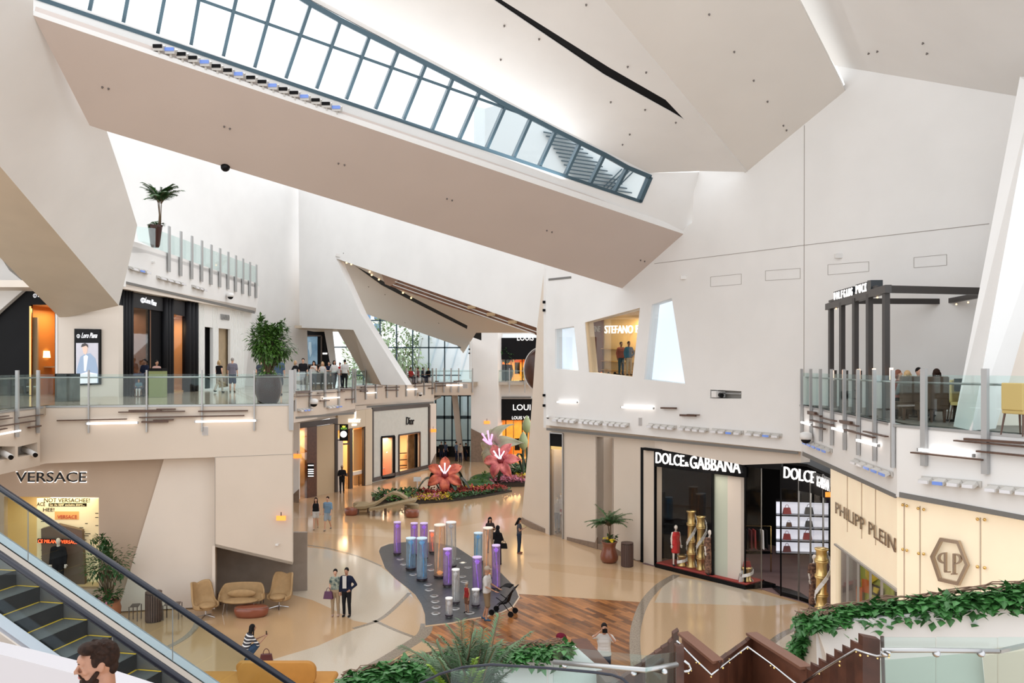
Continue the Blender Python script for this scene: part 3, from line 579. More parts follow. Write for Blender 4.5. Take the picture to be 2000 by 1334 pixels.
piece(S,'wall_panel',A3,[(383,ztop(383,11.95,A3)),(493,ztop(493,11.95,A3)),(478,ztop(478,7.2,A3)),(383,ztop(383,7.2,A3))],RIB,.15,0,[rect(400,415,638,640,ztop(400,7.3,A3),ztop(415,7.3,A3)),rect(427,450,641,643,758,755)])
for x in range(386,478,3):
    if not(399<x<416 or 426<x<451): MB().bar(A3.at(x,ztop(x,11.9,A3),.02),A3.at(x,ztop(x,7.25,A3),.02),.03,.04,A3.n).build('rib',RIB,S)
piece(S,'door_panel',A3,rect(398,417,636,638,ztop(398,7.25,A3),ztop(417,7.25,A3)),BLACK,.1,-.3); piece(S,'window_panel',A3,rect(425,452,640,642,762,760),mat('tan_stone',(.50,.38,.24),.4,noise=.2,nscale=2),.1,-.3)
text('sign_lettering','VALENTINO',A3,431,448,624,613,GREYM,.04,.05,S,y1b=626)
# black shop facing us, far left
B0=VP((-25,37.4),(-20.7,37.2)); B1=VP((-20.8,36.3),(-17.25,35.7))
S=thing('shopfront','black upper level shopfront with an amber lit doorway at the left edge','shopfront',B0.at(60,771))
piece(S,'wall_panel',B0,[(-60,640),(0,600),(58,552),(125,630),(125,775),(-60,775)],mat('black_tile',(.006,.006,.007),.45,noise=.3,nscale=1,spec=.15),.15,0,[[(60,595),(107,595),(107,774),(60,774)]])
q,n=room(S,B0,[(60,595),(107,595),(107,774),(60,774)],2.6,LORANGE,LTAN,LWARM); shoplight(q,n,45,(1,.66,.33))
piece(S,'wood_panel',B0,[(60,620),(73,620),(73,774),(60,774)],LTAN,.1,-.4); MB().bar(B0.at(60,598),B0.at(60,772),.08,.08).build('door_frame',GOLD,S)
crest(S,B0,68,577,3.8,SCR); text('sign_lettering','Loro Piana',B0,74,98,580,572,SCR,.03,.03,S,shear=.5)
lp_=thing('table_lamp','table lamp with glowing cream shade inside the amber lit shop','lamp',B0.at(85,716,-1.6)); MB().lathe(B0.at(85,716,-1.6),[(.12,0),(.04,.06),(.04,.45)],12).build('base',GOLD,lp_,True)
MB().lathe(B0.at(85,716,-1.6)+V((0,0,.42)),[(.3,0),(.26,.32)],20).build('lamp_shade',mat('glowing_shade',(1,.85,.5),.6,emit=(1,.75,.35),es=2.2),lp_,True)
dk=thing('console_table','amber wooden console table under the table lamp inside the shop','table',B0.at(88,752,-1.6)); c0=B0.at(75,718,-1.4)
MB().obox(c0,(1.1,0,0),(0,.6,0),(0,0,.06)).build('tabletop',LTAN,dk)
for dx,dy in ((.04,.04),(1.0,.04),(.04,.52),(1.0,.52)): MB().obox(V((c0.x+dx,c0.y+dy,7.2)),(.06,0,0),(0,.06,0),(0,0,c0.z-7.2)).build('leg',LTAN,dk)
slab('wall_left',B1,[(108,590),(125,618),(232,596),(232,ztop(232,7.2,B1)),(108,ztop(108,7.2,B1))],CREAM,thick=.3)
slab('wall_left',B1,[(108,598),(112,603),(112,ztop(112,7.2,B1)),(108,ztop(108,7.2,B1))],WHITE,thick=.8,off=.03)
ps=thing('poster_panel','black framed lit poster of a man in a pale blue jacket on the cream wall','poster',B1.at(170,753))
piece(ps,'frame',B1,rect(145,195,642,643,753,751),BLACK,.1,.12); crest(ps,B1.shift(.13),153,656,3.6,SCR); text('poster_lettering','Loro Piana',B1,159,190,660,650,SCR,.02,.15,ps,shear=.5)
piece(ps,'poster_print',B1,rect(148.5,191.5,670,670,750,748),mat('poster_grey',(.55,.54,.60),.5,emit=(.6,.6,.68),es=.35,noise=.25,nscale=1.2),.02,.14)
PB=B1; em=lambda n_,c,e=.3: mat(n_,c,.5,emit=c,es=e)
piece(ps,'printed_figure',B1,[(157,697),(165,692),(176,690),(186,700),(191,722),(191,748),(150,749),(150,722)],em('print_jacket_blue',(.30,.40,.55)),.01,.155)
piece(ps,'printed_figure',B1,[(163,696),(168,693),(172,696),(168,725),(164,725)],em('print_shirt_white',(.75,.8,.85)),.01,.165)
piece(ps,'printed_figure',B1,[(160,676),(163,672),(169,672),(171,677),(170,688),(167,693),(163,690)],em('print_skin',(.75,.55,.45)),.01,.165)
piece(ps,'printed_figure',B1,[(158,678),(160,672),(166,670),(171,673),(172,679),(168,675),(162,677)],em('print_hair',(.06,.05,.05)),.01,.175)
piece(ps,'printed_figure',B1,[(152,732),(170,726),(190,730),(190,748),(150,749)],em('print_trousers',(.8,.8,.85)),.01,.168)
# ---- middle shops ----
DKF=mat('bronze_frame',(.055,.04,.032),.35,metal=.3); IV=mat('ivory_wall',(.66,.56,.42),.5)
S=thing('shopfront','watch shop of tan panels and brown wood beneath the middle balcony','shopfront',RO.at(620,968))
def yo(x,z=0): return yz(RO,x,z)
piece(S,'lintel',RO,rect(584,660,827,817,837,826),DKF,.2,.1)
piece(S,'header_wall',RO,[(570,yz(RO,570,5.75)),(716,yz(RO,716,5.75)),(716,808),(660,814),(570,832)],LAMPLIT_W,.2,-.1)
piece(S,'wall_panel',RO,rect(619,655,833,828,yo(619),yo(655)),mat('tan_leather_panel',(.58,.44,.28),.5,bump=.2,bscale=8),.2)
piece(S,'wood_panel',RO,rect(600,619,835,832,yo(600),yo(619)),mat('ribbed_brown_wood',(.13,.05,.025),.4,noise=.3,nscale=6),.2)
piece(S,'display_board',RO,rect(601,613,905,905,932,931),BLACK,.05,.04)
for yy in (908,916,920,924,929): piece(S,'display_line',RO,rect(602,612.5,yy,yy,yy+1.8,yy+1.8),LIT_W,.02,.06)
piece(S,'post',RO,rect(654.5,660,826,824,yo(655),yo(660)),DKF,.2,.05)
q,n=room(S,RO,rect(584,600,838,835,yo(584),yo(600)),2,LTAN); shoplight(q,n,90); piece(S,'window_glass',RO,rect(584,600,838,835,yo(584),yo(600)),SGLASS,.02)
piece(S,'lintel',RO,rect(660,714,806,800,840,833),IV,.2,.05)
LW2=mat('white_lit_small',(1,1,1),.4,emit=(1,.95,.85),es=1.3)
text('sign_lettering','BREGUET',RO,681,704,825,818,LW2,.04,.1,S,thick=.03); piece(S,'sign_lettering',RO,rect(688,697,828,828,832,831),LW2,.04,.1); text('sign_lettering','J',RO,690,695,815,803,LW2,.04,.1,S,thick=.05)
piece(S,'wall_panel',RO,rect(660,670,857,855,yo(660),yo(670)),CREAM,.2)
q,n=room(S,RO,rect(670,713,840,834,yo(670),yo(713)),3,LWARM,LTAN); shoplight(q,n,170); piece(S,'wall_panel',RO,rect(690,712,840,836,yo(690),yo(712)),mat('gold_panel',(.70,.52,.30),.5),.1,-.8)
piece(S,'post',RO,rect(683,689,838,836,yo(683),yo(689)),DKF,.2); piece(S,'post',RO,rect(711,714,836,833,yo(711),yo(714)),DKF,.2,.02); piece(S,'lintel',RO,rect(672,684,866,865,869,868),DKF,.1)
piece(S,'wall_panel',RO,rect(714,727,800,799,yz(RO,714,0),yz(RO,727,0)),IV,.2,.06)
tb=thing('display_table','slim display table inside the tan watch shop doorway','table',RO.at(690,950,-.4))
MB().obox(RO.at(675,931,-.3),RO.at(702,925,-.3)-RO.at(675,931,-.3),(.4,.5,0),(0,0,.25)).build('tabletop',CREAM,tb)
for x in (676,701): MB().bar(RO.at(x,929,-.3),RO.at(x,yo(x)-1,-.3),.05,.05).build('leg',DKF,tb)
BS=VP((-11.9,53.2),(-11.35,53.3)); cl=thing('clock_sign','black blade sign with green letters and a round white clock beside the tan panels','sign',BS.at(671,861))
piece(cl,'sign_body',BS,rect(663,680,829,830,861,861),BLACK,.3); text('sign_lettering','ROLEX',BS,666,678,838.5,835,mat('green_sign',(.2,.5,.1),.5,emit=(.35,.7,.1),es=.9),.03,.02,cl)
piece(cl,'crown_mark',BS,[(669,835),(668,831),(670,833),(671.5,830.5),(673,833),(675,831),(674,835)],mat('yellow_crown',(.9,.8,.1),.5,emit=(.9,.8,.1),es=.9),.02,.03)
c=BS.at(671,848,.02); MB().tube([c,c+BS.n*.04],.21,24).build('clock_face',LIT_W,cl); MB().bar(c+BS.n*.05,c+BS.n*.05+V((0,0,.16)),.015,.01,BS.n).build('clock_hand',BLACK,cl); MB().bar(c+BS.n*.05,c+BS.n*.05+V((.09,0,.05)),.015,.01,BS.n).build('clock_hand',BLACK,cl)
MB().bar(BS.at(655,829,-.1),BS.at(680,829,-.1),.05,.05).build('bracket',DKF,cl); MB().bar(BS.at(658,860,-.1),BS.at(666,860,-.1),.05,.05).build('bracket',DKF,cl)
S=thing('shopfront','pale grey textured shopfront with slim black lettering and two framed openings','shopfront',DI.at(780,932))
yd=lambda x,z=0: yz(DI,x,z)
GP_=mat('grey_woven_panel',(.62,.63,.58),.4,bump=.5,bscale=6,noise=.06,nscale=3)
h1=rect(745,770,854,852,934,931); h2=rect(779,820,850,844,yd(779,.1),yd(820,.1))
piece(S,'wall_panel',DI,rect(726,838,800,790.5,yd(726),yd(838)),GP_,.2,0,[h1,h2]); frame_ring(S,'frame',DI,rect(727,838,800,791,yd(727,.2),yd(838,.2)),.28,DKF); frame_ring(S,'window_frame',DI,h1,.16,BLACKM); frame_ring(S,'window_frame',DI,h2,.12,DKF)
text('sign_lettering','Dior',DI,793.5,808.5,829.5,814.5,BLACK,.06,.04,S)
q,n=room(S,DI,h1,2,mat('red_orange_wall',(.62,.10,.03),.5)); shoplight(q,n,70,(1,.75,.55)); text('window_lettering','JBC',DI,755,766,882,874,LW2,.03,-.5,S)
MB().obox(DI.at(747,916,-.8),DI.at(762,913,-.8)-DI.at(747,916,-.8),(.5,.5,0),(0,0,.08)).build('plinth',CREAM,S)
q,n=room(S,DI,h2,3.5,LWARM,LTAN); shoplight(q,n,210,(1,.78,.5)); piece(S,'display_panel',DI,rect(797,813,850,847,yd(797,.2),yd(813,.2)),mat('smoky_mirror',(.25,.2,.15),.25,metal=.3,noise=.5,nscale=1.5),.1,-1); piece(S,'door_panel',DI,rect(811,820,848,846,yd(811,.2),yd(820,.2)),BLACKM,.1,-.3)
for y in (885,898,909): piece(S,'shelf',DI,rect(780,796,y,y-1,y+1.5,y+.5),DKF,.4,-1.5)
slab('wall_middle',DI,rect(838,852,789,788,yd(838),yd(852)),CREAM,thick=.4); slab('baseboard_back',DI,[(839,913),(852,886),(852,yd(852)+.5),(839,yd(839)+.5)],BROWN,thick=.08,off=.06)
# ---- far gold shop, two levels ----
ORG=mat('amber_wall',(.75,.36,.08),.5,noise=.35,nscale=.9)
for (lb,zb,zt,hz0,hz1,txt,x0) in (('black sign shopfront glowing amber on the upper level beyond the white pier',7.2,11.7,9.2,11.2,'LOUIS',1010),('black sign shopfront glowing amber on the ground level behind the big flowers',0,5.6,3.6,5.55,'LOUI',1002)):
    pl=VP((-1.5,75.5),(4,75.5)); f=lambda x,z: (x,yz(pl,x,z)); S=thing('shopfront',lb,'shopfront',(0.3,75.5,zb))
    piece(S,'sign_panel',pl,[f(972,hz1),f(1055,hz1),f(1055,hz0),f(972,hz0)],BLACKM,.3,.1)
    q,n=room(S,pl,[f(975,hz0),f(1052,hz0),f(1052,zb+.05),f(975,zb+.05)],4,ORG,LTAN); shoplight(q,n,330,(1,.62,.25)); piece(S,'window_glass',pl,[f(975,hz0),f(1052,hz0),f(1052,zb),f(975,zb)],SGLASS,.02)
    text('sign_lettering',txt,pl,x0,1042 if txt=='LOUIS' else 1036,665 if txt=='LOUIS' else 801,654 if txt=='LOUIS' else 790,LIT_W,.08,.16,S)
    for i,x in enumerate((975,988,1003,1020,1034)): MB().bar(pl.at(*f(x,zb)),pl.at(*f(x,hz0)),.08,.08).build('post',BLACK if i%2 else GOLD,S)
    if zb==0: text('sign_lettering','LOUIS VUI',pl,1000,1033,819,813,LIT_W,.05,.16,S)  # reflection of the name sign, put in as small glowing letters
    for k in range(7): MB().box((-1+k*.75,77.5,zb+.6+.3*(k%3)),(.5,.4,1.1+.3*(k%2)),0).build('display_stand',[LTAN,GR[1],BLACKM,GOLD][k%4],S)
# ---- shop strip between the right piers ----
S=thing('shopfront','narrow amber lit shop window with two mannequins between white piers','shopfront',WRL.at(1088,1058))
q,n=room(S,WRL,ST,1.0,mat('amber_panel',(.60,.42,.22),.5),PURP,ext=.35); shoplight(q,n,22,(1,.8,.5)); piece(S,'window_glass',WRL,ST,SGLASS,.02,-.03)
piece(S,'header_panel',WRL,rect(1075,1100,845,847,871,873),BLACKM,.1,.02); piece(S,'gold_trim',WRL,rect(1075,1100,871,873,877,879),GOLD,.06,.04); frame_ring(S,'window_frame',WRL,ST,.06,STEEL)
# ---- upper shop seen through the right wall windows ----
S=thing('shopfront','amber upper level shop with white lit letters seen through the slanted window','shopfront',WR.at(1195,737,-3.5))
WB=WR.shift(-3.2)
piece(S,'back_panel',WB,rect(1120,1262,598,590,752,760),mat('gold_wall',(.66,.47,.22),.45,noise=.12,nscale=1),.1); piece(S,'wood_panel',WB,rect(1130,1176,598,596,752,756),mat('dark_red_wood',(.10,.03,.02),.4),.1,.15)
MB().loft([[WR.at(1135,585,-.5),WR.at(1262,570,-.5),WB.at(1262,575),WB.at(1135,590)]],(0,0,.1)).build('ceiling_panel',LWARM,S)
MB().loft([[WR.at(1140,729,-.4),WR.at(1240,740,-.4),WB.at(1262,748),WB.at(1120,738)]],(0,0,-.1)).build('floor_panel',LTAN,S)
text('sign_lettering','STEFANO',WB,1181,1236,651,636,LIT_W,.05,.1,S,thick=.01); text('sign_lettering','R',WB,1242,1250,649,635,LIT_W,.05,.1,S,thick=.01); text('mirrored_lettering','ATINE',WB,1152,1172,648,637,GREYM,.03,.2,S)
c=WB.at(1205,625,1.2); area('shop_light',c,WB.at(1205,720,.8),2.5,.8,75,(1,.78,.48))
for y in (681,705,722): MB().bar(WB.at(1178,y,.15),WB.at(1255,y+3,.15),.3,.03).build('shelf',GOLD,S)
piece(S,'window_frame',WR,[(1142,630),(1146,629),(1155,728),(1150,727)],LTAN,.4,-.05); piece(S,'window_glass',WR,W_MID,SGLASS,.02,-.1)
# daylit translucent windows either side
for k,wp in ((2,W_PAN),(3,W_R)):
    wt=thing('window_%d'%k,None,None,WR.at(*wp[3])); wt['kind']='structure'
    slab('screen',WR,[(wp[0][0]-2,wp[0][1]-3),(wp[1][0]+3,wp[1][1]-3),(wp[2][0]+3,wp[2][1]+3),(wp[3][0]-2,wp[3][1]+3)],mat('white_louvre_blind',(.85,.92,1),.5,emit=(.84,.92,1),es=.45),(),.04,wt,-.55)
    y=min(wp[0][1],wp[1][1])
    slab('glass_pane',WR,wp,WGLASS,(),.02,wt,-.1)
    xm=(wp[0][0]+wp[3][0])/2+6
    MB().bar(WR.at(wp[0][0]+5,wp[0][1],-.3),WR.at(wp[3][0]+6,wp[3][1],-.3),.03,.05,WR.n).build('mullion',STEEL,wt)
area('shop_light',WR.at(1200,690,-2.0),WR.at(1200,650,-8),.5,.5,1)
# ---- dark poster shop behind the wedge legs ----
pl=VP((-18,66),(-13,66)); S=thing('shopfront','dark shopfront with a large blue poster behind the leaning white leg','shopfront',pl.at(615,748))
piece(S,'wall_panel',pl,[(586,640),(633,640),(648,720),(648,748),(586,748)],BLACKM,.3); text('sign_lettering','PRADA',pl,595,620,645.5,640,GREYM,.05,.05,S); piece(S,'poster_print',pl,rect(589,620,657,657,712,712),mat('blue_poster',(.05,.13,.22),.4,col2=(.25,.38,.48),nscale=.8,emit=(.1,.2,.3),es=.25),.05,.05)
frame_ring(S,'frame',pl,rect(588,628,656,656,713,713),.12,DKF); piece(S,'printed_figure',pl,[(603,668),(608,668),(609,690),(606,698),(602,680)],mat('pale_blue_print',(.45,.6,.7),.5),.02,.07)
piece(S,'small_sign',pl,rect(630,639,689,689,692,692),LIT_W,.03,.05)
# ================= far glazing and outside =================
WW=VP((-15,78),(-4,78))
wt=thing('window_4',None,None,WW.at(800,745)); wt['kind']='structure'
slab('glass_pane',WW,[(690,600),(900,600),(900,746),(690,746)],WGLASS,(),.03,wt)
for x in (710,742.5,774.5,806,837.5,868.5): MB().bar(WW.at(x,600,.05),WW.at(x,746,.05),.12,.16,WW.n).build('mullion',FRAME,wt)
for y,a,b in ((626,690,900),(679,690,900),(733,690,900)): MB().bar(WW.at(a,y,.05),WW.at(b,y,.05),.12,.16,WW.n).build('mullion',FRAME,wt)
slab('glass_pane',VP((-16,70),(-10,70)),[(648,640),(700,640),(700,745),(648,745)],WGLASS,(),.03,wt); MB().bar(P(650,678,70),P(700,678,70),.1,.1).build('mullion',FRAME,wt)
EN=VP((-9,79),(-3,79)); wt=thing('window_5',None,None,EN.at(885,880)); wt['kind']='structure'
slab('glass_pane',EN,[(848,768),(928,768),(928,889),(848,889)],glass('blue_glass',(.74,.91,1.0),.06),(),.03,wt)
for x in (851,868,883,898.5,914,925): MB().bar(EN.at(x,768,.05),EN.at(x,889,.05),.14,.2,EN.n).build('mullion',FRAME,wt)
for y in (773,815,860): MB().bar(EN.at(848,y,.05),EN.at(928,y,.05),.3 if y==815 else .12,.2,EN.n).build('mullion',FRAME,wt)
MB().obox((-8.2,77.5,0),(4.2,0,0),(0,.5,0),(0,0,1.0)).build('trim_2',BLACK,kind='structure')
MB().hexa([V((-5.0,76,0)),V((-4.5,76,0)),V((-4.5,77,0)),V((-5.0,77,0)),V((-5.6,76,6)),V((-5.1,76,6)),V((-5.1,77,6)),V((-5.6,77,6))]).build('wall_back',CREAM,kind='structure')
MB().obox((-60,92,-1),(120,0,0),(0,80,0),(0,0,.9)).build('ground',mat('outside_paving',(.8,.8,.78),.8),kind='structure')
FB=mat('pale_blue_facade',(.84,.91,.95),.5)
S=thing('building','pale blue ribbed building standing outside the far glazing','building',(-4,96,-.1))
MB().hexa([V((-12,96,-.1)),V((6,94,-.1)),V((6,104,-.1)),V((-12,104,-.1)),V((-10.5,96,16)),V((6,94,16)),V((6,104,16)),V((-10.5,104,16))]).build('facade',FB,S)
for i in range(14): MB().bar(V((-12+i*1.3,95.7-.1*i,0)),V((-8+i*1.3,95.6-.12*i,14)),.12,.12).build('rib',mat('facade_rib',(.60,.72,.80),.5),S)
S=thing('building','white block with blue windows seen outside above the upper balcony','building',(-25,125,-.1))
MB().obox(V((-26,125,-.1)),(6,0,0),(0,8,0),(0,0,19)).build('facade',mat('white_concrete',(.85,.85,.82),.6),S)
for i in range(4):
    for j in range(2): MB().obox(V((-22.6+j*1.6,124.9,12.2+i*1.8)),(1,0,0),(0,.1,0),(0,0,1.1)).build('window',mat('blue_window',(.12,.25,.45),.3),S)
# the neighbouring crystal roof outside the skylight
S=thing('building','pale angular louvred roof structure seen outside through the skylight','building',K.at(1100,340,-7))
FBL=mat('sky_facade',(.75,.83,.86),.5)
MB().loft([px(K,[(947,212),(985,200),(1080,235),(1300,330),(1290,400),(1180,385),(947,320)],-6)],-K.n*1.5).build('facade',FBL,S)
for i in range(14):
    a=(1050+i*10.0,256+i*2.0+abs(i-5)*0,); MB().bar(K.at(1062+i*5,258+i*8,-5.9),K.at(1110+i*9.5,262+i*8.5+4,-5.9),.05,.1,K.n).build('louvre',FRAME,S)
for i in range(4): MB().bar(K.at(1150+i*14,395-i*5,-5.85),K.at(1215+i*14,330-i*5,-5.85),.04,.06,K.n).build('facade_joint',FRAME,S)
# ================= wall fittings =================
def sc(k,ox,oy): return lambda x,y:(ox+x/k,oy+y/k)
# ---- glass railings ----
def railing(label,plane,x0,x1,posts,z=7.2,drop=1.0,pw=.07,out=.08,rail=True,top=1.08,stub=.12,flat=None):
    t=thing('glass_railing',label,'railing',(*plane.at((x0+x1)/2,717).xy,z)); 
    def pt(x,zz,o=0):
        q=plane.at(x,717,o); return V((q.x,q.y,zz))
    xs=[x0]+[p for p in posts if x0<p<x1]+[x1]
    for a,b in zip(xs,xs[1:]):
        d=pt(b,z,-.05)-pt(a,z,-.05); e=d.normalized()*.02
        MB().obox(pt(a,z-.02,-.05)+e,d-e*2,plane.n*.02,(0,0,top)).build('glass_pane',GLASS,t)
    MB().obox(pt(x0,z-.06,-.1),pt(x1,z,0)-pt(x0,z,0),plane.n*.12,(0,0,.06)).build('base_rail',STEEL,t)
    for i,p in enumerate(posts):
        u=(pt(p+5,z)-pt(p,z)).normalized(); w_=(flat or {}).get(p,pw)
        MB().obox(pt(p,z-drop,.02)-u*w_/2,u*w_,plane.n*out,(0,0,drop+top+stub)).build('post',GREYM,t)
    if rail: MB().tube([pt(x0,z+.95,-.16),pt(x1,z+.95,-.16)],.025,8).build('handrail',STEEL,t,True)
    return t
railing('long glass railing with slim grey posts along the front of the left balcony',FL,78,568,[174,287,395,497,569],flat={569:.16},pw=.045,drop=.92)
railing('glass railing with wide flat grey posts on the turned end of the left balcony',FL2,-150,78,[-60,31,72],pw=.11,drop=.85)
railing('glass railing of the middle balcony where a group of people lean',M1,575,693,[575,605,634,661,688,693],pw=.18,drop=1.0)
railing('glass railing of the middle balcony below the leaning white leg',M2,694,847,[714,734,755,775,793,811,828,844],pw=.16,drop=1.05)
railing('glass railing of the middle balcony in front of the far entrance',M3,848,922,[852,867,881,896,923],pw=.1,drop=.9)
railing('short glass railing in front of the far upper amber shop',VP((-1.5,74),(4,74)),972,1045,[995,1025],pw=.08,drop=1)
railing('glass railing with close set posts on the long side of the right terrace',F1R,1567,1748,[1568,1586,1605,1627,1652,1679,1711,1747],pw=.09,drop=1.0,top=1.12)
railing('glass railing with two tall posts on the near side of the right terrace',F2R,1750,2150,[1807,1927,2080],pw=.13,drop=.85,top=1.15)
# ---- third floor railing ----
t=thing('glass_railing','stepped glass railing with long grey fins on the third floor at left','railing',(-17.1,40,14))
for x,yt_,yb_ in ((329.5,442,531),(352.5,452,539),(374,461,545),(393.5,470,550),(412,478,556),(429,485,561),(445,492,565),(460,499,570),(474,505,574),(487.5,512,578),(500,517,582)):
    a=L3.at(x,yt_,.06); b=L3.at(x,yb_,.06); MB().obox(b-V((0,.12,0)),(0,.24,0),L3.n*.06,(0,0,a.z-b.z)).build('post',GREYM,t)
slab('glass_pane',L3,[(303,447),(500,521),(505,562),(303,486)],GLASS,(),.02,t,-.1); slab('glass_pane',VP((-17.3,36.6),(-20,38)),[(265,442),(303,446),(303,486),(270,470)],GLASS,(),.02,t)
# ---- brown bars and lit tubes on the fascias ----
def bars(plane,f,lst,where,tubes=(),w_=.09):
    for i,(x0,y0,x1,y1,t) in enumerate(lst):
        a=plane.at(*f(x0,y0),.10); b=plane.at(*f(x1,y1),.10); h=(plane.at(*f(x0,y0+t))-plane.at(*f(x0,y0))).length
        d=(b-a).length; o=MB().bar(a,b,w_,h,(0,0,1)).build('wood_bar',WOODB)
        wd='long' if d>2.2 else ('short' if d<.9 else 'medium'); tag(o,'%s dark brown wooden bar mounted on the %s'%(wd,where),'bar','%s brown bars on the %s'%(wd,where))
    for i,(x0,y0,x1,y1,t) in enumerate(tubes):
        a=plane.at(*f(x0,y0),.10); b=plane.at(*f(x1,y1),.10); h=(plane.at(*f(x0,y0+t))-plane.at(*f(x0,y0))).length*.9
        q=thing('tube_light','','lamp',a); lb=['white tube light on the %s, %s'%(where,s) for s in (['lone'] if len(tubes)==1 else ['its left one','its right one'] if len(tubes)==2 else ['its left one','its middle one','its right one'])][i]
        q['label']=lb.replace(', lone',''); MB().bar(a,b,h,h).build('lit_tube',TUBEL,q); u=(b-a).normalized()
        MB().bar(a-u*.04,a,h*1.1,h*1.1).build('end_cap',STEEL,q); MB().bar(b,b+u*.04,h*1.1,h*1.1).build('end_cap',STEEL,q)
f1=sc(3.924,0,640)
bars(FL,f1,[(437,712,972,700,8),(908,648,1417,640,8),(987,636,1235,634,12),(1200,625,1345,624,10),(1067,688,1873,673,9),(1085,722,1288,720,14),(1175,709,1330,706,8),(1520,641,1900,636,10)],'left balcony front',[(668,735,1052,728,18),(1500,720,1960,712,16)])
bars(FL2,f1,[(-40,686,60,676,8),(-40,711,88,692,7),(138,692,325,665,7),(-40,762,266,714,9),(222,766,308,752,12),(-40,790,47,772,7)],'turned end of the left balcony',[(-60,828,155,788,14)])
f6=sc(4.94,380,600)
bars(M1,f6,[(962,828,1130,822,8),(975,818,1110,808,12),(962,862,1237,849,8),(1190,829,1355,822,8),(1380,818,1445,814,8),(1418,798,1540,796,12),(1212,904,1297,900,10),(1463,890,1540,885,10)],'near middle balcony front',[(1235,880,1398,870,12)])
f2=sc(4.4477,640,480)
bars(M2,f6,[(1610,776,1812,768,8),(1603,810,1668,810,12),(1556,796,1655,792,8),(1812,748,1918,742,12),(1845,776,1976,770,10),(1850,800,1965,800,10)],'far middle balcony front',[(1655,828,1752,824,10)])
bars(M2,f2,[(725,1200,815,1195,9),(750,1222,897,1215,7),(880,1237,922,1237,9)],'far middle balcony front'); 
bars(M2.shift(.0),f2,[],'far middle balcony front near the entrance',[(682,1250,775,1245,10)])
bars(M3,f2,[(932,1178,965,1178,9),(1092,1178,1167,1175,10),(937,1194,1125,1192,7),(937,1218,1028,1216,7)],'balcony front above the far entrance',[(1030,1212,1172,1211,12)])
bars(VP((-2,75.5),(5,75.5)),f2,[(1480,1202,1665,1202,7),(1665,1173,1740,1171,8),(1715,1192,1742,1192,8)],'strip between the two far amber shops')
f3=sc(3.334,1040,480)
bars(WR,f3,[(838,1056,935,1058,10),(962,1103,1063,1106,12),(1010,1099,1085,1102,6)],'big right wall',[(160,1018,290,1020,10),(583,1051,787,1059,12)])
f5=sc(3.511,1540,520)
bars(F1R,f5,[(137,1000,187,1010,18),(137,1010,222,1028,8),(222,1038,323,1062,8),(152,1055,300,1090,9),(175,1100,247,1117,9),(358,1062,430,1073,16),(362,1072,475,1096,7),(388,1120,587,1175,9),(520,1132,673,1168,8)],'long side of the right terrace',[(90,1070,158,1088,14),(300,1110,385,1132,16),(470,1192,615,1230,18)])
bars(F2R,f5,[(1140,1195,1640,1240,10),(1210,1185,1605,1212,16),(1295,1268,1800,1318,12),(845,1277,1337,1328,10)],'near side of the right terrace',[(898,1258,1263,1298,22)])
# ---- grey grilles ----
def grille(plane,x0,y0,x1,y1,th,label):
    slab('vent_grille',plane,[(x0,y0-th/2),(x1,y1-th/2),(x1,y1+th/2),(x0,y0+th/2)],GRILLE,thick=.04,off=.02,kind='thing',label=label,cat='vent')
grille(WR,1067,838,1558,885,5,'long grey slot grille along the foot of the big right wall'); grille(F1R,1567,886,1748,969,8,'grey slot grille along the bottom of the right terrace long side')
grille(F2R,1756,966,2150,1040,10,'wide grey slot grille along the bottom of the right terrace near side'); grille(L3,246,552,498,610,5,'grey slot grille along the third floor front above the black shop')
grille(M1,578,816,692,807,4,'grey slot grille under the near middle balcony above the watch shop'); grille(M2,698,796,847,786,3.5,'grey slot grille under the far middle balcony above the pale grey shop')
grille(VP((-2,75.5),(5,75.5)),975,776,1037,776,2.4,'thin grey slot grille above the lower amber shop sign'); grille(WR,1071,546,1115,541.5,4,'small grey slot vent high on the right wall beside the beam')
for pl,x,y,w_,h_,lb in ((FL,395,834,11,16,'small grey wall speaker below the left balcony tube light'),(WR,1247,816,6,15,'small grey wall speaker between the floodlight rows of the right wall'),(M3,904,750,9,8,'small grey wall speaker above the far entrance')):
    sp=thing('wall_speaker',lb,'speaker',pl.at(x,y)); slab('speaker_grille',pl,[(x,y),(x+w_,y),(x+w_,y+h_),(x,y+h_)],mat('speaker_grey',(.45,.43,.42),.6),(),.03,sp,.03); slab('speaker_frame',pl,[(x-.7,y-.7),(x+w_+.7,y-.7),(x+w_+.7,y+h_+.7),(x-.7,y+h_+.7)],WHITE,(),.03,sp,.01)
# ---- floodlight rows ----
LENS=mat('lamp_lens_blue',(.12,.2,.5),.15,emit=(.2,.35,.9),es=.25)
LENS2=mat('lamp_lens_clear',(.75,.75,.78),.2); SHELL=mat('lamp_shell',(.55,.53,.5),.5)
def floods(plane,x0,y0,x1,y1,n,label,hpx=9,blue=()):
    t=thing('floodlight_row',label,'lamp',plane.at((x0+x1)/2,(y0+y1)/2)); a=plane.at(x0,y0); b=plane.at(x1,y1); u=(b-a)/n; h=(plane.at(x0,y0+hpx)-a).length; N=plane.n; up=V((0,0,1))
    MB().obox(a+N*.01-up*h*.3,b-a,N*.03,up*h*.9).build('mounting_plate',SHELL,t)
    for i in range(n):
        c=a+u*(i+.1)+N*.05; w_=u*.8
        hd=MB().hexa([c,c+w_,c+w_+N*h*.9-up*h*.45,c+N*h*.9-up*h*.45,c+up*h*.5+w_*.15,c+up*h*.5+w_*.85,c+w_+N*h*.9+up*h*.1,c+N*h*.9+up*h*.1]).build('lamp_head',SHELL,t)
        MB().obox(c+N*h*.92-up*h*.42+w_*.08,w_*.84,N*.02,up*h*.48).build('lens',LENS if i in blue else LENS2,hd)
    return t
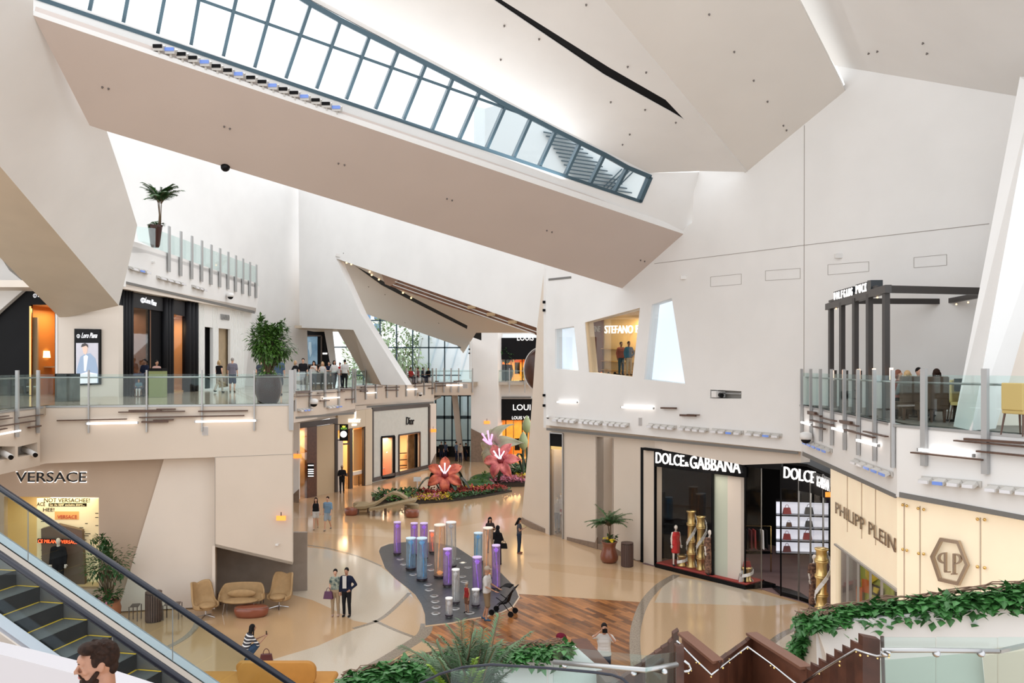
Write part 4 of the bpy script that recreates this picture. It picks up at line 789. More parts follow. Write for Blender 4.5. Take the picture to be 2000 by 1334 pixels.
for i,(a,b,c,d,n) in enumerate(((1085,819,1130,823,4),(1136,823,1178,827,4),(1183,827,1230,831,4),(1268,831,1322,836,4),(1330,836,1385,841,4),(1392,841,1453,846,4),(1460,846,1528,852,4))):
    floods(WR,a,b,c,d,n,'white floodlight row on the right wall above the grille, %s'%['leftmost','second from left','third from left','in the middle','third from right','second from right','rightmost'][i],8,(2,) if i>4 else ())
floods(F1R,1577,863,1626,882,5,'floodlight row with blue lenses on the right terrace long side, far one',8,range(5)); floods(F1R,1671,900,1745,928,5,'floodlight row with blue lenses on the right terrace long side, near one',9,(2,3,4))
floods(F2R,1802,937,1918,948,4,'large floodlight row on the right terrace near side, left of the frame edge one',13,(1,)); floods(F2R,1931,953,2055,965,4,'large floodlight row on the right terrace near side at the frame edge',13,(3,))
floods(L3,250,524,288,533,3,'floodlight row on the third floor front, left one',8,(1,)); floods(L3,305,542,358,556,4,'floodlight row on the third floor front, middle one',7); floods(L3,374,560,398,567,3,'floodlight row on the third floor front, right one',7)
floods(M1,580,802,606,799,4,'floodlight row on the near middle balcony, left one',6,(1,2)); floods(M1,637,796,663,793,4,'floodlight row on the near middle balcony, right one',5,(2,3))
BK=[(311,104),(334,110),(357,119),(379,126),(402,134),(425,142),(447,150),(468,157),(492,164),(514,172),(534,179),(555,186),(576,193),(596,200),(618,207),(638,214),(658,221)]
for i,(x,y) in enumerate(BK):
    c=BU.at(x,y+6,-.05)+V((0,0,.05)); t=thing('floodlight','small white floodlight standing on the beam ledge below the skylight','lamp',c,0,'floodlights on the beam ledge')
    MB().box(c+V((0,0,.06)),(.06,.06,.12)).build('bracket',SHELL,t); MB().hexa([c+V(v)*.8 for v in ((-.17,-.12,.1),(.17,-.12,.1),(.2,.1,.14),(-.2,.1,.14),(-.2,-.14,.3),(.2,-.14,.3),(.2,.1,.34),(-.2,.1,.34))]).build('lamp_head',SHELL,t)
    MB().box(c+V((0,-.12,.2)),(.26,.03,.1)).build('lens',LENS if i%3==1 else BLACKM,t)
# ---- cameras, sensors, exit signs, joints ----
def dome(plane,x,y,r,lb):
    c=plane.at(x,y,.25); t=thing('dome_camera',lb,'camera',c); MB().bar(plane.at(x,y-3),c+V((0,0,r*.8)),.05,.05).build('arm',WHITE,t); MB().lathe(c,[(r*.9,0),(r,.4*r),(r*.9,r),(r*.4,1.2*r)],12).build('housing',WHITE,t,True); MB().ell(c,(r*.8,r*.8,r*.7),12,8).build('dome',BLACK,t,True)
dome(L3,450,580,.20,'dome camera on an arm under the third floor front'); dome(M1,613,789,.24,'dome camera on the near middle balcony front'); dome(M2,821,771,.18,'small dome camera on the far middle balcony front'); dome(F1R,1574,858,.2,'white dome camera beside the floodlights of the right terrace')
dome(WR,1070,816,.08,'tiny dome camera at the lower left corner of the big right wall')
def sensor(plane,x,y,s,lb): c=plane.at(x,y,.06); MB().box(c,(s,.12,s*.6)).build('wall_sensor',WHITE,None,label=lb,cat='sensor',bevel=.01)
sensor(WR,1335,542,.25,'small white box fixed high on the right wall left of the thin seam panels'); sensor(WR,1638,500,.25,'small white box fixed high on the right wall above the hanging name sign')
sensor(L3,300,512,.16,'small round white sensor on the third floor front below the first fin'); sensor(FL,541,1064,.1,'tiny wall sensor on the white pier above the lounge chairs')
def pxl(plane,pts,w_=.02,name='trim_3'):
    mb=MB()
    for a,b in zip(pts,pts[1:]): mb.bar(plane.at(*a,.003),plane.at(*b,.003),w_,.012,plane.n)
    mb.build(name,mat('wall_joint',(.35,.32,.29),.8),kind='structure')
pxl(WR,[(1278,515),(1570,479),(1932,437)]); pxl(WR,[(1571,245),(1570,735)]); 
for q in ([(1388,541),(1448,535),(1448,555),(1388,560),(1388,541)],[(1495,529),(1563,524),(1563,544),(1495,548),(1495,529)],[(1617,517),(1697,511),(1697,530),(1617,537),(1617,517)],[(1785,503),(1849,497),(1849,518),(1785,523),(1785,503)]): pxl(WR,q,.012)
pxl(FL,[(420,893),(571,887)],.015); pxl(FL,[(420,893),(420,1066)],.015)
EX=mat('orange_exit_sign',(.9,.3,.05),.5,emit=(1,.25,.04),es=1.2)
for D,x,y,lb in ((28.6,549,1012,'orange exit sign on the white pier above the lounge chairs'),(51.42,581,891,'orange exit sign hanging beside the watch shop window'),(69,846,841,'orange exit sign on the pillar right of the pale grey shop'),(73.47,951,825,'orange exit sign on the far white pier'),(27.2,1622,966,'orange exit sign at the edge of the lit cream shopfront')):
    c=P(x,y,D); k=.16 if D<40 else .26; t=thing('exit_sign',lb,'sign',c); MB().box(c,(k*2,.06,k)).build('sign_plate',EX,t); MB().tube([c+V((0,0,k*.5)),c+V((0,0,k*1.3))],.015,6).build('hanger',BLACKM,t)
# niches with projectors
MB().loft([[WR.at(x,y,-.44) for x,y in NICHE]],-WR.n*.05).build('wall_right',mat('niche_grey',(.35,.33,.3),.7),kind='structure')
c=WR.at(1403,770,-.15); t=thing('projector','white projector sitting in the rectangular niche of the right wall','projector',c); MB().box(c,(.45,.3,.25),.4).build('body',WHITE,t,bevel=.02); MB().tube([c+V((.02,-.14,-.02)),c+V((.06,-.3,-.04))],.09,12).build('lens',BLACK,t); MB().bar(WR.at(1408,768,-.2),WR.at(1446,769,-.2),.05,.05).build('mounting_rail',STEEL,t)
for xs,lb,c0 in (((35,73),'pale projector poking from the niche of the turned balcony end',(60,882)),((-80,30),'second projector niche fitting at the left frame edge',(12,886))):
    MB().loft([[FL2.at(x,y,-.42) for x,y in ((xs[0]-4,865),(xs[1]+3,858),(xs[1]+3,895),(xs[0]-4,920))]],-FL2.n*.05).build('wall_left',mat('niche_grey',()),kind='structure')
    c=FL2.at(*c0,-.1); t=thing('projector',lb,'projector',c); MB().tube([c+V((-.3,.1,.08)),c+V((.25,-.2,-.08))],.09,12).build('body',WHITE,t,True); MB().tube([c+V((.25,-.2,-.08)),c+V((.3,-.23,-.1))],.07,12).build('lens',BLACK,t)
# sprinkler heads in the facets
SPR=mat('sprinkler_dark',(.16,.14,.13),.5)
for pl,lst,w_ in ((BU,[(200,170),(212,173),(438,247),(449,251),(661,319),(673,322),(873,388),(883,391),(1068,450),(1078,453),(1251,508),(1259,510)],'sloping beam underside'),
    (A_,[(1385,28),(1434,101),(1472,157),(1499,198),(1530,245),(1536,254)],'warm toned folded ceiling facet'),(C_,[(1697,104),(1714,100),(1803,84),(1811,104)],'upper right ceiling facet'),(K2,[(985,50),(1053,76),(978,116),(1145,9),(1226,130),(1262,141),(1193,199),(1260,214),(1320,239),(1230,262),(1216,282)],'white ceiling above the skylight'),(SO,[(720,560),(752,575),(791,630),(857,631),(870,590)],'grey soffit above the far glazing')):
    for x,y in lst:
        c=pl.at(x,y,.0); MB().tube([c,c+pl.n*.05],[.035 if c.y<45 else .06,.02],8).build('sprinkler_head',SPR,None,True,label='tiny dark sprinkler head in the '+w_,cat='sprinkler',group='sprinkler heads in the '+w_)
c=BU.at(440,326,.0); MB().ell(c,.16,10,8).build('dome_sensor',BLACK,None,True,label='small black dome under the lower edge of the long beam',cat='sensor')
# small warm spots and the wooden canopy arm behind the wedge
SPOT=mat('warm_spot',(1,.7,.4),.5,emit=(1,.6,.3),es=2)
for x,y in ((677,513),(686,516),(722,531),(726,537),(740,546),(787,572),(803,582)):
    c=SO.at(x,y,.1); MB().ell(c,.07,8,6).build('spotlight',SPOT,None,True,label='small warm spotlight in the dark slot of the grey soffit',cat='lamp',group='warm spotlights in the soffit slot')
t=thing('wooden_arm','long curving brown wooden arm with white stripes below the far white wall','sculpture',b2.at(900,600,-1.2)); WM=b2.shift(-.8); BW_=mat('red_brown_timber',(.22,.085,.035),.4,noise=.35,nscale=2)
slab('timber_panel',WM,[(770,541),(900,583),(1000,618),(1058,641),(1058,658),(1040,652),(1000,636),(880,600),(762,559)],BW_,(),1.2,t)
slab('end_shell',WM,[(745,535),(778,546),(774,553),(762,559),(752,555)],mat('timber_shell',(.30,.18,.12),.5),(),1.2,t,.05)
for o1,o2 in (((772,550),(1050,649)),((768,556),(1045,652.5)),): MB().bar(WM.at(*o1,.05),WM.at(*o2,.05),.05,.06,WM.n).build('stripe',WHITE,t)
for x,y in ((922,600),(960,614),(1002,629)): MB().box(WM.at(x,y,.05),(.5,.3,.18),-.8).build('bracket',LTAN,t)
t=thing('round_wood_pod','big round dark timber pod with pale rim half hidden by the right pier','sculpture',P(1056,722,47)); c=P(1056,722,47); rr=.93
MB().ell(c,(rr,rr*.9,rr*1.35),24,16).build('shell',mat('pod_wood',(.07,.025,.015),.35,noise=.3,nscale=4),t,True); MB().tube([c-V((0,0,1)),V((c.x+.1,c.y,0))],.25,12).build('support',STEEL,t,True); MB().tube([c+V((-(rr+.01)*math.cos(a)*1.02,-.1,rr*1.36*math.sin(a))) for a in [-1.4+i*.2 for i in range(15)]],.035,6).build('rim',WHITE,t,True)
# light column with small spotlights at the far piers
for x,y0,y1,D,lb in ((918,614,740,73,'slim light mast with small spotlights beside the far white pier'),(1064,525,835,40.05,'slim service riser with small cameras at the left edge of the right wall')):
    t=thing('light_mast',lb,'mast',P(x,y1,D)); MB().bar(P(x,y0,D),P(x,y1,D),.12,.1).build('mast',WHITE,t)
    for yy in ([622,630,641,648,656,664,682,690] if D>50 else [590,606,772,792]): MB().box(P(x-1.5,yy,D-.15),(.14,.16,.12)).build('spot_head',BLACKM,t)
# ================= terrace restaurant =================
PG=VP((10.15,26.3),(9.35,20.6)); BEAM=mat('dark_steel_beam',(.055,.05,.048),.4,metal=.2)
t=thing('pergola','dark steel pergola frame with five posts on the right terrace','pergola',(9.8,23.5,7.2)); pz=10.45
for x,y in ((10.2,26.2),(9.95,24.7),(9.72,23.2),(9.55,21.9),(9.4,20.6)):
    MB().obox((x-.06,y-.08,7.2),(.13,0,0),(0,.16,0),(0,0,pz-7.2)).build('post',BEAM,t)
    MB().obox((x+.1,y-.1,7.2),(.05,0,0),(0,.1,0),(0,0,1.2)).build('post_sleeve',BEAM,t)
MB().bar((10.25,26.6,pz),(9.37,20.4,pz),.16,.2).build('beam',BEAM,t); MB().bar((9.37,20.5,pz),(12.6,21.2,pz),.14,.18).build('beam',BEAM,t); MB().bar((10.0,24.2,pz),(13.9,24.4,pz),.12,.16).build('beam',BEAM,t); MB().bar((12.6,21.2,pz),(12.9,24.3,pz),.12,.14).build('beam',BEAM,t)
for i,(x,y) in enumerate(((10.05,25.4),(9.5,21.3),(12.65,21.5),(12.7,22.2),(12.75,22.9),(12.8,23.6))):
    MB().ell((x,y,pz-.14),.025,8,6).build('spotlight',SPOT,None,True,label='tiny warm spotlight under the dark pergola beams',cat='lamp',group='warm spotlights under the pergola')
t=thing('name_sign','black rooftop sign with white lit block letters on the pergola','sign',(9.8,23.6,pz+.1)); SB=VP((10.12,26.0),(9.5,21.4)).shift(.05); LB_=mat('sign_box_black',(.02,.025,.03),.3,metal=.3)
def bl(s_,x0,x1,yb,yt,y1b):
    n=len(s_)
    for i,ch in enumerate(s_):
        xa=x0+(x1-x0)*i/n; xb=x0+(x1-x0)*(i+.8)/n; ya=yb+(y1b-yb)*i/n; yb2=yb+(y1b-yb)*(i+.8)/n; h=yb-yt+ (i/n)*1.5
        slab('letter_box',SB,[(xa,ya-h),(xb,yb2-h),(xb,yb2),(xa,ya)],LB_,(),.3,t); text('lit_letter',ch,SB,xa+.5,xb-.4,ya-2,ya-h+2,LIT_W,.02,.01,t,y1b=yb2-2,thick=.02)
bl('WOLFGANG',1628,1666,588,570,578.5); bl('PUCK',1671,1694,576,556,571)
slab('end_box',SB,[(1694,548),(1701,547),(1701,570),(1694,571)],LB_,(),.3,t); MB().bar((10.15,26.2,pz+.15),(9.5,21.3,pz+.15),.05,.06).build('support_rail',BEAM,t)
for x,D in ((1626,25.9),(1648,24.4),(1677,22.9),(1707,21.6),(1741,20.3)):
    c=P(x,742,D); t=thing('lantern','slim warm glowing tube lantern beside a pergola post','lamp',c,0,'tube lanterns between the pergola posts'); MB().tube([c,c+V((0,0,.3))],.045,10).build('lit_tube',mat('warm_tube',(1,.7,.5),.5,emit=(1,.62,.42),es=2.2),t,True); MB().tube([c-V((0,0,.05)),c],.055,10).build('base',BEAM,t,True); MB().tube([(c.x,c.y,7.2),c-V((0,0,.05))],.02,6).build('stem',BEAM,t)
UPH=mat('brown_upholstery',(.09,.05,.03),.7,noise=.25,nscale=3); 
def booth(x0,x1,D,lb):
    a=P(x0,717,D); b=P(x1,717,D); w_=b.x-a.x; t=thing('high_back_seat',lb,'seat',(a.x+w_/2,D,7.2))
    MB().obox((a.x,D,7.5),(w_,0,0),(0,.14,0),(0,0,.78)).build('backrest',UPH,t,bevel=.03); MB().obox((a.x,D+.14,7.45),(w_,0,0),(0,.6,0),(0,0,.2)).build('seat',UPH,t,bevel=.03)
    for dx in (.06,w_-.12):
        for dy in (.03,.62): MB().hexa([V((a.x+dx,D+dy,7.2)),V((a.x+dx+.04,D+dy,7.2)),V((a.x+dx+.04,D+dy+.04,7.2)),V((a.x+dx,D+dy+.04,7.2)),V((a.x+dx-.01,D+dy,7.5)),V((a.x+dx+.06,D+dy,7.5)),V((a.x+dx+.06,D+dy+.06,7.5)),V((a.x+dx-.01,D+dy+.06,7.5))]).build('leg',WOODB,t)
booth(1761,1805,20.0,'brown high backed restaurant seat behind the glass, left one'); booth(1815,1855,19.2,'brown high backed restaurant seat behind the glass, right one')
def table(x,D,lb,r=.4,h=.74,m=CREAM):
    a=P(x,717,D); t=thing('restaurant_table',lb,'table',(a.x,D,7.2)); MB().lathe((a.x,D,7.2),[(r,h-.03),(r,h)],20).build('tabletop',m,t,True); MB().tube([(a.x,D,7.22),(a.x,D,7.2+h-.03)],.04,8).build('pedestal',BLACKM,t); MB().lathe((a.x,D,7.2),[(.25,0),(.22,.03)],16).build('foot',BLACKM,t)
table(1790,21.3,'round restaurant table between the diners and the brown seat'); table(1866,19.7,'round cream restaurant table right of the brown seats')
def chair(x,D,rz,lb,m,h=1.0,z=7.2,w_=.46):
    a=P(x,717,D); t=thing('dining_chair',lb,'chair',(a.x,D,z),rz)
    MB().box((0,0,.45),(w_,.46,.08)).build('seat',m,t,bevel=.02,local=True); MB().box((0,.22,.74),(w_,.06,.52)).build('backrest',m,t,bevel=.02,local=True)
    for sx in (-1,1):
        for sy in (-1,1): MB().tube([(sx*w_*.42,sy*.19,.42),(sx*w_*.5,sy*.25,0)],[.022,.014],6).build('leg',WOODB,t,local=True)
YEL=mat('mustard_upholstery',(.50,.38,.14),.7)
chair(1885,19.0,.6,'mustard dining chair beside the round cream restaurant table',YEL); chair(1876,20.2,2.9,'mustard dining chair behind the round cream restaurant table',YEL)
chair(1995,15.6,1.9,'mustard dining chair with dark legs at the right frame edge',YEL)
c=P(1880,752,18.9); t=thing('service_monitor','small black service monitor on a stand by the mustard chairs','monitor',(c.x,c.y,7.2)); MB().box(c,(.45,.05,.3),.3).build('screen',BLACK,t); MB().tube([(c.x,c.y+.05,7.2),c],.03,6).build('stand',BLACKM,t)
# ================= water columns on the slate =================
def ring_mat(name,c,e=0): return mat(name,c,.3,emit=c,es=e) if e else mat(name,c,.3)
def tube_mat(k,tin,glow):
    if 'tube_glass_'+k in _mats: return _mats['tube_glass_'+k]
    m=glass('tube_glass_'+k,tin,.30,.03); nt=m.node_tree; o=[n for n in nt.nodes if n.type=='OUTPUT_MATERIAL'][0]; a=o.inputs[0].links[0].from_socket; d=nt.nodes.new('ShaderNodeBsdfPrincipled'); c=tuple(.88*x+.12*y for x,y in zip(tin,glow)); d.inputs['Base Color'].default_value=(*c,1); d.inputs['Roughness'].default_value=.2; d.inputs['Emission Color'].default_value=(*glow,1); d.inputs['Emission Strength'].default_value=.06 if k=='c' else .07
    tc=nt.nodes.new('ShaderNodeTexCoord'); n=nt.nodes.new('ShaderNodeTexNoise'); n.inputs['Scale'].default_value=3; mp=nt.nodes.new('ShaderNodeMapping'); mp.inputs['Scale'].default_value=(3,3,.6); r=nt.nodes.new('ShaderNodeMapRange'); r.inputs[1].default_value=.3; r.inputs[2].default_value=.75; r.inputs[3].default_value=.08; r.inputs[4].default_value=.24
    nt.links.new(tc.outputs['Object'],mp.inputs[0]); nt.links.new(mp.outputs[0],n.inputs['Vector']); nt.links.new(n.outputs['Fac'],r.inputs[0]); x=nt.nodes.new('ShaderNodeMixShader'); nt.links.new(r.outputs[0],x.inputs[0]); nt.links.new(a,x.inputs[1]); nt.links.new(d.outputs[0],x.inputs[2]); nt.links.new(x.outputs[0],o.inputs[0]); return m
TINT={'v':((.72,.55,.90),(.50,.22,.90)),'b':((.62,.80,.93),(.12,.45,.75)),'c':((.90,.91,.90),(.75,.75,.8)),'o':((.95,.84,.72),(1,.42,.12)),'r':((.95,.75,.70),(1,.18,.05))}
CWORD={'v':'violet lit','b':'blue lit','c':'clear','o':'amber tinted','r':'red glowing'}
COLS=[(776,1019,1084,14,'v','leftmost of them all'),(809,1021,1086,14,'v','behind the left blue one'),(828,1021,1093,15,'v','third of the back row'),(802.5,1050,1113,19,'b','in front of two violet ones at left'),(824,1050,1134,20,'b','taller one beside the left blue one'),(844,1036,1081,12,'r','small one between the violet and the amber ones'),
(859,1024,1128,22,'o','wide tall one in the middle'),(881,1019,1108,20,'c','tall one right behind the wide amber one'),(874,1071,1146,17,'v','in front of the tall clear one'),(890,1111,1180,15,'c','short one in front of the middle group'),(877,1167,1206,14,'c','smallest and nearest one'),
(934,1040,1100,17,'b','back one of the right group'),(953,1030,1131,19,'o','tallest of the right group'),(969,1064,1152,16,'v','right one beside the man with the stroller'),(932,1087,1156,18,'v','left one of the right group with an inner swirl'),(929,1150,1186,15,'c','short one left of the man with the stroller')]
for x,yt,yb,w_,k,lb in COLS:
    b=G(x,yb); r=w_/2*b.y/F; h=CZ-(yt-HY)*b.y/F; rnd=random.Random(x); tin,glow=TINT[k]
    t=thing('water_column','%s glass water column on the slate, %s'%(CWORD[k],lb),'fountain',b,0,'glass water columns on the slate patch')
    MB().lathe(b+V((0,0,.06)),[(r*1.12,0),(r*1.12,.05),(r*.9,.05)],24).build('base_ring',mat('dark_base_ring',(.03,.02,.03),.3),t)
    MB().tube([b,b+V((0,0,.07))],r*.5,12).build('foot',STEEL,t)
    mb=MB(); n=24; vs=[b+V((r*math.cos(2*math.pi*i/n),r*math.sin(2*math.pi*i/n),z)) for z in (.11,h) for i in range(n)]
    mb.add(vs,[(i,(i+1)%n,n+(i+1)%n,n+i) for i in range(n)]); mb.build('glass_tube',tube_mat(k,tin,glow),t,True)
    MB().lathe(b+V((0,0,h-.05)),[(r*.96,0),(r*1.03,0),(r*1.03,.05),(r*.96,.05)],24).build('rim',mat('rim_'+k,tin,.2,emit=tin,es=.15),t,True)
    pts=[b+V((r*.33*math.sin(z*2.2+x),r*.33*math.cos(z*3.1+x),.12+(h-.2)*z)) for z in [i/18 for i in range(19)]]
    MB().tube(pts,[r*.05+r*.09*abs(math.sin(i*.9+x))for i in range(19)],8).build('water_swirl',mat('water_glow_'+k,glow,.2,emit=glow,es={'v':.30,'b':.15,'c':.05,'o':.15,'r':.6}[k]),t,True)
    MB().lathe(b+V((0,0,h-.28 if k!='o' else .12)),[(r*.3,0),(r*.6,.1),(r*.15,.16)],16).build('glow_cap',mat('cap_glow_'+k,glow,.3,emit=glow,es={'v':.45,'b':.25,'c':.05,'o':.4,'r':1.2}[k]),t,True)
for i,(x,y) in enumerate(((782,1093),(789,1103),(807,1123),(836,1143),(838,1153),(848,1165),(850,1176),(852,1187),(851,1199),(842,1114),(892,1092),(904,1100),(914,1109),(903,1127),(907,1137),(918,1198),(889,1190),(837,1104))):
    q=G(x,y); r=.17; t=thing('floor_jet','round steel water jet cover set flush in the slate','fountain',q,0,'jet covers in the slate'); MB().lathe(q,[(r,.0),(r,.025),(r*.8,.03)],20).build('ring',STEEL,t,True); MB().lathe(q,[(r*.55,.025),(r*.5,.035)],16).build('lens',mat('jet_lens',(.7,.65,.55),.2,emit=(1,.8,.5),es=.8) if (x,y)==(904,1100) else mat('jet_lens_dark',(.1,.1,.1),.2),t)
# ================= lounge furniture =================
MUST=mat('mustard_wool',(.45,.29,.14),.8,noise=.12,nscale=6,bump=.2,bscale=80); CHR=mat('chrome',(.5,.5,.51),.2,metal=1)
def grid_shell(name,fn,nu,nv,m,parent,th=.04):
    vs=[fn(i/nu,j/nv) for j in range(nv+1) for i in range(nu+1)]; fs=[(j*(nu+1)+i,j*(nu+1)+i+1,(j+1)*(nu+1)+i+1,(j+1)*(nu+1)+i) for j in range(nv) for i in range(nu)]
    o=MB().add(vs,fs).build(name,m,parent,True,local=True,recalc=False); s=o.modifiers.new('solid','SOLIDIFY'); s.thickness=th; s.offset=0; return o
def sstep(a,b,x): x=max(0,min(1,(x-a)/(b-a))); return x*x*(3-2*x)
def egg_chair(p,rz,lb):
    t=thing('egg_chair',lb,'armchair',p,rz,'mustard egg chairs'); 
    def fn(u,v):
        s=(u-.5)*2; an=s*2.15; top=1.10+.06*math.cos((abs(s)-.34)*6)-.58*sstep(.42,.72,abs(s))+.02
        z=.30+(top-.30)*v; r=.39*math.sin(min(1,v*2.2+.12)*math.pi/2)+.03*v; back=1+.12*sstep(.3,1,v)*(1 if abs(s)<.5 else 0)
        return (math.sin(an)*r*1.0,math.cos(an)*r*back+.06*v,z)
    grid_shell('shell',fn,28,12,MUST,t,.06)
    MB().ell((0,-.06,.42),(.30,.30,.10),20,8).build('seat_cushion',MUST,t,True,local=True)
    MB().ell((0,.0,.33),(.27,.27,.08),16,8).build('shell_bottom',MUST,t,True,local=True)
    MB().tube([(0,0,.08),(0,0,.32)],.03,8).build('pedestal',CHR,t,local=True)
    for k in range(4): a=k*math.pi/2+.5; MB().tube([(0,0,.09),(.33*math.cos(a),.33*math.sin(a),.02)],[.025,.015],6).build('foot',CHR,t,local=True)
    return t
egg_chair(G(402,1206),.9,'mustard wing backed egg chair left of the small settee'); egg_chair(G(545,1188),-.25,'mustard wing backed egg chair at the right end beside the pier')
s_=G(470,1196); t=thing('settee','mustard shell settee with loose cushions between the two egg chairs','sofa',s_,.08)
def fn(u,v):
    s=(u-.5)*2; an=s*1.95; top=.92-.30*sstep(.45,.85,abs(s)); z=.32+(top-.32)*v; r=math.sin(min(1,v*2+.1)*math.pi/2)
    return (math.sin(an)*.80*r*(1-.06*v),math.cos(an)*.40*r+.10*v+.05,z)
grid_shell('shell',fn,32,12,MUST,t,.05); MB().ell((0,-.08,.43),(.62,.34,.08),24,8).build('seat_cushion',MUST,t,True,local=True); MB().ell((0,.12,.62),(.50,.10,.16),20,8,MX.Rotation(.25,3,'X')).build('back_cushion',MUST,t,True,local=True)
for x in (-.55,.55):
    for y in (-.25,.3): MB().tube([(x*.9,y*.8,.36),(x,y,0)],.012,6).build('leg',CHR,t,local=True)
def bar_table(x0,x1,y0,y1,lb):
    a=G(x0,y0); b=G(x1,y1); t=thing('metal_frame_table',lb,'table',(a+b)/2); m=mat('brown_metal_frame',(.12,.09,.08),.4,metal=.3)
    MB().bar(a+V((0,0,.5)),b+V((0,0,.5)),.35,.03).build('tabletop',m,t)
    for p in (a,b):
        for s in (-.15,.15): MB().bar(p+V((0,s,0)),p+V((0,s,.5)),.025,.025).build('leg',m,t)
bar_table(256,272,1212,1211,'low brown metal frame table left of the wooden slatted bin'); bar_table(322,352,1209,1207,'low brown metal frame table right of the wooden slatted bin')
bar_table(428,512,1184,1180,'low metal frame console behind the mustard settee')
LEA=mat('red_brown_leather',(.26,.075,.04),.3,noise=.15,nscale=3,coat=.3)
def ottoman(p,sx,sy,h,lb,rz=0,m=LEA,name='pouf'):
    o=thing(name,lb,'pouf',p,rz); MB().lathe((0,0,0),[(.82,0),(.95,h*.25),(1,h*.62),(.97,h*.88),(.85,h),(.01,h*1.02)],28,sx=sx,sy=sy).build('body',m,o,True,local=True); MB().lathe((0,0,0),[(.98,h*.9),(.985,h*.92)],28,sx=sx,sy=sy).build('seam',BROWN,o,True,local=True); return o
ottoman(G(491,1204),.58,.30,.36,'long red brown leather pouf in front of the mustard settee',.12)
def bin_(p,r,h,lb):
    t=thing('litter_bin',lb,'bin',p); m=mat('brown_slats',(.10,.06,.05),.5)
    MB().lathe(p,[(r*.92,0),(r*.92,h),(r*.6,h),(r*.55,h-.08)],20).build('drum',mat('bin_dark',(.04,.03,.028),.5),t)
    for i in range(22):
        a=2*math.pi*i/22; MB().box(p+V((r*.96*math.cos(a),r*.96*math.sin(a),h*.5)),(.03,r*.2,h*.94),a).build('slat',m,t)
    MB().lathe(p+V((0,0,h)),[(r*1.02,0),(r*1.02,.04),(r*.5,.05)],20).build('lid_ring',m,t,True)
bin_(G(300,1213),.26,.95,'round brown slatted litter bin left of the egg chairs'); bin_(G(1225,1106),.26,.98,'round brown slatted litter bin beside the hourglass pot palm')
# folded lounge bench in the middle of the hall
t=thing('sculpted_bench','long olive upholstered bench with a folded hump in front of the flower bed','bench',G(745,1008)); OL=mat('olive_upholstery',(.33,.25,.14),.7,noise=.1,nscale=3)
def ribbon(name,path,w_,th,m):
    mb=MB(); L=[V(p) for p in path]
    for i in range(len(L)-1):
        mb.hexa([L[i],L[i+1],L[i+1]+V((0,w_,0)),L[i]+V((0,w_,0)),L[i]+V((0,0,th)),L[i+1]+V((0,0,th)),L[i+1]+V((0,w_,th)),L[i]+V((0,w_,th))])
    mb.build(name,m,t)
c=G(745,1006); o=V((c.x,c.y,0))
ribbon('left_wing',[o+V(v) for v in ((-1.55,-.1,.35),(-.95,-.1,.38),(-.4,0,.5),(-.05,.1,.72),(.25,.25,.95))],1.2,.14,OL)
ribbon('right_wing',[o+V(v) for v in ((-.65,-.5,.30),(0,-.45,.40),(.7,-.35,.52),(1.4,-.2,.66),(1.95,-.1,.74))],1.1,.14,OL)
ribbon('hump',[o+V(v) for v in ((-.25,.55,.5),(.15,.6,.9),(.55,.65,1.08),(.9,.7,1.0),(1.35,.75,.7))],.6,.14,OL)
for v in ((-1.4,.2),(-.4,-.2),(.2,.2),(1.55,.1),(-.9,.9),(1.3,.7)): MB().box(o+V((v[0],v[1],.19)),(.14,.14,.38)).build('leg',BROWN,t)
for x,y,sx,h,m,lb in ((686,1006,.38,.42,LEA,'round red brown pouf left of the olive bench'),(706,995,.5,.42,OL,'olive pouf behind the left end of the olive bench'),(805,1010,.40,.42,LEA,'round red brown pouf right of the olive bench'),(804,998,.44,.42,OL,'olive pouf behind the red brown one at right')): ottoman(G(x,y),sx,sx*.85,h,lb,0,m)
# near sofa, seen at the bottom edge
OCH=mat('ochre_wool',(.50,.23,.045),.8,noise=.08,nscale=4,bump=.15,bscale=60)
t=thing('rounded_sofa','ochre rounded sofa with dark wooden legs at the bottom edge','sofa',G(520,1372)); o=G(520,1372); S_=o.y/F
def pill(name,x0,x1,y0,y1,z0,z1,r,m=OCH):
    mb=MB(); pts=[]; n=8
    for i in range(4*n):
        a=2*math.pi*i/(4*n); cx,cy=(1 if math.cos(a)>0 else -1),(1 if math.sin(a)>0 else -1)
        hw,hh=(x1-x0)/2,(z1-z0)/2; pts.append(V(((x0+x1)/2+cx*(hw-r)+r*math.cos(a),y0,(z0+z1)/2+cy*(hh-r)+r*math.sin(a))))
    mb.loft([pts],(0,y1-y0,0)); return mb.build(name,m,t,True,bevel=.05)
pill('backrest',o.x-.72,o.x+1.25,o.y-.05,o.y+.13,.42,1.02,.24); pill('seat',o.x-2.4,o.x+1.65,o.y-.0,o.y+.85,.30,.48,.09); pill('armrest_cushion',o.x-1.0,o.x-.3,o.y+.7,o.y+.9,.5,.75,.1)
for dx in (-2.1,-.6,.95,1.25): MB().tube([(o.x+dx,o.y+.2,.31),(o.x+dx,o.y+.2,.1),(o.x+dx,o.y+.2,0)],[.05,.03,.045],10).build('leg',WOODB,t,True)
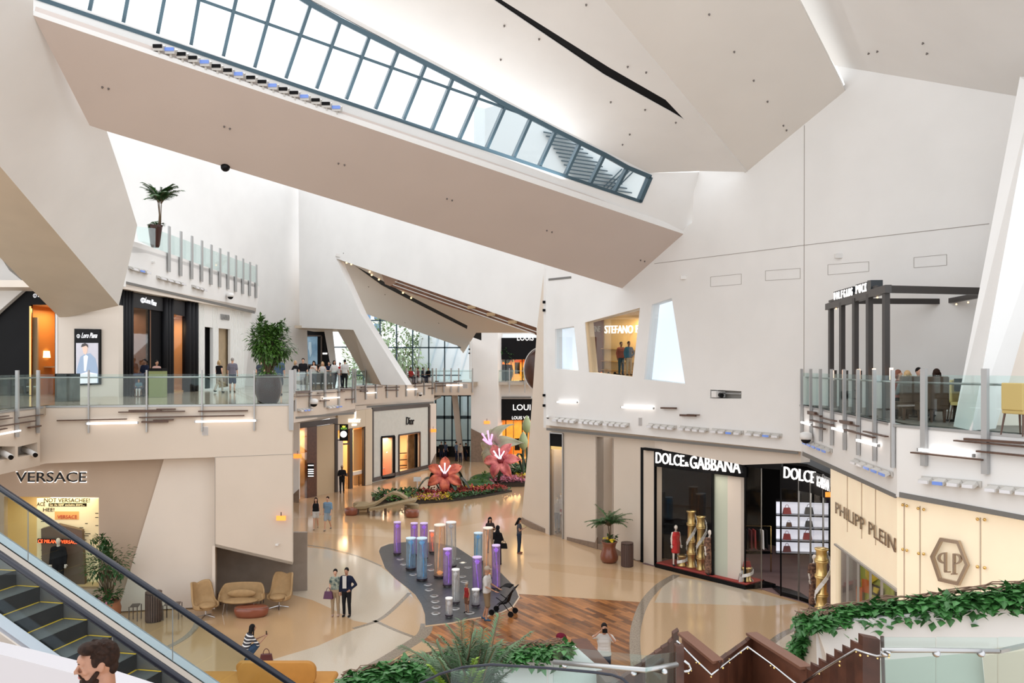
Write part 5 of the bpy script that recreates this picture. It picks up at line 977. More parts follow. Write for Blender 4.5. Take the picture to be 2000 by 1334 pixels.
# ================= plants =================
LG=mat('leaf_deep_green',(.035,.115,.025),.45,noise=.5,nscale=3); LG2=mat('leaf_fresh_green',(.13,.28,.04),.45,noise=.4,nscale=3); PALMG=mat('palm_green',(.05,.14,.035),.45,noise=.45,nscale=2); STEM=mat('stem_brown',(.13,.085,.045),.7); POTD=mat('glazed_dark_pot',(.045,.016,.012),.25,spec=.3); POTR=mat('red_brown_pot',(.20,.06,.03),.3,coat=.3); TERC=mat('terracotta',(.42,.15,.07),.6)
def frond(mb,stem,p,d,L,droop,n=16,lw=.035,ll=.32,rnd=random):
    p=V(p); d=V(d).normalized(); pts=[]; cur=V(p); dd=V(d)
    for i in range(n+1): pts.append(V(cur)); cur=cur+dd*(L/n); dd=(dd+V((0,0,-droop/n))).normalized()
    stem.tube(pts,[.012*L*(1-i/(n+2)) +.003 for i in range(n+1)],4)
    for i in range(3,n+1):
        t_=(pts[i]-pts[i-1]).normalized(); sd=t_.cross(V((0,0,1)))
        if sd.length<.1: sd=V((1,0,0))
        sd.normalize(); f=i/n; l=ll*L*(math.sin(min(1,f*1.15+.1)*math.pi)*.75+.3)
        for s in (-1,1):
            for k in (0,.5):
                q=pts[i-1].lerp(pts[i],k); mb.leaf(q,sd*s*.9+t_*(.55+.5*f)+V((0,0,rnd.uniform(-.1,.22))),l*rnd.uniform(.85,1.1),lw*L,droop=.3)
def palm(par,base,H,nf,L,seed,stems=3,spread=.9,ll=.32,m=PALMG,lw=.035,up=1.0):
    rnd=random.Random(seed); lf=MB(); st=MB(); base=V(base)
    tips=[]
    for k in range(stems):
        a=2*math.pi*k/stems+rnd.random(); q=base+V((math.cos(a)*.14*H*.5,math.sin(a)*.14*H*.5,H*rnd.uniform(.8,1))); st.tube([base+V((math.cos(a)*.04,math.sin(a)*.04,0)),base.lerp(q,.5)+V((.02,0,0)),q],[.03,.022,.018],6); tips.append(q)
    for i in range(nf):
        a=2*math.pi*i/nf*1.618*2+rnd.random()*.5; e=rnd.uniform(.25,1.25)*up; frond(lf,st,tips[i%stems],(math.cos(a)*spread,math.sin(a)*spread,e),L*rnd.uniform(.8,1.1),rnd.uniform(.9,1.6),ll=ll,lw=lw,rnd=rnd)
    st.build('stem',STEM,par,True); lf.build('foliage',m,par,recalc=False)
def bush(par,center,r,n,ls,seed,m=LG,lw=.45,name='foliage',trunk=None):
    rnd=random.Random(seed); mb=MB(); c=V(center); r=V(r)
    cl=[]
    for i in range(max(6,n//22)):
        v=V((rnd.gauss(0,1),rnd.gauss(0,1),rnd.gauss(0,1))).normalized()*rnd.uniform(.35,1); cl.append(c+V((v.x*r.x,v.y*r.y,v.z*r.z)))
    for i in range(n):
        q=cl[i%len(cl)]+V((rnd.gauss(0,1),rnd.gauss(0,1),rnd.gauss(0,1)))*min(r)*.2; d=(q-c).normalized()+V((rnd.uniform(-.6,.6),rnd.uniform(-.6,.6),rnd.uniform(-.5,.4)))
        mb.leaf(q,d,ls*rnd.uniform(.7,1.3),ls*lw*rnd.uniform(.8,1.2),droop=.3)
    mb.build(name,m,par,recalc=False)
    if trunk:
        st=MB(); b=V(trunk)
        for i,q in enumerate(cl[::2]): st.tube([b+V((rnd.uniform(-.04,.04),rnd.uniform(-.04,.04),0)),b.lerp(q,.5)+V((0,0,.08)),q],[.022*max(r)+.006,.014*max(r)+.004,.004],5)
        st.build('stem',STEM,par)
# palm on the third floor
p=V(((303-1000)*37.3/F,37.3,13.95)); t=thing('potted_palm','slender palm in a dark pot on the third floor behind the glass','plant',p)
MB().lathe(p,[(.16,0),(.2,.1),(.3,.9),(.33,1.0),(.27,1.0),(.25,.92)],20).build('pot',POTD,t,True); bush(t,p+V((0,0,1.05)),(.3,.3,.12),60,.22,3,LG,.5,'underplanting'); palm(t,p+V((.2,0,.95)),1.1,22,1.15,5,3,.75,.36,m=PALMG,lw=.05,up=1.7)
# tree in big glazed pot on the left balcony
p=V(((524-1000)*29.7/F,29.7,7.2)); t=thing('potted_tree','lush green tree in a big dark glazed pot on the left balcony','plant',p)
MB().lathe(p,[(.30,0),(.36,.06),(.46,.35),(.49,.62),(.45,.88),(.40,.98),(.43,1.0),(.36,1.0),(.34,.9)],32).build('pot',POTD,t,True)
bush(t,p+V((.02,0,1.1)),(.42,.3,.25),260,.16,11,LG2,.5,'underplanting'); bush(t,p+V((0.0,0,2.15)),(.78,.6,.62),2200,.19,12,mat('leaf_tree_green',(.07,.17,.025),.45,noise=.5,nscale=3),.5,trunk=p+V((0,0,.95)))
bush(t,p+V((.35,0,2.75)),(.3,.3,.2),220,.17,15,mat('leaf_tree_green',()),.5,'upper_foliage'); bush(t,p+V((-.3,0,2.8)),(.25,.25,.22),200,.17,16,mat('leaf_tree_green',()),.5,'upper_foliage')
# palm in the hourglass pot
p=G(1190,1098); t=thing('potted_palm','arching palm in an hourglass red brown pot beside the slatted bin','plant',p)
MB().lathe(p,[(.30,0),(.38,.12),(.40,.28),(.32,.5),(.27,.66),(.31,.82),(.37,.9),(.33,.92),(.3,.85)],28).build('pot',POTR,t,True); bush(t,p+V((0,0,1.0)),(.35,.35,.16),160,.16,8,LG,.5,'underplanting')
bush(t,p+V((0,-.15,1.05)),(.34,.3,.1),26,.14,9,mat('yellow_petal',(.85,.65,.03),.5),.9,'yellow_flowers'); palm(t,p+V((0,0,.9)),.75,22,1.05,21,4,.85,.34,lw=.035,up=1.25)
# plant left, seen beyond the escalator
p=G(213,1213); t=thing('potted_shrub','leafy green shrub in a terracotta pot beside the newsprint window','plant',p)
MB().lathe(p,[(.26,0),(.36,.25),(.38,.45),(.33,.62),(.36,.66),(.3,.64)],24).build('pot',TERC,t,True); bush(t,p+V((-.05,0,.85)),(.40,.3,.25),260,.16,31,LG,.5,'underplanting'); bush(t,p+V((-.12,0,1.85)),(.80,.55,.75),800,.17,32,LG,.42,trunk=p+V((0,0,.6)))
bush(t,p+V((-.15,0,2.75)),(.25,.2,.3),120,.18,33,LG,.42,'upper_foliage'); bush(t,p+V((0,-.3,.8)),(.2,.1,.1),14,.09,34,mat('pink_petal',(.75,.25,.35),.5),.8,'pink_flowers')
p=V(((988-1000)*76.3/F,76.3,7.2)); t=thing('potted_tree','round headed tree in a black pot before the far upper amber shop','plant',p); MB().lathe(p,[(.5,0),(.65,.4),(.7,.9),(.6,1.5),(.65,1.55),(.5,1.5)],20).build('pot',BLACK,t,True); bush(t,p+V((-.1,0,2.6)),(1.1,.9,.8),420,.3,41,LG,.5,trunk=p+V((0,0,1.5)))
# foreground palm
o=V(((905-1000)*9.6/F,9.6,0)); t=thing('palm_tree','big palm with bright and dark fronds rising at the bottom centre','plant',o)
MB().tube([o,o+V((.03,0,2.0)),o+V((0,0,4.6))],[.1,.08,.06],10).build('trunk',STEM,t,True)
rnd=random.Random(4); lf=MB(); st=MB(); crown=o+V((0,0,4.6))
for i in range(26):
    a=2*math.pi*i*.618; e=rnd.uniform(1.1,3.4); frond(lf,st,crown+V((rnd.uniform(-.12,.25),rnd.uniform(-.2,.2),rnd.uniform(-.3,.05))),(math.cos(a)*.6,math.sin(a)*.4,e),rnd.uniform(.65,1.05),rnd.uniform(.8,1.4),20,.026,.36,rnd)
lf.build('foliage',mat('palm_grey_green',(.11,.20,.09),.45,noise=.5,nscale=2),t,recalc=False); lf=MB()
for d,L in (((-.9,-.2,.75),.85),((-.65,-.3,.35),.75),((-.45,-.3,1.2),.8),((.25,-.35,1.6),.8),((.3,-.3,1.1),.7)): frond(lf,st,crown+V((0,-.25,-.1)),d,L,.55,18,.055,.30,rnd)
lf.build('bright_foliage',mat('palm_bright_green',(.26,.42,.03),.45,noise=.35,nscale=2),t,recalc=False); st.build('stem',STEM,t)
# trees outside the glazing
for x,D,h,r,sd in ((755,92,16,3.2,51),(785,96,15,3.4,52),(735,99,13,3.0,53),(812,100,13,2.6,54),(700,104,12,3.2,55)):
    p=V(((x-1000)*D/F,D,-.1)); t=thing('tree','airy green tree standing outside beyond the far glazing','tree',p,0,'trees outside the far glazing'); bush(t,p+V((0,0,h*.72)),(r,r,h*.33),700,.6,sd,mat('outside_leaf',(.34,.46,.24),.6,noise=.4,nscale=.6),.45,trunk=p+V((0,0,.0)))
# ================= flower bed with giant lilies =================
SOIL=mat('soil',(.04,.03,.02),.9); bed1=[(727,976),(740,968),(790,962),(860,962),(920,958),(985,958),(1000,961),(940,972),(880,980),(800,986),(735,985)]; bed2=[(925,944),(935,935),(970,925),(1030,925),(1040,950),(960,952)]
MB().loft([[G(x,y)+V((0,0,.12)) for x,y in bed1]],(0,0,-.13)).build('soil_bed',SOIL,kind='stuff',label='soil of the low flower bed in front of the orange lily',cat='soil'); MB().loft([[G(x,y)+V((0,0,.25)) for x,y in bed2]],(0,0,-.26)).build('soil_bed',SOIL,kind='stuff',label='soil of the raised flower bed by the far pier',cat='soil')
def flowers(pts,n,z,m,lb,seed,ls=.28,hh=.28,lw=.7,name='flower_patch'):
    rnd=random.Random(seed); P3=[G(x,y) for x,y in pts]; mb=MB(); tri=tessellate_polygon([P3]); ar=[(P3[a]-P3[b]).cross(P3[c]-P3[b]).length for a,b,c in tri]
    for i in range(n):
        a,b,c=rnd.choices(tri,ar)[0]; u,v=rnd.random(),rnd.random()
        if u+v>1: u,v=1-u,1-v
        p=P3[a]+(P3[b]-P3[a])*u+(P3[c]-P3[a])*v; mb.leaf(p+V((0,0,z+rnd.random()*hh)),(rnd.uniform(-1,1),rnd.uniform(-1,1),rnd.uniform(.1,1.2)),ls*rnd.uniform(.7,1.2),ls*lw,droop=.2)
    mb.build(name,m,None,recalc=False,kind='stuff',label=lb,cat='flowers')
FR=mat('red_flowers',(.42,.04,.03),.6,noise=.5,nscale=2); FY=mat('yellow_flowers',(.72,.52,.03),.6,noise=.4,nscale=2); FP=mat('pink_flowers',(.62,.20,.28),.6,noise=.4,nscale=2)
flowers([(727,978),(740,970),(800,966),(830,972),(800,986),(735,985)],420,.15,LG,'low green plants at the left end of the flower bed',1,.3,.3); flowers([(740,981),(830,975),(880,979),(800,986)],260,.15,FP,'pink flowers along the front of the flower bed at left',2,.2,.25)
flowers([(800,969),(870,963),(880,972),(800,979)],260,.15,FR,'dark red flowers below the orange lily leaves',3,.25,.25); flowers([(805,978),(880,972),(880,981),(805,986)],240,.15,FY,'yellow flowers at the front of the flower bed',4,.2,.22)
flowers([(868,964),(985,957),(990,963),(900,974),(868,972)],520,.15,FR,'red flower band running right along the flower bed',5,.25,.25); flowers([(870,972),(940,968),(1000,960),(940,973),(880,981)],300,.15,LG,'green edging along the right front of the flower bed',6,.24,.2); flowers([(880,962),(945,957),(960,960),(890,966)],160,.15,FY,'yellow flowers behind the red band',7,.25,.2)
flowers([(760,976),(800,974),(800,984),(760,984)],200,.1,mat('leaf_fresh_green',()),'bright green plants among the front flowers',8,.25,.3)
flowers([(955,946),(1035,940),(1040,951),(960,952)],420,.3,FP,'pink flowers on the raised bed by the far pier',9,.25,.25); flowers([(965,930),(1035,926),(1038,940),(965,942)],420,.35,LG,'leafy greens on the raised bed by the far pier',10,.4,.5); flowers([(1000,938),(1038,938),(1038,948),(1015,948)],120,.4,FY,'yellow flowers at the right of the raised bed',11,.25,.2)
flowers([(960,936),(980,935),(980,939),(960,940)],60,.4,mat('purple_flowers',(.12,.03,.2),.6),'purple flowers on the raised bed',12,.25,.2)
for x,y,r,lb in ((936,957,.95,'front dark green boxwood mound right of the orange lily'),(948,946,1.0,'rear dark green boxwood mound beside the pink flowers')):
    c=G(x,y); t=thing('boxwood_mound',lb,'shrub',c); MB().ell(c+V((0,0,.35)),(r*1.15,r*.8,.42),18,10).build('core',LG,t,True); bush(t,c+V((0,0,.4)),(r*1.15,r*.8,.42),700,.16,int(x),LG2,.6)
def lily(base,c,R_,face,pm,lb,seed,sg,tilt=.0,npet=6,stem=True,bend=.55):
    t=thing('giant_lily',lb,'sculpture',base); f=V(face).normalized(); rt=V((0,0,1)).cross(f).normalized(); up=f.cross(rt).normalized()
    for k in range(npet):
        a=2*math.pi*k/npet+tilt; ax=rt*math.cos(a)+up*math.sin(a); sd=rt*-math.sin(a)+up*math.cos(a); mb=MB(); vs=[]; n=9
        for i in range(n+1):
            u=i/n; w_=R_*.27*math.sin(math.pi*min(1,.05+u*.95))**.8; q=c+ax*R_*(.12+.9*u)+f*R_*(.34*math.sin(u*2.0)-bend*u**2.2)
            for s in (-1,-.5,0,.5,1): vs.append(q+sd*w_*s+f*(R_*.07*abs(s)-R_*.05*(s==0)))
        mb.add(vs,[(i*5+j,i*5+j+1,(i+1)*5+j+1,(i+1)*5+j) for i in range(n) for j in range(4)]); o=mb.build('petal',pm,t,True,recalc=False); s=o.modifiers.new('solid','SOLIDIFY'); s.thickness=.04
    for k in range(5):
        a=2*math.pi*k/5+.3; ax=rt*math.cos(a)*.5+up*(.55+.3*math.sin(a)); MB().tube([c+f*R_*.1,c+f*R_*.35+ax*R_*.25,c+f*R_*.5+ax*R_*.62],[R_*.025,R_*.028,R_*.04],6).build('stamen',sg,t,True)
    if stem: MB().tube([base,base.lerp(c,.5)-f*R_*.25,c-f*R_*.05],[.13,.1,.09],8).build('stem',mat('lily_stem',(.03,.06,.03),.4),t,True)
    MB().ell(c+f*R_*.04,(R_*.20,R_*.20,R_*.20),14,10).build('calyx',mat('dark_red_throat',(.22,.02,.03),.5) if pm is not PETW else pm,t,True); return t
PET=mat('coral_petal',(.78,.20,.10),.5,col2=(.38,.05,.04),nscale=2.2); PET2=mat('pink_coral_petal',(.85,.27,.25),.5,col2=(.50,.09,.11),nscale=2.2); PETW=mat('cream_green_petal',(.50,.50,.36),.5,noise=.35,nscale=1); SW=mat('stamen_white_glow',(1,.9,1),.4,emit=(.93,.85,1),es=1.0); SPK=mat('stamen_pink_glow',(1,.5,.9),.4,emit=(1,.4,.85),es=.9)
b=G(868,966); lily(b,P(869,928,b.y-.3),1.28,(.05,-1,.35),PET,'giant orange coral lily sculpture rising from the low flower bed',1,SW,.52)
LEAFB=mat('lily_leaf',(.04,.07,.045),.35,noise=.4,nscale=1)
def arch_leaf(par,p0,p1,h,w_):
    p0,p1=V(p0),V(p1); n=10; vs=[]; sd=(p1-p0).cross(V((0,0,1))).normalized()
    for i in range(n+1):
        u=i/n; q=p0.lerp(p1,u)+V((0,0,h*math.sin(math.pi*min(1,u*1.02)))); ww=w_*math.sin(math.pi*(.06+.92*u))
        for s in (-1,0,1): vs.append(q+sd*ww*s+V((0,0,.06*abs(s))))
    o=MB().add(vs,[(i*3+j,i*3+j+1,(i+1)*3+j+1,(i+1)*3+j) for i in range(n) for j in range(2)]).build('leaf',LEAFB,par,True,recalc=False); s=o.modifiers.new('solid','SOLIDIFY'); s.thickness=.04
par=bpy.data.objects['giant_lily']
for dx,dy,h in ((-1.9,-.4,1.0),(1.9,-.5,1.0),(-1.2,1.0,1.3),(1.4,.9,1.4),(.9,-.9,.8)): arch_leaf(par,b+V((dx*.1,0,.1)),b+V((dx,dy,.15)),h,.28)
b=V((-1.1,58.5,.2)); lily(b,P(979,899,57.5),1.35,(-.35,-1,.3),PET2,'giant pink coral lily sculpture on the raised flower bed',2,SW,.1)
b=V((-.9,61,.2)); lily(b,P(966,872,60.5),1.9,(-.75,-.7,.25),PETW,'giant cream green lily sculpture with pink glowing stamens behind the coral one',3,SPK,.3,bend=.9)
for D,x,y,lb in ((60.5,1022,864,'giant pale green lily bud beside the far right pier'),(62,1029,832,'upper giant green lily bud by the far right pier')):
    c=P(x,y,D); t=thing('giant_lily_bud',lb,'sculpture',(c.x,c.y,.2)); MB().lathe(c-V((0,0,.6)),[(.05,0),(.32,.3),(.36,.7),(.2,1.15),(.02,1.4)],12).build('bud',mat('bud_green',(.35,.42,.22),.4),t,True); MB().tube([(c.x,c.y,.1),c-V((0,0,.55))],.07,8).build('stem',mat('lily_stem',()),t); arch_leaf(t,(c.x,c.y,.6),(c.x-.9,c.y-.4,1.6),.8,.25)
c=G(815,965); t=thing('bed_sign','small white information sign on a post in the flower bed','sign',c); MB().tube([c,c+V((0,0,.9))],.03,6).build('post',WHITE,t); MB().box(c+V((0,-.02,1.0)),(.5,.03,.3)).build('sign_plate',WHITE,t)
# ================= shop contents =================
SKINW=mat('mannequin_white',(.75,.68,.62),.4)
GOLDP=mat('gold_prop',(.80,.58,.25),.3,metal=.9)
def goldcol(p,r,hs,lb):
    t=thing('gold_pedestal_stack',lb,'display',p); z=0
    for h in hs:
        MB().lathe(p+V((0,0,z)),[(r*1.15,0),(r*1.15,.04),(r*.9,.1),(r*.9,h-.1),(r*1.15,h-.04),(r*1.15,h)],20).build('gold_drum',GOLDP,t,True); z+=h
    pts=[p+V((r*1.25*math.cos(a*1.1),r*1.25*math.sin(a*1.1)-.1,sum(hs)*(a/7))) for a in [i*.5 for i in range(14)]]
    mb=MB(); [mb.bar(a,b_,.015,.12) for a,b_ in zip(pts,pts[1:])]; mb.build('white_ribbon',WHITE,t)
def onz(x,y,z): return G(x,y,z)
goldcol(onz(1350,1108,.19),.17,(.6,.5,.7,.55),'stack of gold drums wrapped in white ribbon in the left shop window'); goldcol(onz(1369,1113,.19),.17,(.5,.55,.7,.45),'second stack of gold drums next to the patterned dress'); goldcol(onz(1331,1104,.19)+V((0,-.1,0)),.18,(.45,),'short gold drum at the foot of the red dress mannequin')
goldcol(V((10.05,26.6,.17)),.19,(.5,.45,.6,.5,.4),'tall stack of gold drums behind the curved glass'); goldcol(onz(1453,1137,.19)+DG.n*-.2,.17,(.55,),'single gold drum on the red plinth by the shop entrance')
handbag(onz(1451,1113,0)*0+onz(1453,1137,.19)+DG.n*-.2+V((0,0,.55)),.32,BAGC[0],'red handbag standing on the gold drum by the shop entrance')
c=onz(1440,1138,.19)-DG.n*.1; t=thing('name_card','white display card leaning on the gold drum by the shop entrance','card',c); MB().obox(c,(.28,.1,0),(0,.02,.0),(.12,.1,.42)).build('card',WHITE,t); MB().obox(c+V((.05,.12,0)),(.03,0,0),(0,.2,0),(.04,-.1,.3)).build('card_stand',STEEL,t)
# clothes rail
c=DG.at(1468,1120,-2.2); c=V((c.x,c.y,.02)); t=thing('clothes_rail','black clothes rail with dark and red garments inside the black glass shop','rail',c)
MB().tube([c+V((-.8,0,0)),c+V((-.8,0,1.9)),c+V((.8,0,1.9)),c+V((.8,0,0))],.025,8).build('frame',GOLD,t,True); MB().bar(c+V((-.8,0,.8)),c+V((.8,0,.8)),.4,.03).build('shelf',BLACK,t)
for i in range(9): MB().hexa([c+V((-.7+i*.16+a,b_,z)) for a,b_,z in ((-.03,-.2,.95+.05*(i%3)),(.05,-.2,.95),(.05,.2,.95),(-.03,.2,.95),(-.02,-.18,1.75),(.03,-.18,1.75),(.03,.18,1.75),(-.02,.18,1.75))]).build('garment',[BAGC[0],BLACKM,WHITE,BLACKM,BAGC[2]][i%5],t)
c=c+V((.25,.0,1.95)); 
# ================= escalator =================
C0=V((-6.92,12,5.065)); ed=V((.98,-.2,0)).normalized(); ea=V((-.2,-.98,0)).normalized(); RUN=.4; RISE=.218; SLP=.545
def E(s,q,h): return C0+ed*s+ea*q+V((0,0,-SLP*s+h))
s0=(5.065-7.2)/SLP; s1=5.065/SLP-.2
STEPM=mat('escalator_step_metal',(.10,.10,.10),.5,metal=.2,noise=.3,nscale=30); RISM=mat('escalator_riser',(.022,.022,.024),.9,spec=.05); YL=mat('yellow_safety_line',(.85,.52,.03),.5)
CLAD=mat('pale_blue_steel_cladding',(.50,.53,.60),.35,metal=.3); SKIRT=mat('skirt_panel',(.26,.24,.25),.35,metal=.4); RUB=mat('rubber_handrail',(.012,.014,.024),.25,spec=.4)
t=thing('escalator','moving escalator with yellow lined dark steps rising to the left balcony','escalator',(C0.x,C0.y,0))
k0=int(s0/RUN)+1; k1=int(s1/RUN)
for k in range(k0,k1):
    a=C0+ed*(k*RUN)+V((0,0,-RISE*k)); 
    st=MB().obox(a-V((0,0,.03)),ed*RUN,ea*1.0,(0,0,.03)).build('step',STEPM,t); MB().obox(a+ed*(RUN-.01)-V((0,0,RISE)),ed*.012,ea*1.0,(0,0,RISE)).build('riser',RISM,st)
    MB().obox(a+V((0,0,.001)),ed*.03,ea*1.0,(0,0,.004)).build('yellow_line',YL,st); MB().obox(a+V((0,0,.001)),ed*RUN,ea*.03,(0,0,.004)).build('yellow_line',YL,st)
def strip(name,q0,h0,q1,h1,th,m,sa=None,sb=None):
    sa=s0 if sa is None else sa; sb=s1 if sb is None else sb
    a,b,c,d=E(sa,q0,h0),E(sb,q0,h0),E(sb,q1,h1),E(sa,q1,h1); n=(b-a).cross(d-a).normalized()
    return MB().loft([[a,b,c,d]],-n*th).build(name,m,t)
for q,sg in ((-.02,-1),(1.02,1)):
    strip('skirt_panel',q,-.25,q,.28,.015,SKIRT); strip('inner_deck',q,.28,q+sg*.10,.36,.02,mat('beige_inner_deck',(.50,.42,.36),.4)); strip('glass_seal',q+sg*.10,.36,q+sg*.13,.36,.03,BLACKM)
    strip('glass_panel',q+sg*.115,.36,q+sg*.115,1.12,.012,GLASS); strip('outer_deck',q+sg*.13,.36,q+sg*.33,.36,.05,CLAD); strip('outer_cladding',q+sg*.33,.36,q+sg*.33,-.55,.03,CREAM)
    MB().tube([E(s0,q+sg*.115,1.18),E(s1,q+sg*.115,1.18)],.045,12).build('handrail',RUB,t,True)
    for k in range(5):
        s=s0+1.2+k*2.4; MB().bar(E(s,q+sg*.115,.38),E(s,q+sg*.115,1.12),.008,.012,ed).build('glass_joint',GREYM,t)
strip('truss_soffit',-.45,-.55,1.47,-.55,.05,CREAM)
# white parapet at lower left
sl=PL(P(0,1278,8.6),P(170,1322,8.0),P(0,1500,8.6)); slab('wall_parapet',sl,[(-300,1205),(0,1278),(172,1323),(400,1400),(400,3200),(-300,3200)],mat('lilac_grey_plaster',(.50,.48,.50),.6),thick=.25)
# ================= right planter and landing =================
RP=VP((7.0,12.6),(9.6,10.2)); 
def top_of(z): return z
a0=P(1563,1216,12.4); a1=P(2040,1160,11.0); a2=P(2200,1140,10.5)
slab('wall_planter',PL(P(1593,1226,12.2),P(2040,1165,11),P(1700,1500,12.2)),[(1593,1222),(1800,1196),(2060,1160),(2060,3000),(1660,3000),(1593,1226)],WHITE,thick=.25)
MB().hexa([P(1545,1292,13.2),P(1660,1420,11.9),P(1661,1420,12.4),P(1546,1292,13.6),P(1563,1218,13.0),P(1594,1224,12.2),P(1600,1222,12.6),P(1568,1216,13.3)]).build('wall_planter',CREAM,kind='structure')  # left face of the white planter, its shade put into the cream
MB().loft([[P(1545,1292,13.2),P(1660,1420,11.9),V((P(1660,1420,11.9).x,11.9,0)),V((P(1545,1292,13.2).x,13.2,0))]],(0,.2,0)).build('wall_planter',CREAM,kind='structure')
MB().loft([[P(1563,1216,13.0),P(1594,1222,12.2),P(2060,1160,11.0),P(2060,1140,12.0),P(1640,1190,13.5)]],(0,0,-.1)).build('wall_planter',SOIL,kind='structure')
# landing pieces behind the near glass
slab('wall_landing',PL(P(1722,1290,9.4),P(1915,1274,9.0),P(1722,1500,9.0)),[(1715,1290),(1917,1274),(1940,1500),(1715,1500)],mat('grey_green_wall',(.36,.38,.32),.5),thick=.2)
slab('wall_landing',PL(P(1917,1280,8.8),P(2080,1262,8.4),P(1930,1500,8.8)),[(1919,1281),(2100,1258),(2100,1500),(1937,1500)],TAN,thick=.2)
t=thing('glass_balustrade','glass balustrade with brushed tube rail at the lower right','railing',P(1850,1500,7.4)); q=VP((3.4,7.5),(5.2,7.4))
for x0,x1 in ((1722,1828),(1830,1949),(1951,2100)): slab('glass_pane',q,[(x0,1245),(x1,1246),(x1,1500),(x0,1500)],GLASS,(),.015,t)
MB().tube([q.at(1722,1270,.08),q.at(1830,1270,.08),q.at(1951,1272,.08)],.022,10).build('handrail',STEEL,t,True); MB().bar(q.at(1951,1272,.05),q.at(2100,1238,-.6),.04,.03).build('glass_clip_rail',STEEL,t)
for x in (1728,1829,1916): MB().tube([q.at(x,1276,.0),q.at(x,1276,.10)],.035,12).build('fixing_disc',CHR,t,True); MB().tube([q.at(x,1276,.08),q.at(x,1270,.08)],.01,6).build('bracket',CHR,t)
# ================= timber stair parapets =================
t=thing('timber_parapet','zigzag red brown timber stair parapet with stepped plank tops and chrome handrails','parapet',P(1500,1500,8.8)); TW=[mat('timber_plank_a',(.085,.028,.014),.45,noise=.4,nscale=6),mat('timber_plank_b',(.065,.02,.01),.45,noise=.4,nscale=6)]; TS=mat('timber_side',(.12,.042,.022),.5,noise=.25,nscale=5)
def seg_plain(p,q_,Dp,Dq,m):
    a=P(*p,Dp); b=P(*q_,Dq); c_=V((b.x,b.y,0)); d_=V((a.x,a.y,0)); n=(b-a).cross(d_-a).normalized(); MB().loft([[a,b,c_,d_]],-n*.0+V((0,.10,0))).build('side_panel',m,t); MB().bar(a+V((0,.05,0)),b+V((0,.05,0)),.14,.03).build('cap',mat('timber_cap',(.15,.065,.04),.4),t)
def seg_steps(xs,ys,Da,Db):
    n=len(xs)-1
    for i in range(n):
        D0=Da+(Db-Da)*i/n; D1=Da+(Db-Da)*(i+1)/n; a=P(xs[i],ys[i],D0); b=P(xs[i+1],ys[i],D1); z=a.z
        MB().loft([[V((a.x,a.y,z)),V((b.x,b.y,z)),V((b.x,b.y,0)),V((a.x,a.y,0))]],(0,.10,0)).build('plank',TW[i%2],t)
seg_steps([1196,1210,1223,1238,1255,1267,1280,1293,1307,1315,1326],[1338,1330,1320,1308,1295,1287,1277,1267,1256,1238],8.6,10.0)
seg_steps([1320,1336],[1262],9.0,9.0)
seg_plain((1335,1239),(1405,1296),9.4,8.8,TS); seg_steps([1405,1413.5,1422,1432,1441,1451,1460,1470],[1294,1287,1281,1274,1267,1260,1252],8.8,9.6); seg_plain((1470,1240),(1578,1308),9.6,8.5,TS)
seg_steps([1577,1590,1606,1621,1637,1653,1669,1685,1719],[1307,1299,1291,1282,1273,1265,1255,1243],8.5,7.7)
MB().loft([[P(1719,1242,7.7),P(1721,1243,7.9),P(1728,1500,7.9),P(1728,1500,7.6)]],(.03,0,0)).build('end_plank',TW[1],t)
def hr(pts,r=.02):
    o=MB().tube([P(*p) for p in pts],r,10).build('handrail',CHR,t,True)
    for x,y,D in pts[1:-1]: MB().tube([P(x,y+4,D),P(x,y+4,D+.12)],.008,6).build('rail_bracket',GOLD,t)
hr([(1322,1252,9.05),(1330,1260,9.1),(1360,1290,8.9),(1389,1318,8.7),(1425,1290,9.0),(1460,1263,9.3),(1505,1296,9.0),(1556,1336,8.6)],.012); hr([(1556,1345,8.4),(1600,1312,8.2),(1640,1288,7.9),(1672,1269,7.7),(1695,1277,7.6),(1714,1282,7.5),(1736,1280,7.4),(1737,1275,7.35),(1728,1273,7.4)],.014)
hr([(1336,1291,8.9),(1346,1298,8.9),(1350,1306,8.9),(1345,1311,8.9),(1336,1312,8.9)],.016)
for x,y,D in ((1424,1288,9.05),(1412,1305,8.8),(1447,1275,9.1),(1606,1310,8.2),(1640,1300,8.0),(1680,1280,7.7),(1512,1305,8.9),(1366,1296,8.85)): MB().ell(P(x,y,D),.013,10,8).build('brass_fixing',GOLD,t,True)
# ================= centre foreground =================
slab('wall_planter',PL(P(680,1330,12.6),P(1128,1268,13.2),P(900,1600,12.6)),[(600,1360),(700,1326),(945,1288),(1128,1266),(1210,1338),(1210,2600),(600,2600)],WHITE,thick=.3)
t=thing('stair_stringer','dark brown timber stair side sloping down beside the photographing man','stair',P(1160,1290,14)); MB().bar(P(1131,1258,15.2),P(1202,1345,12.6),.3,.2).build('stringer',TS,t); MB().bar(P(1133,1254,15.2),P(1206,1343,12.6),.1,.05).build('cap',mat('timber_cap',()),t); 
for k in range(5): a=P(1139+k*13,1272+k*16,14.9-k*.5); MB().obox(V((a.x-.1,a.y,0)),(.12,0,0),(0,.12,0),(0,0,a.z)).build('support',TS,t)
t=thing('glass_balustrade','glass balustrade with bent brushed tube rail at the bottom centre','railing',P(1200,1500,7.0)); q=VP((.4,7.3),(1.15,6.7)); q2=VP((1.15,6.7),(1.5,7.1))
slab('glass_pane',q,[(1080,1262),(1261,1281),(1261,1500),(1080,1500)],GLASS,(),.012,t); slab('glass_pane',q2,[(1263,1281),(1321,1274),(1321,1500),(1263,1500)],GLASS,(),.012,t)
MB().tube([q.at(1082,1293,.06),q.at(1262,1309,.06),q2.at(1322,1298,.06)],.022,12).build('handrail',STEEL,t,True)
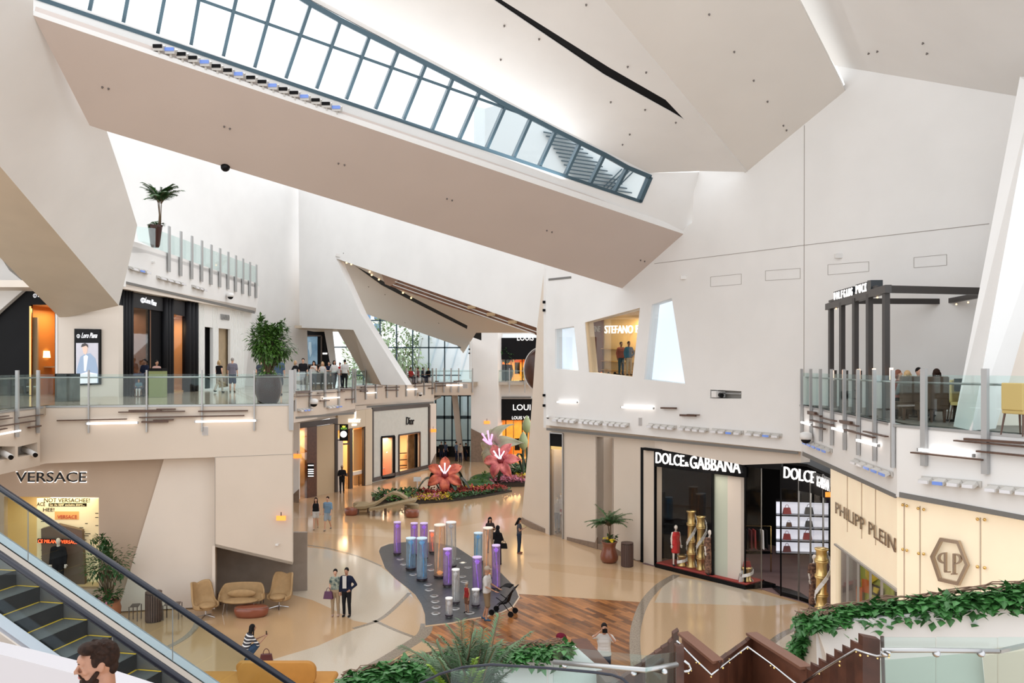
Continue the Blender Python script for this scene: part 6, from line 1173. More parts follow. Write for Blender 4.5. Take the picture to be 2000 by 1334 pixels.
for pl,x,y in ((q,1103,1300),(q,1238,1315),(q2,1298,1312)): MB().tube([pl.at(x,y,0),pl.at(x,y,.07)],.024,12).build('fixing_disc',CHR,t,True)
t=thing('curved_balustrade','low glass balustrade with a dark curving handrail beside the foreground palm','railing',P(1000,1500,5.6))
MB().tube([P(*p) for p in ((770,1360,6.2),(800,1345,6.1),(860,1316,6.0),(905,1303,5.9),(960,1298,5.8),(1060,1304,5.7),(1160,1313,5.6),(1195,1318,5.6),(1215,1325,5.55),(1232,1340,5.5))],.010,10).build('handrail',RUB,t,True)
slab('glass_pane',PL(P(960,1302,5.8),P(1160,1316,5.6),P(960,1500,5.8)),[(880,1310),(960,1302),(1068,1308),(1068,1500),(880,1500)],GLASS,(),.012,t); slab('glass_pane',PL(P(960,1302,5.8),P(1160,1316,5.6),P(960,1500,5.8)),[(1070,1308),(1195,1322),(1225,1345),(1225,1500),(1070,1500)],GLASS,(),.012,t)
# ---- ivy ----
def ivy(line,n,ls,seed,lb,hang=.2,out=.22,m=mat('ivy_leaf',(.06,.21,.05),.4,noise=.5,nscale=4)):
    rnd=random.Random(seed); P3=[P(*p) for p in line]; mb=MB(); tw=MB(); L=[(b-a).length for a,b in zip(P3,P3[1:])]
    for i in range(n):
        k=rnd.choices(range(len(L)),L)[0]; u=rnd.random(); p=P3[k].lerp(P3[k+1],u)+V((rnd.uniform(-.05,.05),rnd.uniform(-out,out*.6),-abs(rnd.gauss(0,hang))+.05)); mb.leaf(p,(rnd.uniform(-1,1),rnd.uniform(-1,.1),rnd.uniform(-.5,.7)),ls*rnd.uniform(.7,1.2),ls*.75,droop=.25)
    mb.build('ivy',m,None,recalc=False,kind='stuff',label=lb,cat='ivy')
    for j in range(7):
        pts=[]; 
        for a,b in zip(P3,P3[1:]):
            for u in (0,.25,.5,.75): pts.append(a.lerp(b,u)+V((0,.08+rnd.uniform(-.1,.1),.07+rnd.uniform(-.03,.05))))
        tw.tube(pts,.009,4)
    tw.build('ivy_twigs',mat('dry_twig',(.20,.12,.08),.8),None,kind='stuff',label='dry twigs woven along '+lb.split(' ivy ')[-1],cat='twigs')
ivy([(1572,1208,12.7),(1640,1196,12.3),(1740,1184,12.0),(1850,1172,11.6),(2060,1146,11.0)],1900,.16,1,'thick green ivy on the top edge of the right white planter',.12)
ivy([(1560,1212,12.5),(1580,1216,12.1),(1610,1214,12.1),(1640,1206,12.2)],420,.15,7,'ivy clump over the front corner of the right white planter',.06,.15)
ivy([(1575,1212,12.6),(1566,1235,12.6),(1556,1258,12.8),(1548,1285,13.0)],420,.15,2,'hanging green ivy trailing down the corner of the right planter',.07,.12)
ivy([(665,1334,12.2),(700,1322,12.4),(780,1303,12.6),(870,1285,12.8),(945,1275,13.0)],1300,.18,3,'green ivy on the white ledge left of the foreground palm',.16)
ivy([(940,1277,13.0),(1010,1272,13.0),(1070,1268,13.1),(1115,1263,13.2)],600,.14,4,'green ivy on the white ledge right of the foreground palm',.10)
# ================= people =================
SK={'l':mat('skin_light',(.62,.36,.25),.5),'m':mat('skin_mid',(.42,.22,.14),.5),'d':mat('skin_dark',(.16,.08,.05),.5),'w':SKINW}
HR={'k':mat('hair_black',(.010,.008,.008),.6,spec=.15),'b':mat('hair_brown',(.028,.013,.008),.65,spec=.12,noise=.5,nscale=40),'y':mat('hair_blond',(.45,.30,.14),.5),'g':mat('hair_grey',(.3,.28,.26),.5),'r':mat('hair_auburn',(.20,.06,.03),.5)}
_c={}
def cm(col,rough=.85,**k):
    key=(tuple(col),rough); 
    if key not in _c: _c[key]=mat('cloth_%d'%len(_c),tuple(c*.8 for c in col),rough,spec=.15,bump=.15,bscale=40,**k)
    return _c[key]
def cap(mb,p,q,r0,r1,n=10):
    mb.tube([p,q],[r0,r1],n); mb.ell(p,r0,n,6); mb.ell(q,r1,n,6)
JOBS=[]
POSE={
 'stand':dict(),
 'walk':dict(legs=[((-.09,-.12,.50),(-.09,-.18,.09)),((.09,.02,.50),(.09,.28,.14))],arms=[((-.23,.10,1.15),(-.24,.02,.92)),((.23,-.06,1.13),(.23,-.20,.93))]),
 'hip':dict(arms=[((-.24,.03,1.14),(-.24,-.04,.90)),((.33,.06,1.14),(.17,-.10,1.0))]),
 'phone':dict(arms=[((-.22,-.08,1.15),(-.09,-.28,1.28)),((.22,-.08,1.15),(.08,-.28,1.28))],pitch=.35),
 'camera':dict(arms=[((-.30,-.12,1.42),(-.09,-.14,1.60)),((.26,-.18,1.32),(.08,-.15,1.56))]),
 'rail':dict(arms=[((-.25,-.12,1.15),(-.14,-.34,1.08)),((.25,-.12,1.15),(.14,-.34,1.08))]),
 'push':dict(arms=[((-.22,-.05,1.14),(-.18,-.33,1.02)),((.22,-.05,1.14),(.18,-.33,1.02))],legs=[((-.09,-.06,.50),(-.09,.0,.08)),((.09,.02,.50),(.09,.16,.08))]),
 'fold':dict(arms=[((-.24,-.05,1.13),(.05,-.20,1.16)),((.24,-.05,1.13),(-.05,-.20,1.13))]),
 'sit':dict(pel=-.46,legs=[((-.10,-.44,.50),(-.10,-.42,.08)),((.10,-.44,.50),(.10,-.42,.08))],arms=[((-.23,-.10,1.15),(-.15,-.36,1.14)),((.23,-.10,1.15),(.15,-.36,1.14))]),
 'crouch':dict(pel=-.56,lean=.35,legs=[((-.14,-.36,.50),(-.12,-.02,.09)),((.16,-.42,.42),(.14,-.10,.08))],arms=[((-.24,-.26,1.22),(-.07,-.48,1.45)),((.24,-.26,1.22),(.07,-.48,1.45))]),
}
def person(pos,rz,h,pose,label,skin='l',hair='k',hl='short',top=(.5,.5,.5),bot=(.1,.1,.12),sleeve=.45,leg=1.0,shoes=(.03,.03,.03),fem=False,group=None,extra=None,name='person',cat='person',dress=None,hat=None,vox=.024,yaw=0,bare=False):
    t=thing(name,label,cat,pos,rz,group); k=h/1.75; t.scale=(k,k,k); pd=POSE[pose]; dz=pd.get('pel',0); lean=pd.get('lean',0)
    sw=.155 if fem else .18; hw=.10
    def T(v):       # torso transform
        v=V(v); p=V((0,0,.95)); q=v-p; q=MX.Rotation(lean,3,'X')@q; return p+q+V((0,0,dz))
    rows=[(.95,.085 if not fem else .095,.10),(1.03,.08,.095),(1.10,.065 if fem else .075,.09),(1.19,.075,.09),(1.28,.085,.10 if not fem else .095),(1.36,sw-.07,.085),(1.41,sw-.055,.058)]
    legs=pd.get('legs') or [((-.10,-.01,.50),(-.10,.02,.09)),((.10,-.01,.50),(.11,.02,.09))]
    arms=pd.get('arms') or [((-sw-.05,.02,1.14),(-sw-.06,-.04,.90)),((sw+.05,.02,1.14),(sw+.06,-.04,.90))]
    legs=[(V(a),V(b)) for a,b in legs]; arms=[(T(a),T(b)) for a,b in arms]
    sh=[T((-sw,0,1.40)),T((sw,0,1.40))]; hp=[V((-hw+.01,0,.92+dz)),V((hw-.01,0,.92+dz))]
    B=MB()
    for z,wd,r in rows: cap(B,T((-wd,0,z)),T((wd,0,z)),r-.012,r-.012)
    cap(B,T((0,.01,1.40)),T((0,-.005,1.54)),.055 if not fem else .045,.05 if not fem else .042)
    R3=MX.Rotation(yaw,3,'Z')@MX.Rotation(pd.get('pitch',0),3,'X'); hc=T((0,-.015,1.64)); H=lambda v: hc+R3@V(v)
    B.ell(hc,(.073,.092,.108),16,12,R3); B.ell(H((0,-.03,-.055)),(.053,.06,.06),12,8,R3); cap(B,H((0,-.088,.01)),H((0,-.105,-.018)),.012,.015,8)
    for s in (-1,1): B.ell(H((s*.074,.0,-.005)),(.012,.02,.032),8,6,R3)
    for i in (0,1):
        cap(B,hp[i],legs[i][0],.082,.056); cap(B,legs[i][0],legs[i][1],.055,.036); cap(B,legs[i][1]+V((0,.02,-.035)),legs[i][1]+V((0,-.15,-.05)),.036,.03)
        cap(B,sh[i],arms[i][0],.05,.038); cap(B,arms[i][0],arms[i][1],.037,.026)
    hands=MB()
    for i in (0,1):
        e,w_=arms[i]; d=(w_-e).normalized(); sd=V((1,0,0)) if abs(d.x)<.7 else V((0,1,0)); sd=(sd-d*sd.dot(d)).normalized(); nn=d.cross(sd)
        hands.ell(w_+d*.045,(.022,.040,.048),10,6,MX((nn,sd,d)).transposed())
        for j,L in enumerate((.062,.07,.066,.052)):
            b=w_+d*.08+sd*(.028-.018*j); hands.tube([b,b+d*L*.5+nn*.006,b+d*L+nn*.02],[.0095,.0085,.006],6)
        b=w_+d*.03+sd*.036; hands.tube([b,b+sd*.022+d*.025,b+sd*.026+d*.055],[.011,.0095,.007],6)
    JOBS.append((B,hands,t,SK[skin],vox))
    def cloth(nm,mb,m,v=vox):
        o=mb.build(nm,m,t,True,local=True); r=o.modifiers.new('remesh','REMESH'); r.mode='VOXEL'; r.voxel_size=v; s=o.modifiers.new('smooth','SMOOTH'); s.iterations=3; s.factor=.5; return o
    if not bare:
        if dress:
            z0,col=dress; D=MB(); 
            for z,wd,r in rows[:6]: cap(D,T((-wd,0,z)),T((wd,0,z)),r+.014,r+.014)
            D.lathe((0,.01,0),[(.17,z0),(.175,z0+.1),(.165,.6),(.165,.95)],20,sx=1.1,sy=.8)
            if sleeve>0:
                for i in (0,1):
                    cap(D,sh[i],arms[i][0],.062,.05)
                    if sleeve>.6: cap(D,arms[i][0],arms[i][1],.05,.045)
            cloth('dress',D,col if not isinstance(col,tuple) else cm(col))
        else:
            S=MB()
            for z,wd,r in rows[(0 if not fem else 1):(7 if sleeve>0 else 6)]: cap(S,T((-wd,0,z)),T((wd,0,z)),r+.014,r+.014)
            if sleeve>0:
                for i in (0,1):
                    f=min(1,sleeve/.5); cap(S,sh[i],sh[i].lerp(arms[i][0],f),.064,.056)
                    if sleeve>.5: cap(S,arms[i][0],arms[i][0].lerp(arms[i][1],(sleeve-.5)*2),.053,.042)
            cloth('top',S,top if not isinstance(top,tuple) else cm(top))
            Bt=MB(); 
            for z,wd,r in rows[:2]: cap(Bt,T((-wd,0,z-.02)),T((wd,0,z-.02)),r+.008,r+.008)
            for i in (0,1):
                f=min(1,leg/.5); cap(Bt,hp[i],hp[i].lerp(legs[i][0],f),.096,.096-.022*f if leg>.55 else .092)
                if leg>.5: cap(Bt,legs[i][0],legs[i][0].lerp(legs[i][1],(leg-.5)*2),.068,.056)
            cloth('trousers' if leg>.6 else 'shorts',Bt,bot if not isinstance(bot,tuple) else cm(bot))
        for i in (0,1):
            a=legs[i][1]; M_=MB(); M_.ell(a+V((0,-.055,-.055)),(.045,.13,.042),12,8); M_.ell(a+V((0,.02,-.04)),(.038,.05,.05),10,6); M_.build('shoe',cm(shoes,.5),t,True,local=True)
    Hh=MB()
    if hl!='none' and hat is None or hl in('long','bob'):
        Hh.ell(H((0,.018,.030)),(.082,.092,.098),16,10,R3)
        if hl=='long': 
            for x in (-.05,0,.05): cap(Hh,H((x,.05,.02)),H((x*1.3,.10,-.28)),.05,.035)
            for x in (-.075,.075): cap(Hh,H((x,.0,.0)),H((x*1.15,.01,-.22)),.025,.02)
        if hl=='bob':
            for x in (-.06,0,.06): cap(Hh,H((x,.035,.0)),H((x*1.1,.04,-.10)),.045,.04)
        if hl=='bun': Hh.ell(H((0,.10,.06)),.04,10,8)
        Hh.build('hair',HR[hair],t,True,local=True)
    if hat=='cap': M_=MB(); M_.ell(H((0,.01,.045)),(.088,.10,.085),16,8,R3); M_.ell(H((0,-.11,.035)),(.06,.06,.01),12,6,R3); M_.build('cap',cm((.5,.42,.34)),t,True,local=True)
    if hat=='turban': M_=MB(); M_.ell(H((0,.01,.07)),(.12,.135,.10),18,10,R3@MX.Rotation(.3,3,'X')); [M_.tube([H((.11*math.cos(a),-.10+.05*i+.02*math.cos(a),.03+.035*i+.05*math.sin(a))) for a in [q*.4-1.5 for q in range(16)]],.015,5) for i in range(3)]; M_.build('turban',cm((.16,.01,.03)),t,True,local=True)
    if hat=='hijab': M_=MB(); M_.ell(H((0,.012,.015)),(.092,.105,.12),16,10,R3); cap(M_,H((0,.02,-.1)),T((0,.02,1.40)),.085,.12); cap(M_,T((-.1,0,1.38)),T((.1,0,1.38)),.09,.09); M_.build('headscarf',cm((.012,.012,.015)),t,True,local=True)
    if hat!='hijab' and skin!='w':
        M_=MB()
        for s in (-1,1): M_.ell(H((s*.03,-.083,.012)),(.011,.007,.006),8,6,R3)
        M_.build('eyes',BLACKM,t,True,local=True); MB().ell(H((0,-.083,-.055)),(.022,.010,.007),8,6,R3).build('mouth',mat('lips',(.35,.10,.09),.5),t,True,local=True)
    if extra: extra(t,arms,k)
    return t
def flush():
    obs=[]
    for B,hands,t,m,vox in JOBS:
        o=B.build('body',m,t,True,local=True); r=o.modifiers.new('remesh','REMESH'); r.mode='VOXEL'; r.voxel_size=vox; s=o.modifiers.new('smooth','SMOOTH'); s.iterations=4; s.factor=.5; obs.append(o)
    dg=bpy.context.evaluated_depsgraph_get()
    for o,(B,hands,t,m,vox) in zip(obs,JOBS):
        me=bpy.data.meshes.new_from_object(o.evaluated_get(dg)); bm=bmesh.new(); bm.from_mesh(me); n=len(bm.verts)
        vs=[bm.verts.new(v) for v in hands.v]
        for f in hands.f:
            try: bm.faces.new([vs[i] for i in f])
            except ValueError: pass
        for f in bm.faces: f.smooth=True
        bm.to_mesh(me); bm.free(); o.modifiers.clear(); o.data=me; me.materials.clear(); me.materials.append(m)
    JOBS.clear()
def up(x,y,hy=HY): return G(x,y,7.2,hy)
def pd_(x,D,z): return V(((x-1000)*D/F,D,z))
def phone_(t,arms,k): c=(arms[0][1]+arms[1][1])/2+V((0,-.06,.08)); MB().box(c,(.075,.012,.15)).build('phone',BLACK,t,local=True)
WH=(.72,.71,.69); NAVY=(.015,.02,.045); BLK=(.015,.015,.018)
FLOR=mat('floral_blouse',(.02,.05,.06),.8,col2=(.35,.38,.3),nscale=9); STRP=mat('striped_top',(.6,.6,.6),.8)
def stripes():
    nt=STRP.node_tree; b=nt.nodes['Principled BSDF']; tc=nt.nodes.new('ShaderNodeTexCoord'); w_=nt.nodes.new('ShaderNodeTexWave'); w_.bands_direction='Z'; w_.inputs['Scale'].default_value=3.2
    r=nt.nodes.new('ShaderNodeValToRGB'); r.color_ramp.interpolation='CONSTANT'; r.color_ramp.elements[0].color=(.03,.03,.04,1); r.color_ramp.elements[1].color=(.7,.7,.7,1); r.color_ramp.elements[1].position=.7
    nt.links.new(tc.outputs['Object'],w_.inputs['Vector']); nt.links.new(w_.outputs['Fac'],r.inputs['Fac']); nt.links.new(r.outputs[0],b.inputs['Base Color'])
stripes()
# hall floor
person(G(617,1034),.15,1.66,'walk','person in black top and white shorts with long hair walking beside someone in blue','l','b','long',BLK,WH,0,.28,(.4,.3,.2),True)
person(G(640,1036),-.1,1.76,'walk','person in light blue shirt and pale shorts walking across the polished hall','l','b','short',(.22,.36,.52),(.42,.50,.58),.5,.42,(.3,.25,.2))
person(G(655,1203),.1,1.60,'stand','person in dark floral blouse and beige trousers standing arm in arm','l','k','bun',FLOR,(.42,.31,.20),.3,1,(.5,.35,.28),True)
person(G(677,1204),-.15,1.66,'hip','person in dark jacket over a white shirt with hand on hip','m','k','short',NAVY,BLK,1,1,BLK)
_p=G(643,1182,0); c=V((G(643,1203).x,G(655,1203).y-.12,.62)); handbag(c,.34,mat('purple_leather',(.08,.015,.06),.4),'purple handbag held by the person in the floral blouse')
MB().box((G(676,1204).x-.03,G(676,1204).y-.125,1.20),(.13,.03,.42)).build('shirt_front',cm(WH),bpy.data.objects['person.003'])
person(G(478,1294),2.2,1.62,'crouch','person in striped top and jeans crouching to take a photo with a phone','m','k','long',STRP,(.05,.09,.16),.5,1,BLK,True,extra=phone_)
handbag(G(520,1297),.40,mat('dark_red_leather',(.09,.02,.02),.35),'dark red handbag on the floor behind the ochre sofa')
person(G(951,1211),1.25,1.80,'push','person in white t-shirt and khaki shorts with a cap beside a stroller','m','b','none',WH,(.28,.20,.12),.42,.5,(.04,.10,.18),hat='cap')
person(G(912,1197),-.9,1.05,'stand','child in red top and brown shorts wearing a grey cap by the water columns','m','b','none',(.35,.03,.03),(.22,.10,.06),0,.4,BLK,hat='cap',vox=.02)
person(G(957,1079),.2,1.62,'phone','person with long dark hair in black lace top behind the tallest water column','l','k','long',(.05,.035,.035),(.05,.05,.06),.5,1,BLK,True)
person(G(972,1103),2.6,1.68,'fold','person in long black robe and black headscarf beside the violet water column','l','k','none',BLK,BLK,1,1,BLK,True,dress=(.06,(.012,.012,.015)),hat='hijab')
c=G(979,1103); handbag(V((c.x+.12,c.y-.1,.72)),.3,BLACKM,'black shoulder bag at the side of the person in the black robe')
person(G(1014,1081),1.3,1.62,'phone','person in dark tunic and blue jeans standing alone near the right pier','m','k','long',(.10,.10,.12),(.03,.05,.09),.2,1,(.35,.15,.1),True)
def cam_(t,arms,k): c=(arms[0][1]+arms[1][1])/2+V((0,-.04,.03)); MB().box(c,(.13,.07,.09)).tube([c,c+V((0,-.10,0))],.035,10).build('camera',BLACK,t,local=True)
person(G(1180,1347),0,1.75,'camera','person in white t-shirt holding a black camera to the face on the plank floor','m','k','short',WH,NAVY,.42,1,BLK,extra=cam_,yaw=0)
person(G(1096,1382),1.5,1.80,'stand','person wearing a dark red turban beyond the ivy ledge','m','k','none',(.5,.06,.03),BLK,1,1,BLK,hat='turban')
person(G(668,963),.3,1.86,'fold','guard in black suit and peaked cap standing at the watch shop doorway','d','k','none',BLK,BLK,1,1,BLK,hat='cap')
for x,D,rz,h,tp,lb in ((862,74.5,0,1.72,BLK,'person in dark clothes at the left of the far entrance'),(870,75.5,.6,1.62,(.08,.10,.16),'person in navy beside the dark one at the far entrance'),(891,74,1.2,1.78,(.10,.14,.2),'tall person in blue grey at the far entrance'),(899,73,-.6,1.68,(.5,.42,.34),'person in pale top with a pram at the far entrance'),(910,74.5,2,1.60,BLK,'person in black at the right of the far entrance')):
    person(pd_(x,D,0),rz,h,'stand',lb,'m','k','short',tp,NAVY,.5,1,BLK,vox=.035)
# upper left balcony
person(up(428,767),2.9,1.64,'walk','person with blond hair in black off shoulder top and beige trousers seen from behind','l','y','bob',BLK,(.55,.48,.40),.1,1,BLK,True)
person(up(454,766),3.3,1.78,'stand','person in grey shirt and navy shorts seen from behind on the left balcony','l','g','short',(.22,.21,.26),(.02,.04,.09),.45,.5,(.2,.14,.1))
c=up(434,766); handbag(V((c.x+.02,c.y-.15,7.75)),.34,mat('taupe_leather',(.2,.15,.12),.5),'taupe handbag held between the two people seen from behind')
person(pd_(306,36.5,7.2),.9,1.60,'stand','person in pale pink top with dark tied hair behind the olive box','m','k','bun',(.55,.34,.30),BLK,.3,1,BLK,True)
person(pd_(283,36.8,7.2),-.4,1.66,'push','person in navy top pushing a stroller on the left balcony','d','k','short',NAVY,BLK,.45,1,BLK)
person(pd_(509,36,7.2),2.9,1.68,'stand','person in dark top half hidden by the potted tree, on its left','l','b','bun',(.05,.06,.09),BLK,.2,1,BLK,True)
person(pd_(545,38,7.2),3.2,1.80,'stand','person in blue t-shirt half hidden by the potted tree, on its right','l','b','short',(.08,.13,.20),(.06,.07,.09),.45,.5,BLK)
# middle balcony group
for x,D,rz,h,ps_,sk_,hr_,hl_,tp,bt,sl,lg,fm,lb in ((577,47,1.2,1.66,'walk','l','y','bob',BLK,(.6,.58,.52),.9,1,True,'person with blond bob in white cardigan over black on the middle balcony'),(592,46.8,.2,1.80,'stand','l','k','short',BLK,(.08,.07,.07),.45,1,False,'stocky person in black t-shirt on the middle balcony'),
 (613,48.5,0,1.66,'phone','l','k','long',WH,(.06,.09,.13),0,1,True,'person with long black hair in white vest on the middle balcony'),(630,48.8,.1,1.62,'rail','l','y','long',WH,BLK,0,1,True,'person with long blond hair in white vest on the middle balcony'),
 (642.5,50.5,.2,1.64,'fold','l','k','short',NAVY,BLK,.45,1,False,'person in navy t-shirt behind the two white vests'),(653,49.5,.5,1.70,'walk','m','k','long',WH,NAVY,.6,1,True,'person with curly dark hair in white blouse on the middle balcony'),
 (664,52,-.3,1.58,'stand','m','k','short',(.45,.02,.02),NAVY,.45,1,False,'person in red t-shirt behind the white shirts'),(673.5,50.5,3.0,1.76,'stand','m','k','short',WH,BLK,.5,1,False,'person in white shirt and black trousers at the right of the balcony group')):
    person(pd_(x,D,7.2),rz,h,ps_,lb,sk_,hr_,hl_,tp,bt,sl,lg,BLK,fm,vox=.028)
def stool(p,m,lb,g=None): t=thing('round_stool',lb,'stool',p,0,g); MB().lathe(p,[(.25,0),(.27,.2),(.27,.40),(.24,.45)],20).build('seat',m,t,True); MB().lathe(p,[(.2,0),(.2,.02)],16).build('base',BLACKM,t)
for x,D,rz,ps_,tp,bt,hr_,lb in ((764.5,66,.3,'sit',(.5,.03,.02),NAVY,'k','person in bright red shirt seated by the far glazing'),(783,67,2.7,'sit',NAVY,BLK,'k','person in navy shirt seated beside the red one by the far glazing'),(802,64.5,.8,'sit',(.4,.04,.04),(.1,.1,.12),'b','person in dark red seated low behind the middle balcony rail'),(816,68,-.8,'sit',(.35,.15,.16),BLK,'b','person in rose top seated at the far balcony table'),(826,69,.8,'sit',(.05,.07,.1),NAVY,'k','person in dark blue seated right of the rose top'),(837,70,-.5,'sit',BLK,BLK,'k','person in black seated at the right end of the far balcony')):
    person(pd_(x,D,7.2),rz,1.72,ps_,lb,'m',hr_,'short',tp,bt,.5,1,BLK,vox=.03); stool(pd_(x,D,7.2),YEL if x<790 else GREYM,'round stool under the '+lb.split(' seated')[0].replace('person','one'))
# diners on the terrace
for x,D,rz,h,hr_,hl_,tp,lb in ((1754,21.6,1.0,1.66,'r','bob',(.3,.1,.08),'diner with auburn hair leaning in at the restaurant table'),(1772,20.3,3.1,1.64,'y','bob',(.3,.3,.3),'diner with blond hair seen from behind in the left brown seat'),(1794,22.2,0.1,1.74,'k','short',(.3,.25,.25),'dark haired diner facing us across the restaurant table'),(1829,19.55,3.1,1.70,'b','bob',BLK,'diner with brown bob seen from behind in the right brown seat')):
    person(pd_(x,D,7.2),rz,h,'sit',lb,'l',hr_,hl_,tp,BLK,.5,1,BLK,vox=.02)
# seats for the diners without one
for x,D,lb in ((1754,21.75,'small dark stool under the diner with auburn hair'),(1794,22.3,'small dark stool under the dark haired diner facing us')): stool(pd_(x,D,7.2),UPH,lb)
# mannequins
PAT=mat('patterned_dress',(.06,.025,.02),.7,col2=(.30,.16,.10),nscale=14); REDD=mat('red_dress',(.50,.02,.02),.6)
def onp(x,y,z=.19): return G(x,y,z)
person(onp(1320,1105),.2,1.72,'stand','white mannequin in a red dress in the shop window','w','k','none',dress=(.55,REDD),sleeve=0,fem=True,name='mannequin',cat='mannequin')
person(onp(1386,1122),.3,1.80,'stand','white mannequin in a dark patterned gown beside the gold drums','w','k','none',dress=(.05,PAT),sleeve=.4,fem=True,name='mannequin',cat='mannequin')
person(V((10.55,28.6,.17)),.3,1.80,'stand','white mannequin in a brown patterned gown behind the curved glass','w','k','none',dress=(.05,PAT),sleeve=.4,fem=True,name='mannequin',cat='mannequin')
c=WRL.at(1088,1045,-.42); person(V((c.x,c.y,.1)),.3,1.75,'hip','mannequin in pale top and grey jeans in the narrow amber window','w','y','bob',(.5,.45,.42),(.12,.13,.16),.6,1,BLK,True,name='mannequin',cat='mannequin')
c=WRL.at(1096,1045,-.62); person(V((c.x,c.y,.25)),-.2,1.8,'stand','mannequin in white blouse and red skirt in the narrow amber window','w','y','bob',(.6,.55,.55),(.4,.03,.02),.6,.8,BLK,True,name='mannequin',cat='mannequin')
zf=WR.at(1200,734,-1.5).z
for x,o,tp,bt,lb in ((1213,-2.2,(.22,.07,.05),(.03,.07,.09),'mannequin in rust jacket behind the slanted shop window'),(1228,-2.0,(.04,.13,.18),(.4,.33,.22),'mannequin in teal jacket behind the slanted shop window')):
    c=WR.at(x,730,o); person(V((c.x,c.y,zf+.02)),.4,1.62,'hip',lb,'d','k','short',tp,bt,1,1,BLK,name='mannequin',cat='mannequin')
c=FLs.at(117,1180,-.35); person(V((c.x,c.y-.1,.75)),.1,1.85,'stand','bald white mannequin in a dark suit before the newsprint display','w','k','none',BLK,BLK,1,1,BLK,name='mannequin',cat='mannequin')
MB().box(V((c.x,c.y-.1,.38)),(.9,.7,.75)).build('display_plinth',mat('cabinet_taupe',()),None,label='taupe plinth under the suited mannequin in the left window',cat='plinth')
# shoes, bags in the slanted window
for i,(x,y,m) in enumerate(((1168,723,GR[1]),(1176,722,GR[1]),(1191,714,BLACKM),(1204,727,BLACKM))):
    c=WR.at(x,y,-1.6); t=thing('display_shoe','%s shoe displayed on the floor of the slanted shop window'%('orange' if i<2 else 'black'),'shoe',V((c.x,c.y,zf)),.3*i,'shoes in the slanted shop window'); MB().ell((0,0,.06),(.06,.16,.05),12,8).ell((0,.09,.1),(.05,.07,.09),12,8).build('upper',m,t,True,local=True); MB().box((0,0,.015),(.11,.3,.03)).build('sole',BLACK,t,local=True)
# ---- strollers ----
def stroller(p,rz,lb,col):
    t=thing('stroller',lb,'stroller',p,rz); fr=MB()
    for s in (-.22,.22): fr.tube([(s,.45,1.0),(s,.1,.55),(s,-.35,.12)],.014,6); fr.tube([(s,.32,.12),(s,.0,.5),(s,-.2,.62)],.014,6)
    fr.tube([(-.22,.45,1.0),(.22,.45,1.0)],.018,8); fr.build('frame',BLACKM,t,True,local=True)
    MB().hexa([V(v) for v in ((-.2,.15,.42),(.2,.15,.42),(.2,-.22,.36),(-.2,-.22,.36),(-.2,.28,.82),(.2,.28,.82),(.2,.16,.5),(-.2,.16,.5))]).build('seat',col,t,local=True,bevel=.02)
    grid_shell('canopy',lambda u,v: (-.22+.44*u,.30-.42*math.sin(v*1.3)*1,.72+.30*math.cos(v*1.4-.5)),8,8,col,t,.015)
    for s in (-.24,.24):
        for y in (-.36,.33): MB().tube([(s-.02,y,.10),(s+.02,y,.10)],.10,16).build('wheel',BLACK,t,local=True)
stroller(G(984,1200),-1.9,'black stroller beside the person in khaki shorts',BLACKM); stroller(pd_(271,36.2,7.2),.3,'dark stroller with a child on the left balcony',mat('stroller_navy',(.03,.04,.07),.7))
person(pd_(271,36.15,7.24),.3,1.0,'sit','small child in white trousers sitting in the balcony stroller','m','b','short',(.15,.25,.3),WH,.4,1,WH,vox=.02)
# boxes on the left balcony
for x0,x1,D,z1,m,lb in ((290,317,35.0,1.25,mat('olive_cloth',(.22,.25,.10),.8),'olive green box stand with dark top on the left balcony'),(107,143,31.0,1.05,mat('dark_stone',(.10,.10,.085),.4,noise=.5,nscale=2),'dark stone cube block behind the rail on the left balcony')):
    a=pd_(x0,D,7.2); b=pd_(x1,D,7.2); t=thing('display_box',lb,'box',(a+b)/2); MB().obox(a,b-a,(0,.5,0),(0,0,z1-.12)).build('box_body',m,t,bevel=.01); MB().obox(a+V((0,0,z1-.12)),b-a,(0,.5,0),(0,0,.12)).build('top_tray',BLACKM,t)
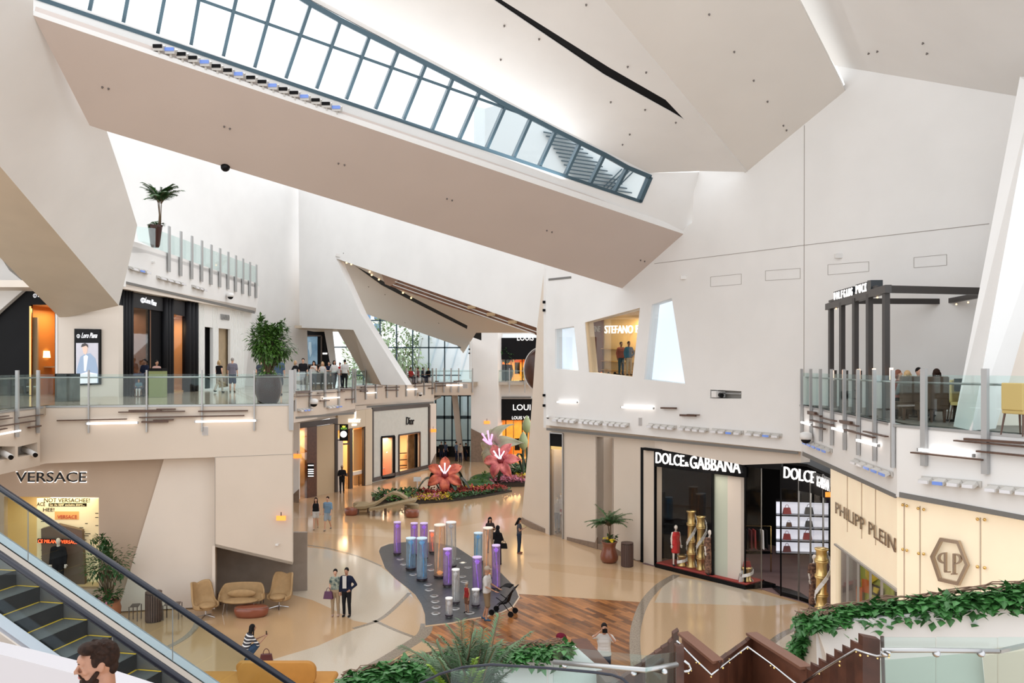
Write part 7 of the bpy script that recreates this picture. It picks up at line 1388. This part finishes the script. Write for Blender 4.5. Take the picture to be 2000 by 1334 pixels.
# ---- foreground person ----
def fore():
    D=4.75; k=1.0; hc=P(190,1297,D); t=thing('person','bearded person in a light tank top looking left at the bottom left corner','person',(hc.x,hc.y,5.15)); o=V((hc.x,hc.y,0))
    yaw=math.radians(-56); Rz=MX.Rotation(yaw,3,'Z'); tl=MX.Rotation(.08,3,'X'); z0=hc.z-5.15
    def H(v): return V((0,0,z0))+Rz@(tl@V(v))
    RR=Rz@tl
    B=MB(); B.ell(H((0,.012,.02)),(.076,.096,.105),24,16,RR); B.ell(H((0,-.035,-.055)),(.056,.058,.062),16,12,RR); B.ell(H((0,-.075,-.095)),(.028,.024,.022),12,8,RR)
    B.ell(H((0,-.072,.045)),(.055,.03,.03),14,8,RR); B.ell(H((-.024,-.088,.026)),(.022,.012,.008),10,6,RR); B.ell(H((.024,-.088,.026)),(.022,.012,.008),10,6,RR)
    [B.ell(H((s*.03,-.087,.0185)),(.015,.008,.0045),10,6,RR) for s in (-1,1)]; [B.ell(H((s*.03,-.086,.0055)),(.013,.006,.003),10,6,RR) for s in (-1,1)]; cap(B,H((0,-.092,.018)),H((0,-.116,-.018)),.0085,.0125,8); B.ell(H((.011,-.103,-.022)),.009,8,6); B.ell(H((-.011,-.103,-.022)),.009,8,6)
    B.ell(H((.04,-.066,-.015)),(.022,.02,.02),10,8,RR); B.ell(H((-.04,-.066,-.015)),(.022,.02,.02),10,8,RR); B.ell(H((0,-.09,-.046)),(.024,.011,.006),12,6,RR); B.ell(H((0,-.089,-.058)),(.020,.012,.007),12,6,RR)
    for s in (-1,1): B.ell(H((s*.076,.012,.0)),(.009,.019,.032),10,8,RR); B.ell(H((s*.082,.018,.008)),(.008,.012,.022),10,8,RR)
    cap(B,H((0,.03,-.06)),V((0.03,.03,z0-.20)),.058,.064,14); 
    for z,wd,r in ((z0-.22,.12,.06),(z0-.28,.13,.08),(z0-.36,.11,.10),(z0-.46,.10,.10),(z0-.56,.08,.095),(z0-.68,.09,.10)): cap(B,(.03-wd*.75,.03+wd*.6,z),(.03+wd*.75,.03-wd*.6,z),r,r)
    for s in (-1,1): 
        a=V((.03+s*.13,.03-s*.10,z0-.235)); e=a+V((s*.05,-.03,-.28)); w_=e+V((.0,-.12,-.22)); cap(B,a,e,.055,.042); cap(B,e,w_,.04,.028)
        hp=V((.03+s*.07,.03-s*.05,z0-.72)); kn=hp+V((0,-.04,-.43)); an=V((hp.x,hp.y,.09)); cap(B,hp,kn,.09,.06); cap(B,kn,an,.058,.04); cap(B,an+V((0,0,-.04)),an+V((-.12,-.06,-.05)),.035,.03)
    hands=MB()
    for s in (-1,1):
        w_=V((.03+s*.18,-.12-s*.10,z0-.735)); 
        hands.ell(w_+V((0,-.02,-.04)),(.04,.025,.05),10,6)
        for j in range(4): b=w_+V((-.028+.018*j,-.03,-.08)); hands.tube([b,b+V((0,-.01,-.035)),b+V((0,.0,-.065))],[.0095,.0085,.006],6)
        b=w_+V((.035*-s,-.02,-.02)); hands.tube([b,b+V((-.01*s,-.02,-.03)),b+V((-.01*s,-.03,-.055))],[.011,.0095,.007],6)
    JOBS.append((B,hands,t,mat('skin_tanned',(.36,.17,.10),.45,noise=.12,nscale=30),.0075))
    def soft(nm,mb,m,v,it=3):
        ob=mb.build(nm,m,t,True,local=True); r=ob.modifiers.new('remesh','REMESH'); r.mode='VOXEL'; r.voxel_size=v; s=ob.modifiers.new('smooth','SMOOTH'); s.iterations=it; s.factor=.5
    Hh=MB(); Hh.ell(H((0,.030,.042)),(.083,.094,.094),22,14,RR); rnd=random.Random(3); Hh.ell(H((0,-.040,.102)),(.066,.056,.036),16,8,RR); Hh.ell(H((0,.045,.085)),(.075,.06,.045),14,8,RR); Hh.ell(H((0,.07,-.02)),(.065,.042,.06),14,8,RR)
    for s in (-1,1): Hh.ell(H((s*.071,-.018,.035)),(.012,.022,.035),8,6,RR)
    for i in range(46):
        a=rnd.uniform(-2.4,2.4); b=rnd.uniform(-.1,1.0); p=V((math.sin(a)*.078*math.cos(b),.025-math.cos(a)*-.085*math.cos(b)*-1,.05+.085*math.sin(b))); p=V((p.x,-p.y+.05,p.z)) if abs(a)<1 and b<.6 else p
        cap(Hh,H(p),H(p*1.03+V((rnd.uniform(-.02,.02),-.02,.008))),.013,.006,6)
    soft('hair',Hh,HR['b'],.006,2)
    Bd=MB()
    for s in (-1,1):
        cap(Bd,H((s*.066,-.012,-.03)),H((s*.052,-.048,-.078)),.014,.017,8); cap(Bd,H((s*.052,-.048,-.078)),H((s*.02,-.082,-.10)),.017,.019,8); cap(Bd,H((s*.03,-.088,-.052)),H((s*.012,-.097,-.036)),.0055,.006,8); cap(Bd,H((s*.034,-.082,-.055)),H((s*.03,-.08,-.09)),.008,.012,8)
        cap(Bd,H((s*.044,-.093,.036)),H((s*.018,-.100,.033)),.0035,.0042,8)
    cap(Bd,H((-.02,-.085,-.105)),H((.02,-.085,-.105)),.017,.017,8); cap(Bd,H((-.012,-.098,-.037)),H((.012,-.098,-.037)),.005,.005,8)
    Bd.ell(H((0,-.036,-.080)),(.0575,.0635,.042),18,12,RR)
    soft('beard',Bd,HR['b'],.005,1)
    E=MB()
    for s in (-1,1): E.ell(H((s*.030,-.0815,.012)),(.011,.006,.005),12,8,RR)
    E.build('eyes',mat('eye_white',(.32,.28,.25),.3),t,True,local=True); E=MB()
    for s in (-1,1): E.ell(H((s*.030,-.0868,.012)),(.0052,.002,.0045),10,8,RR)
    E.build('irises',BLACK,t,True,local=True); MB().ell(H((0,-.098,-.051)),(.020,.006,.0085),12,8,RR).build('lips',mat('lips',(.35,.10,.09),.5),t,True,local=True)
    S=MB()
    for z,wd,r in ((z0-.30,.09,.09),(z0-.36,.11,.112),(z0-.46,.10,.112),(z0-.56,.08,.108),(z0-.68,.09,.112)): cap(S,(.03-wd*.75,.03+wd*.6,z),(.03+wd*.75,.03-wd*.6,z),r,r)
    for s in (-1,1): S.tube([(.03+s*.075,-.06-s*.05,z0-.33),(.03+s*.085,.03-s*.07,z0-.175),(.03+s*.075,.10-s*.05,z0-.33)],.02,8)
    soft('tank_top',S,cm((.5,.5,.5)),.012)
    Q=MB()
    for s in (-1,1): hp=V((.03+s*.07,.03-s*.05,z0-.72)); kn=hp+V((0,-.04,-.43)); cap(Q,hp,kn,.10,.085)
    cap(Q,(-.04,.08,z0-.70),(.10,-.02,z0-.70),.11,.11); soft('shorts',Q,cm(NAVY),.02)
    MB().box((o.x,o.y,5.10),(1.0,.42,.1)).build('escalator_step',STEPM,None,label='dark moving step under the bearded person at the bottom left',cat='step')
    MB().tube([(o.x,o.y,0),(o.x,o.y,5.05)],.2,10).build('support_column',CREAM,None,label='cream column carrying the moving step under the bearded person',cat='column')
fore()
flush()
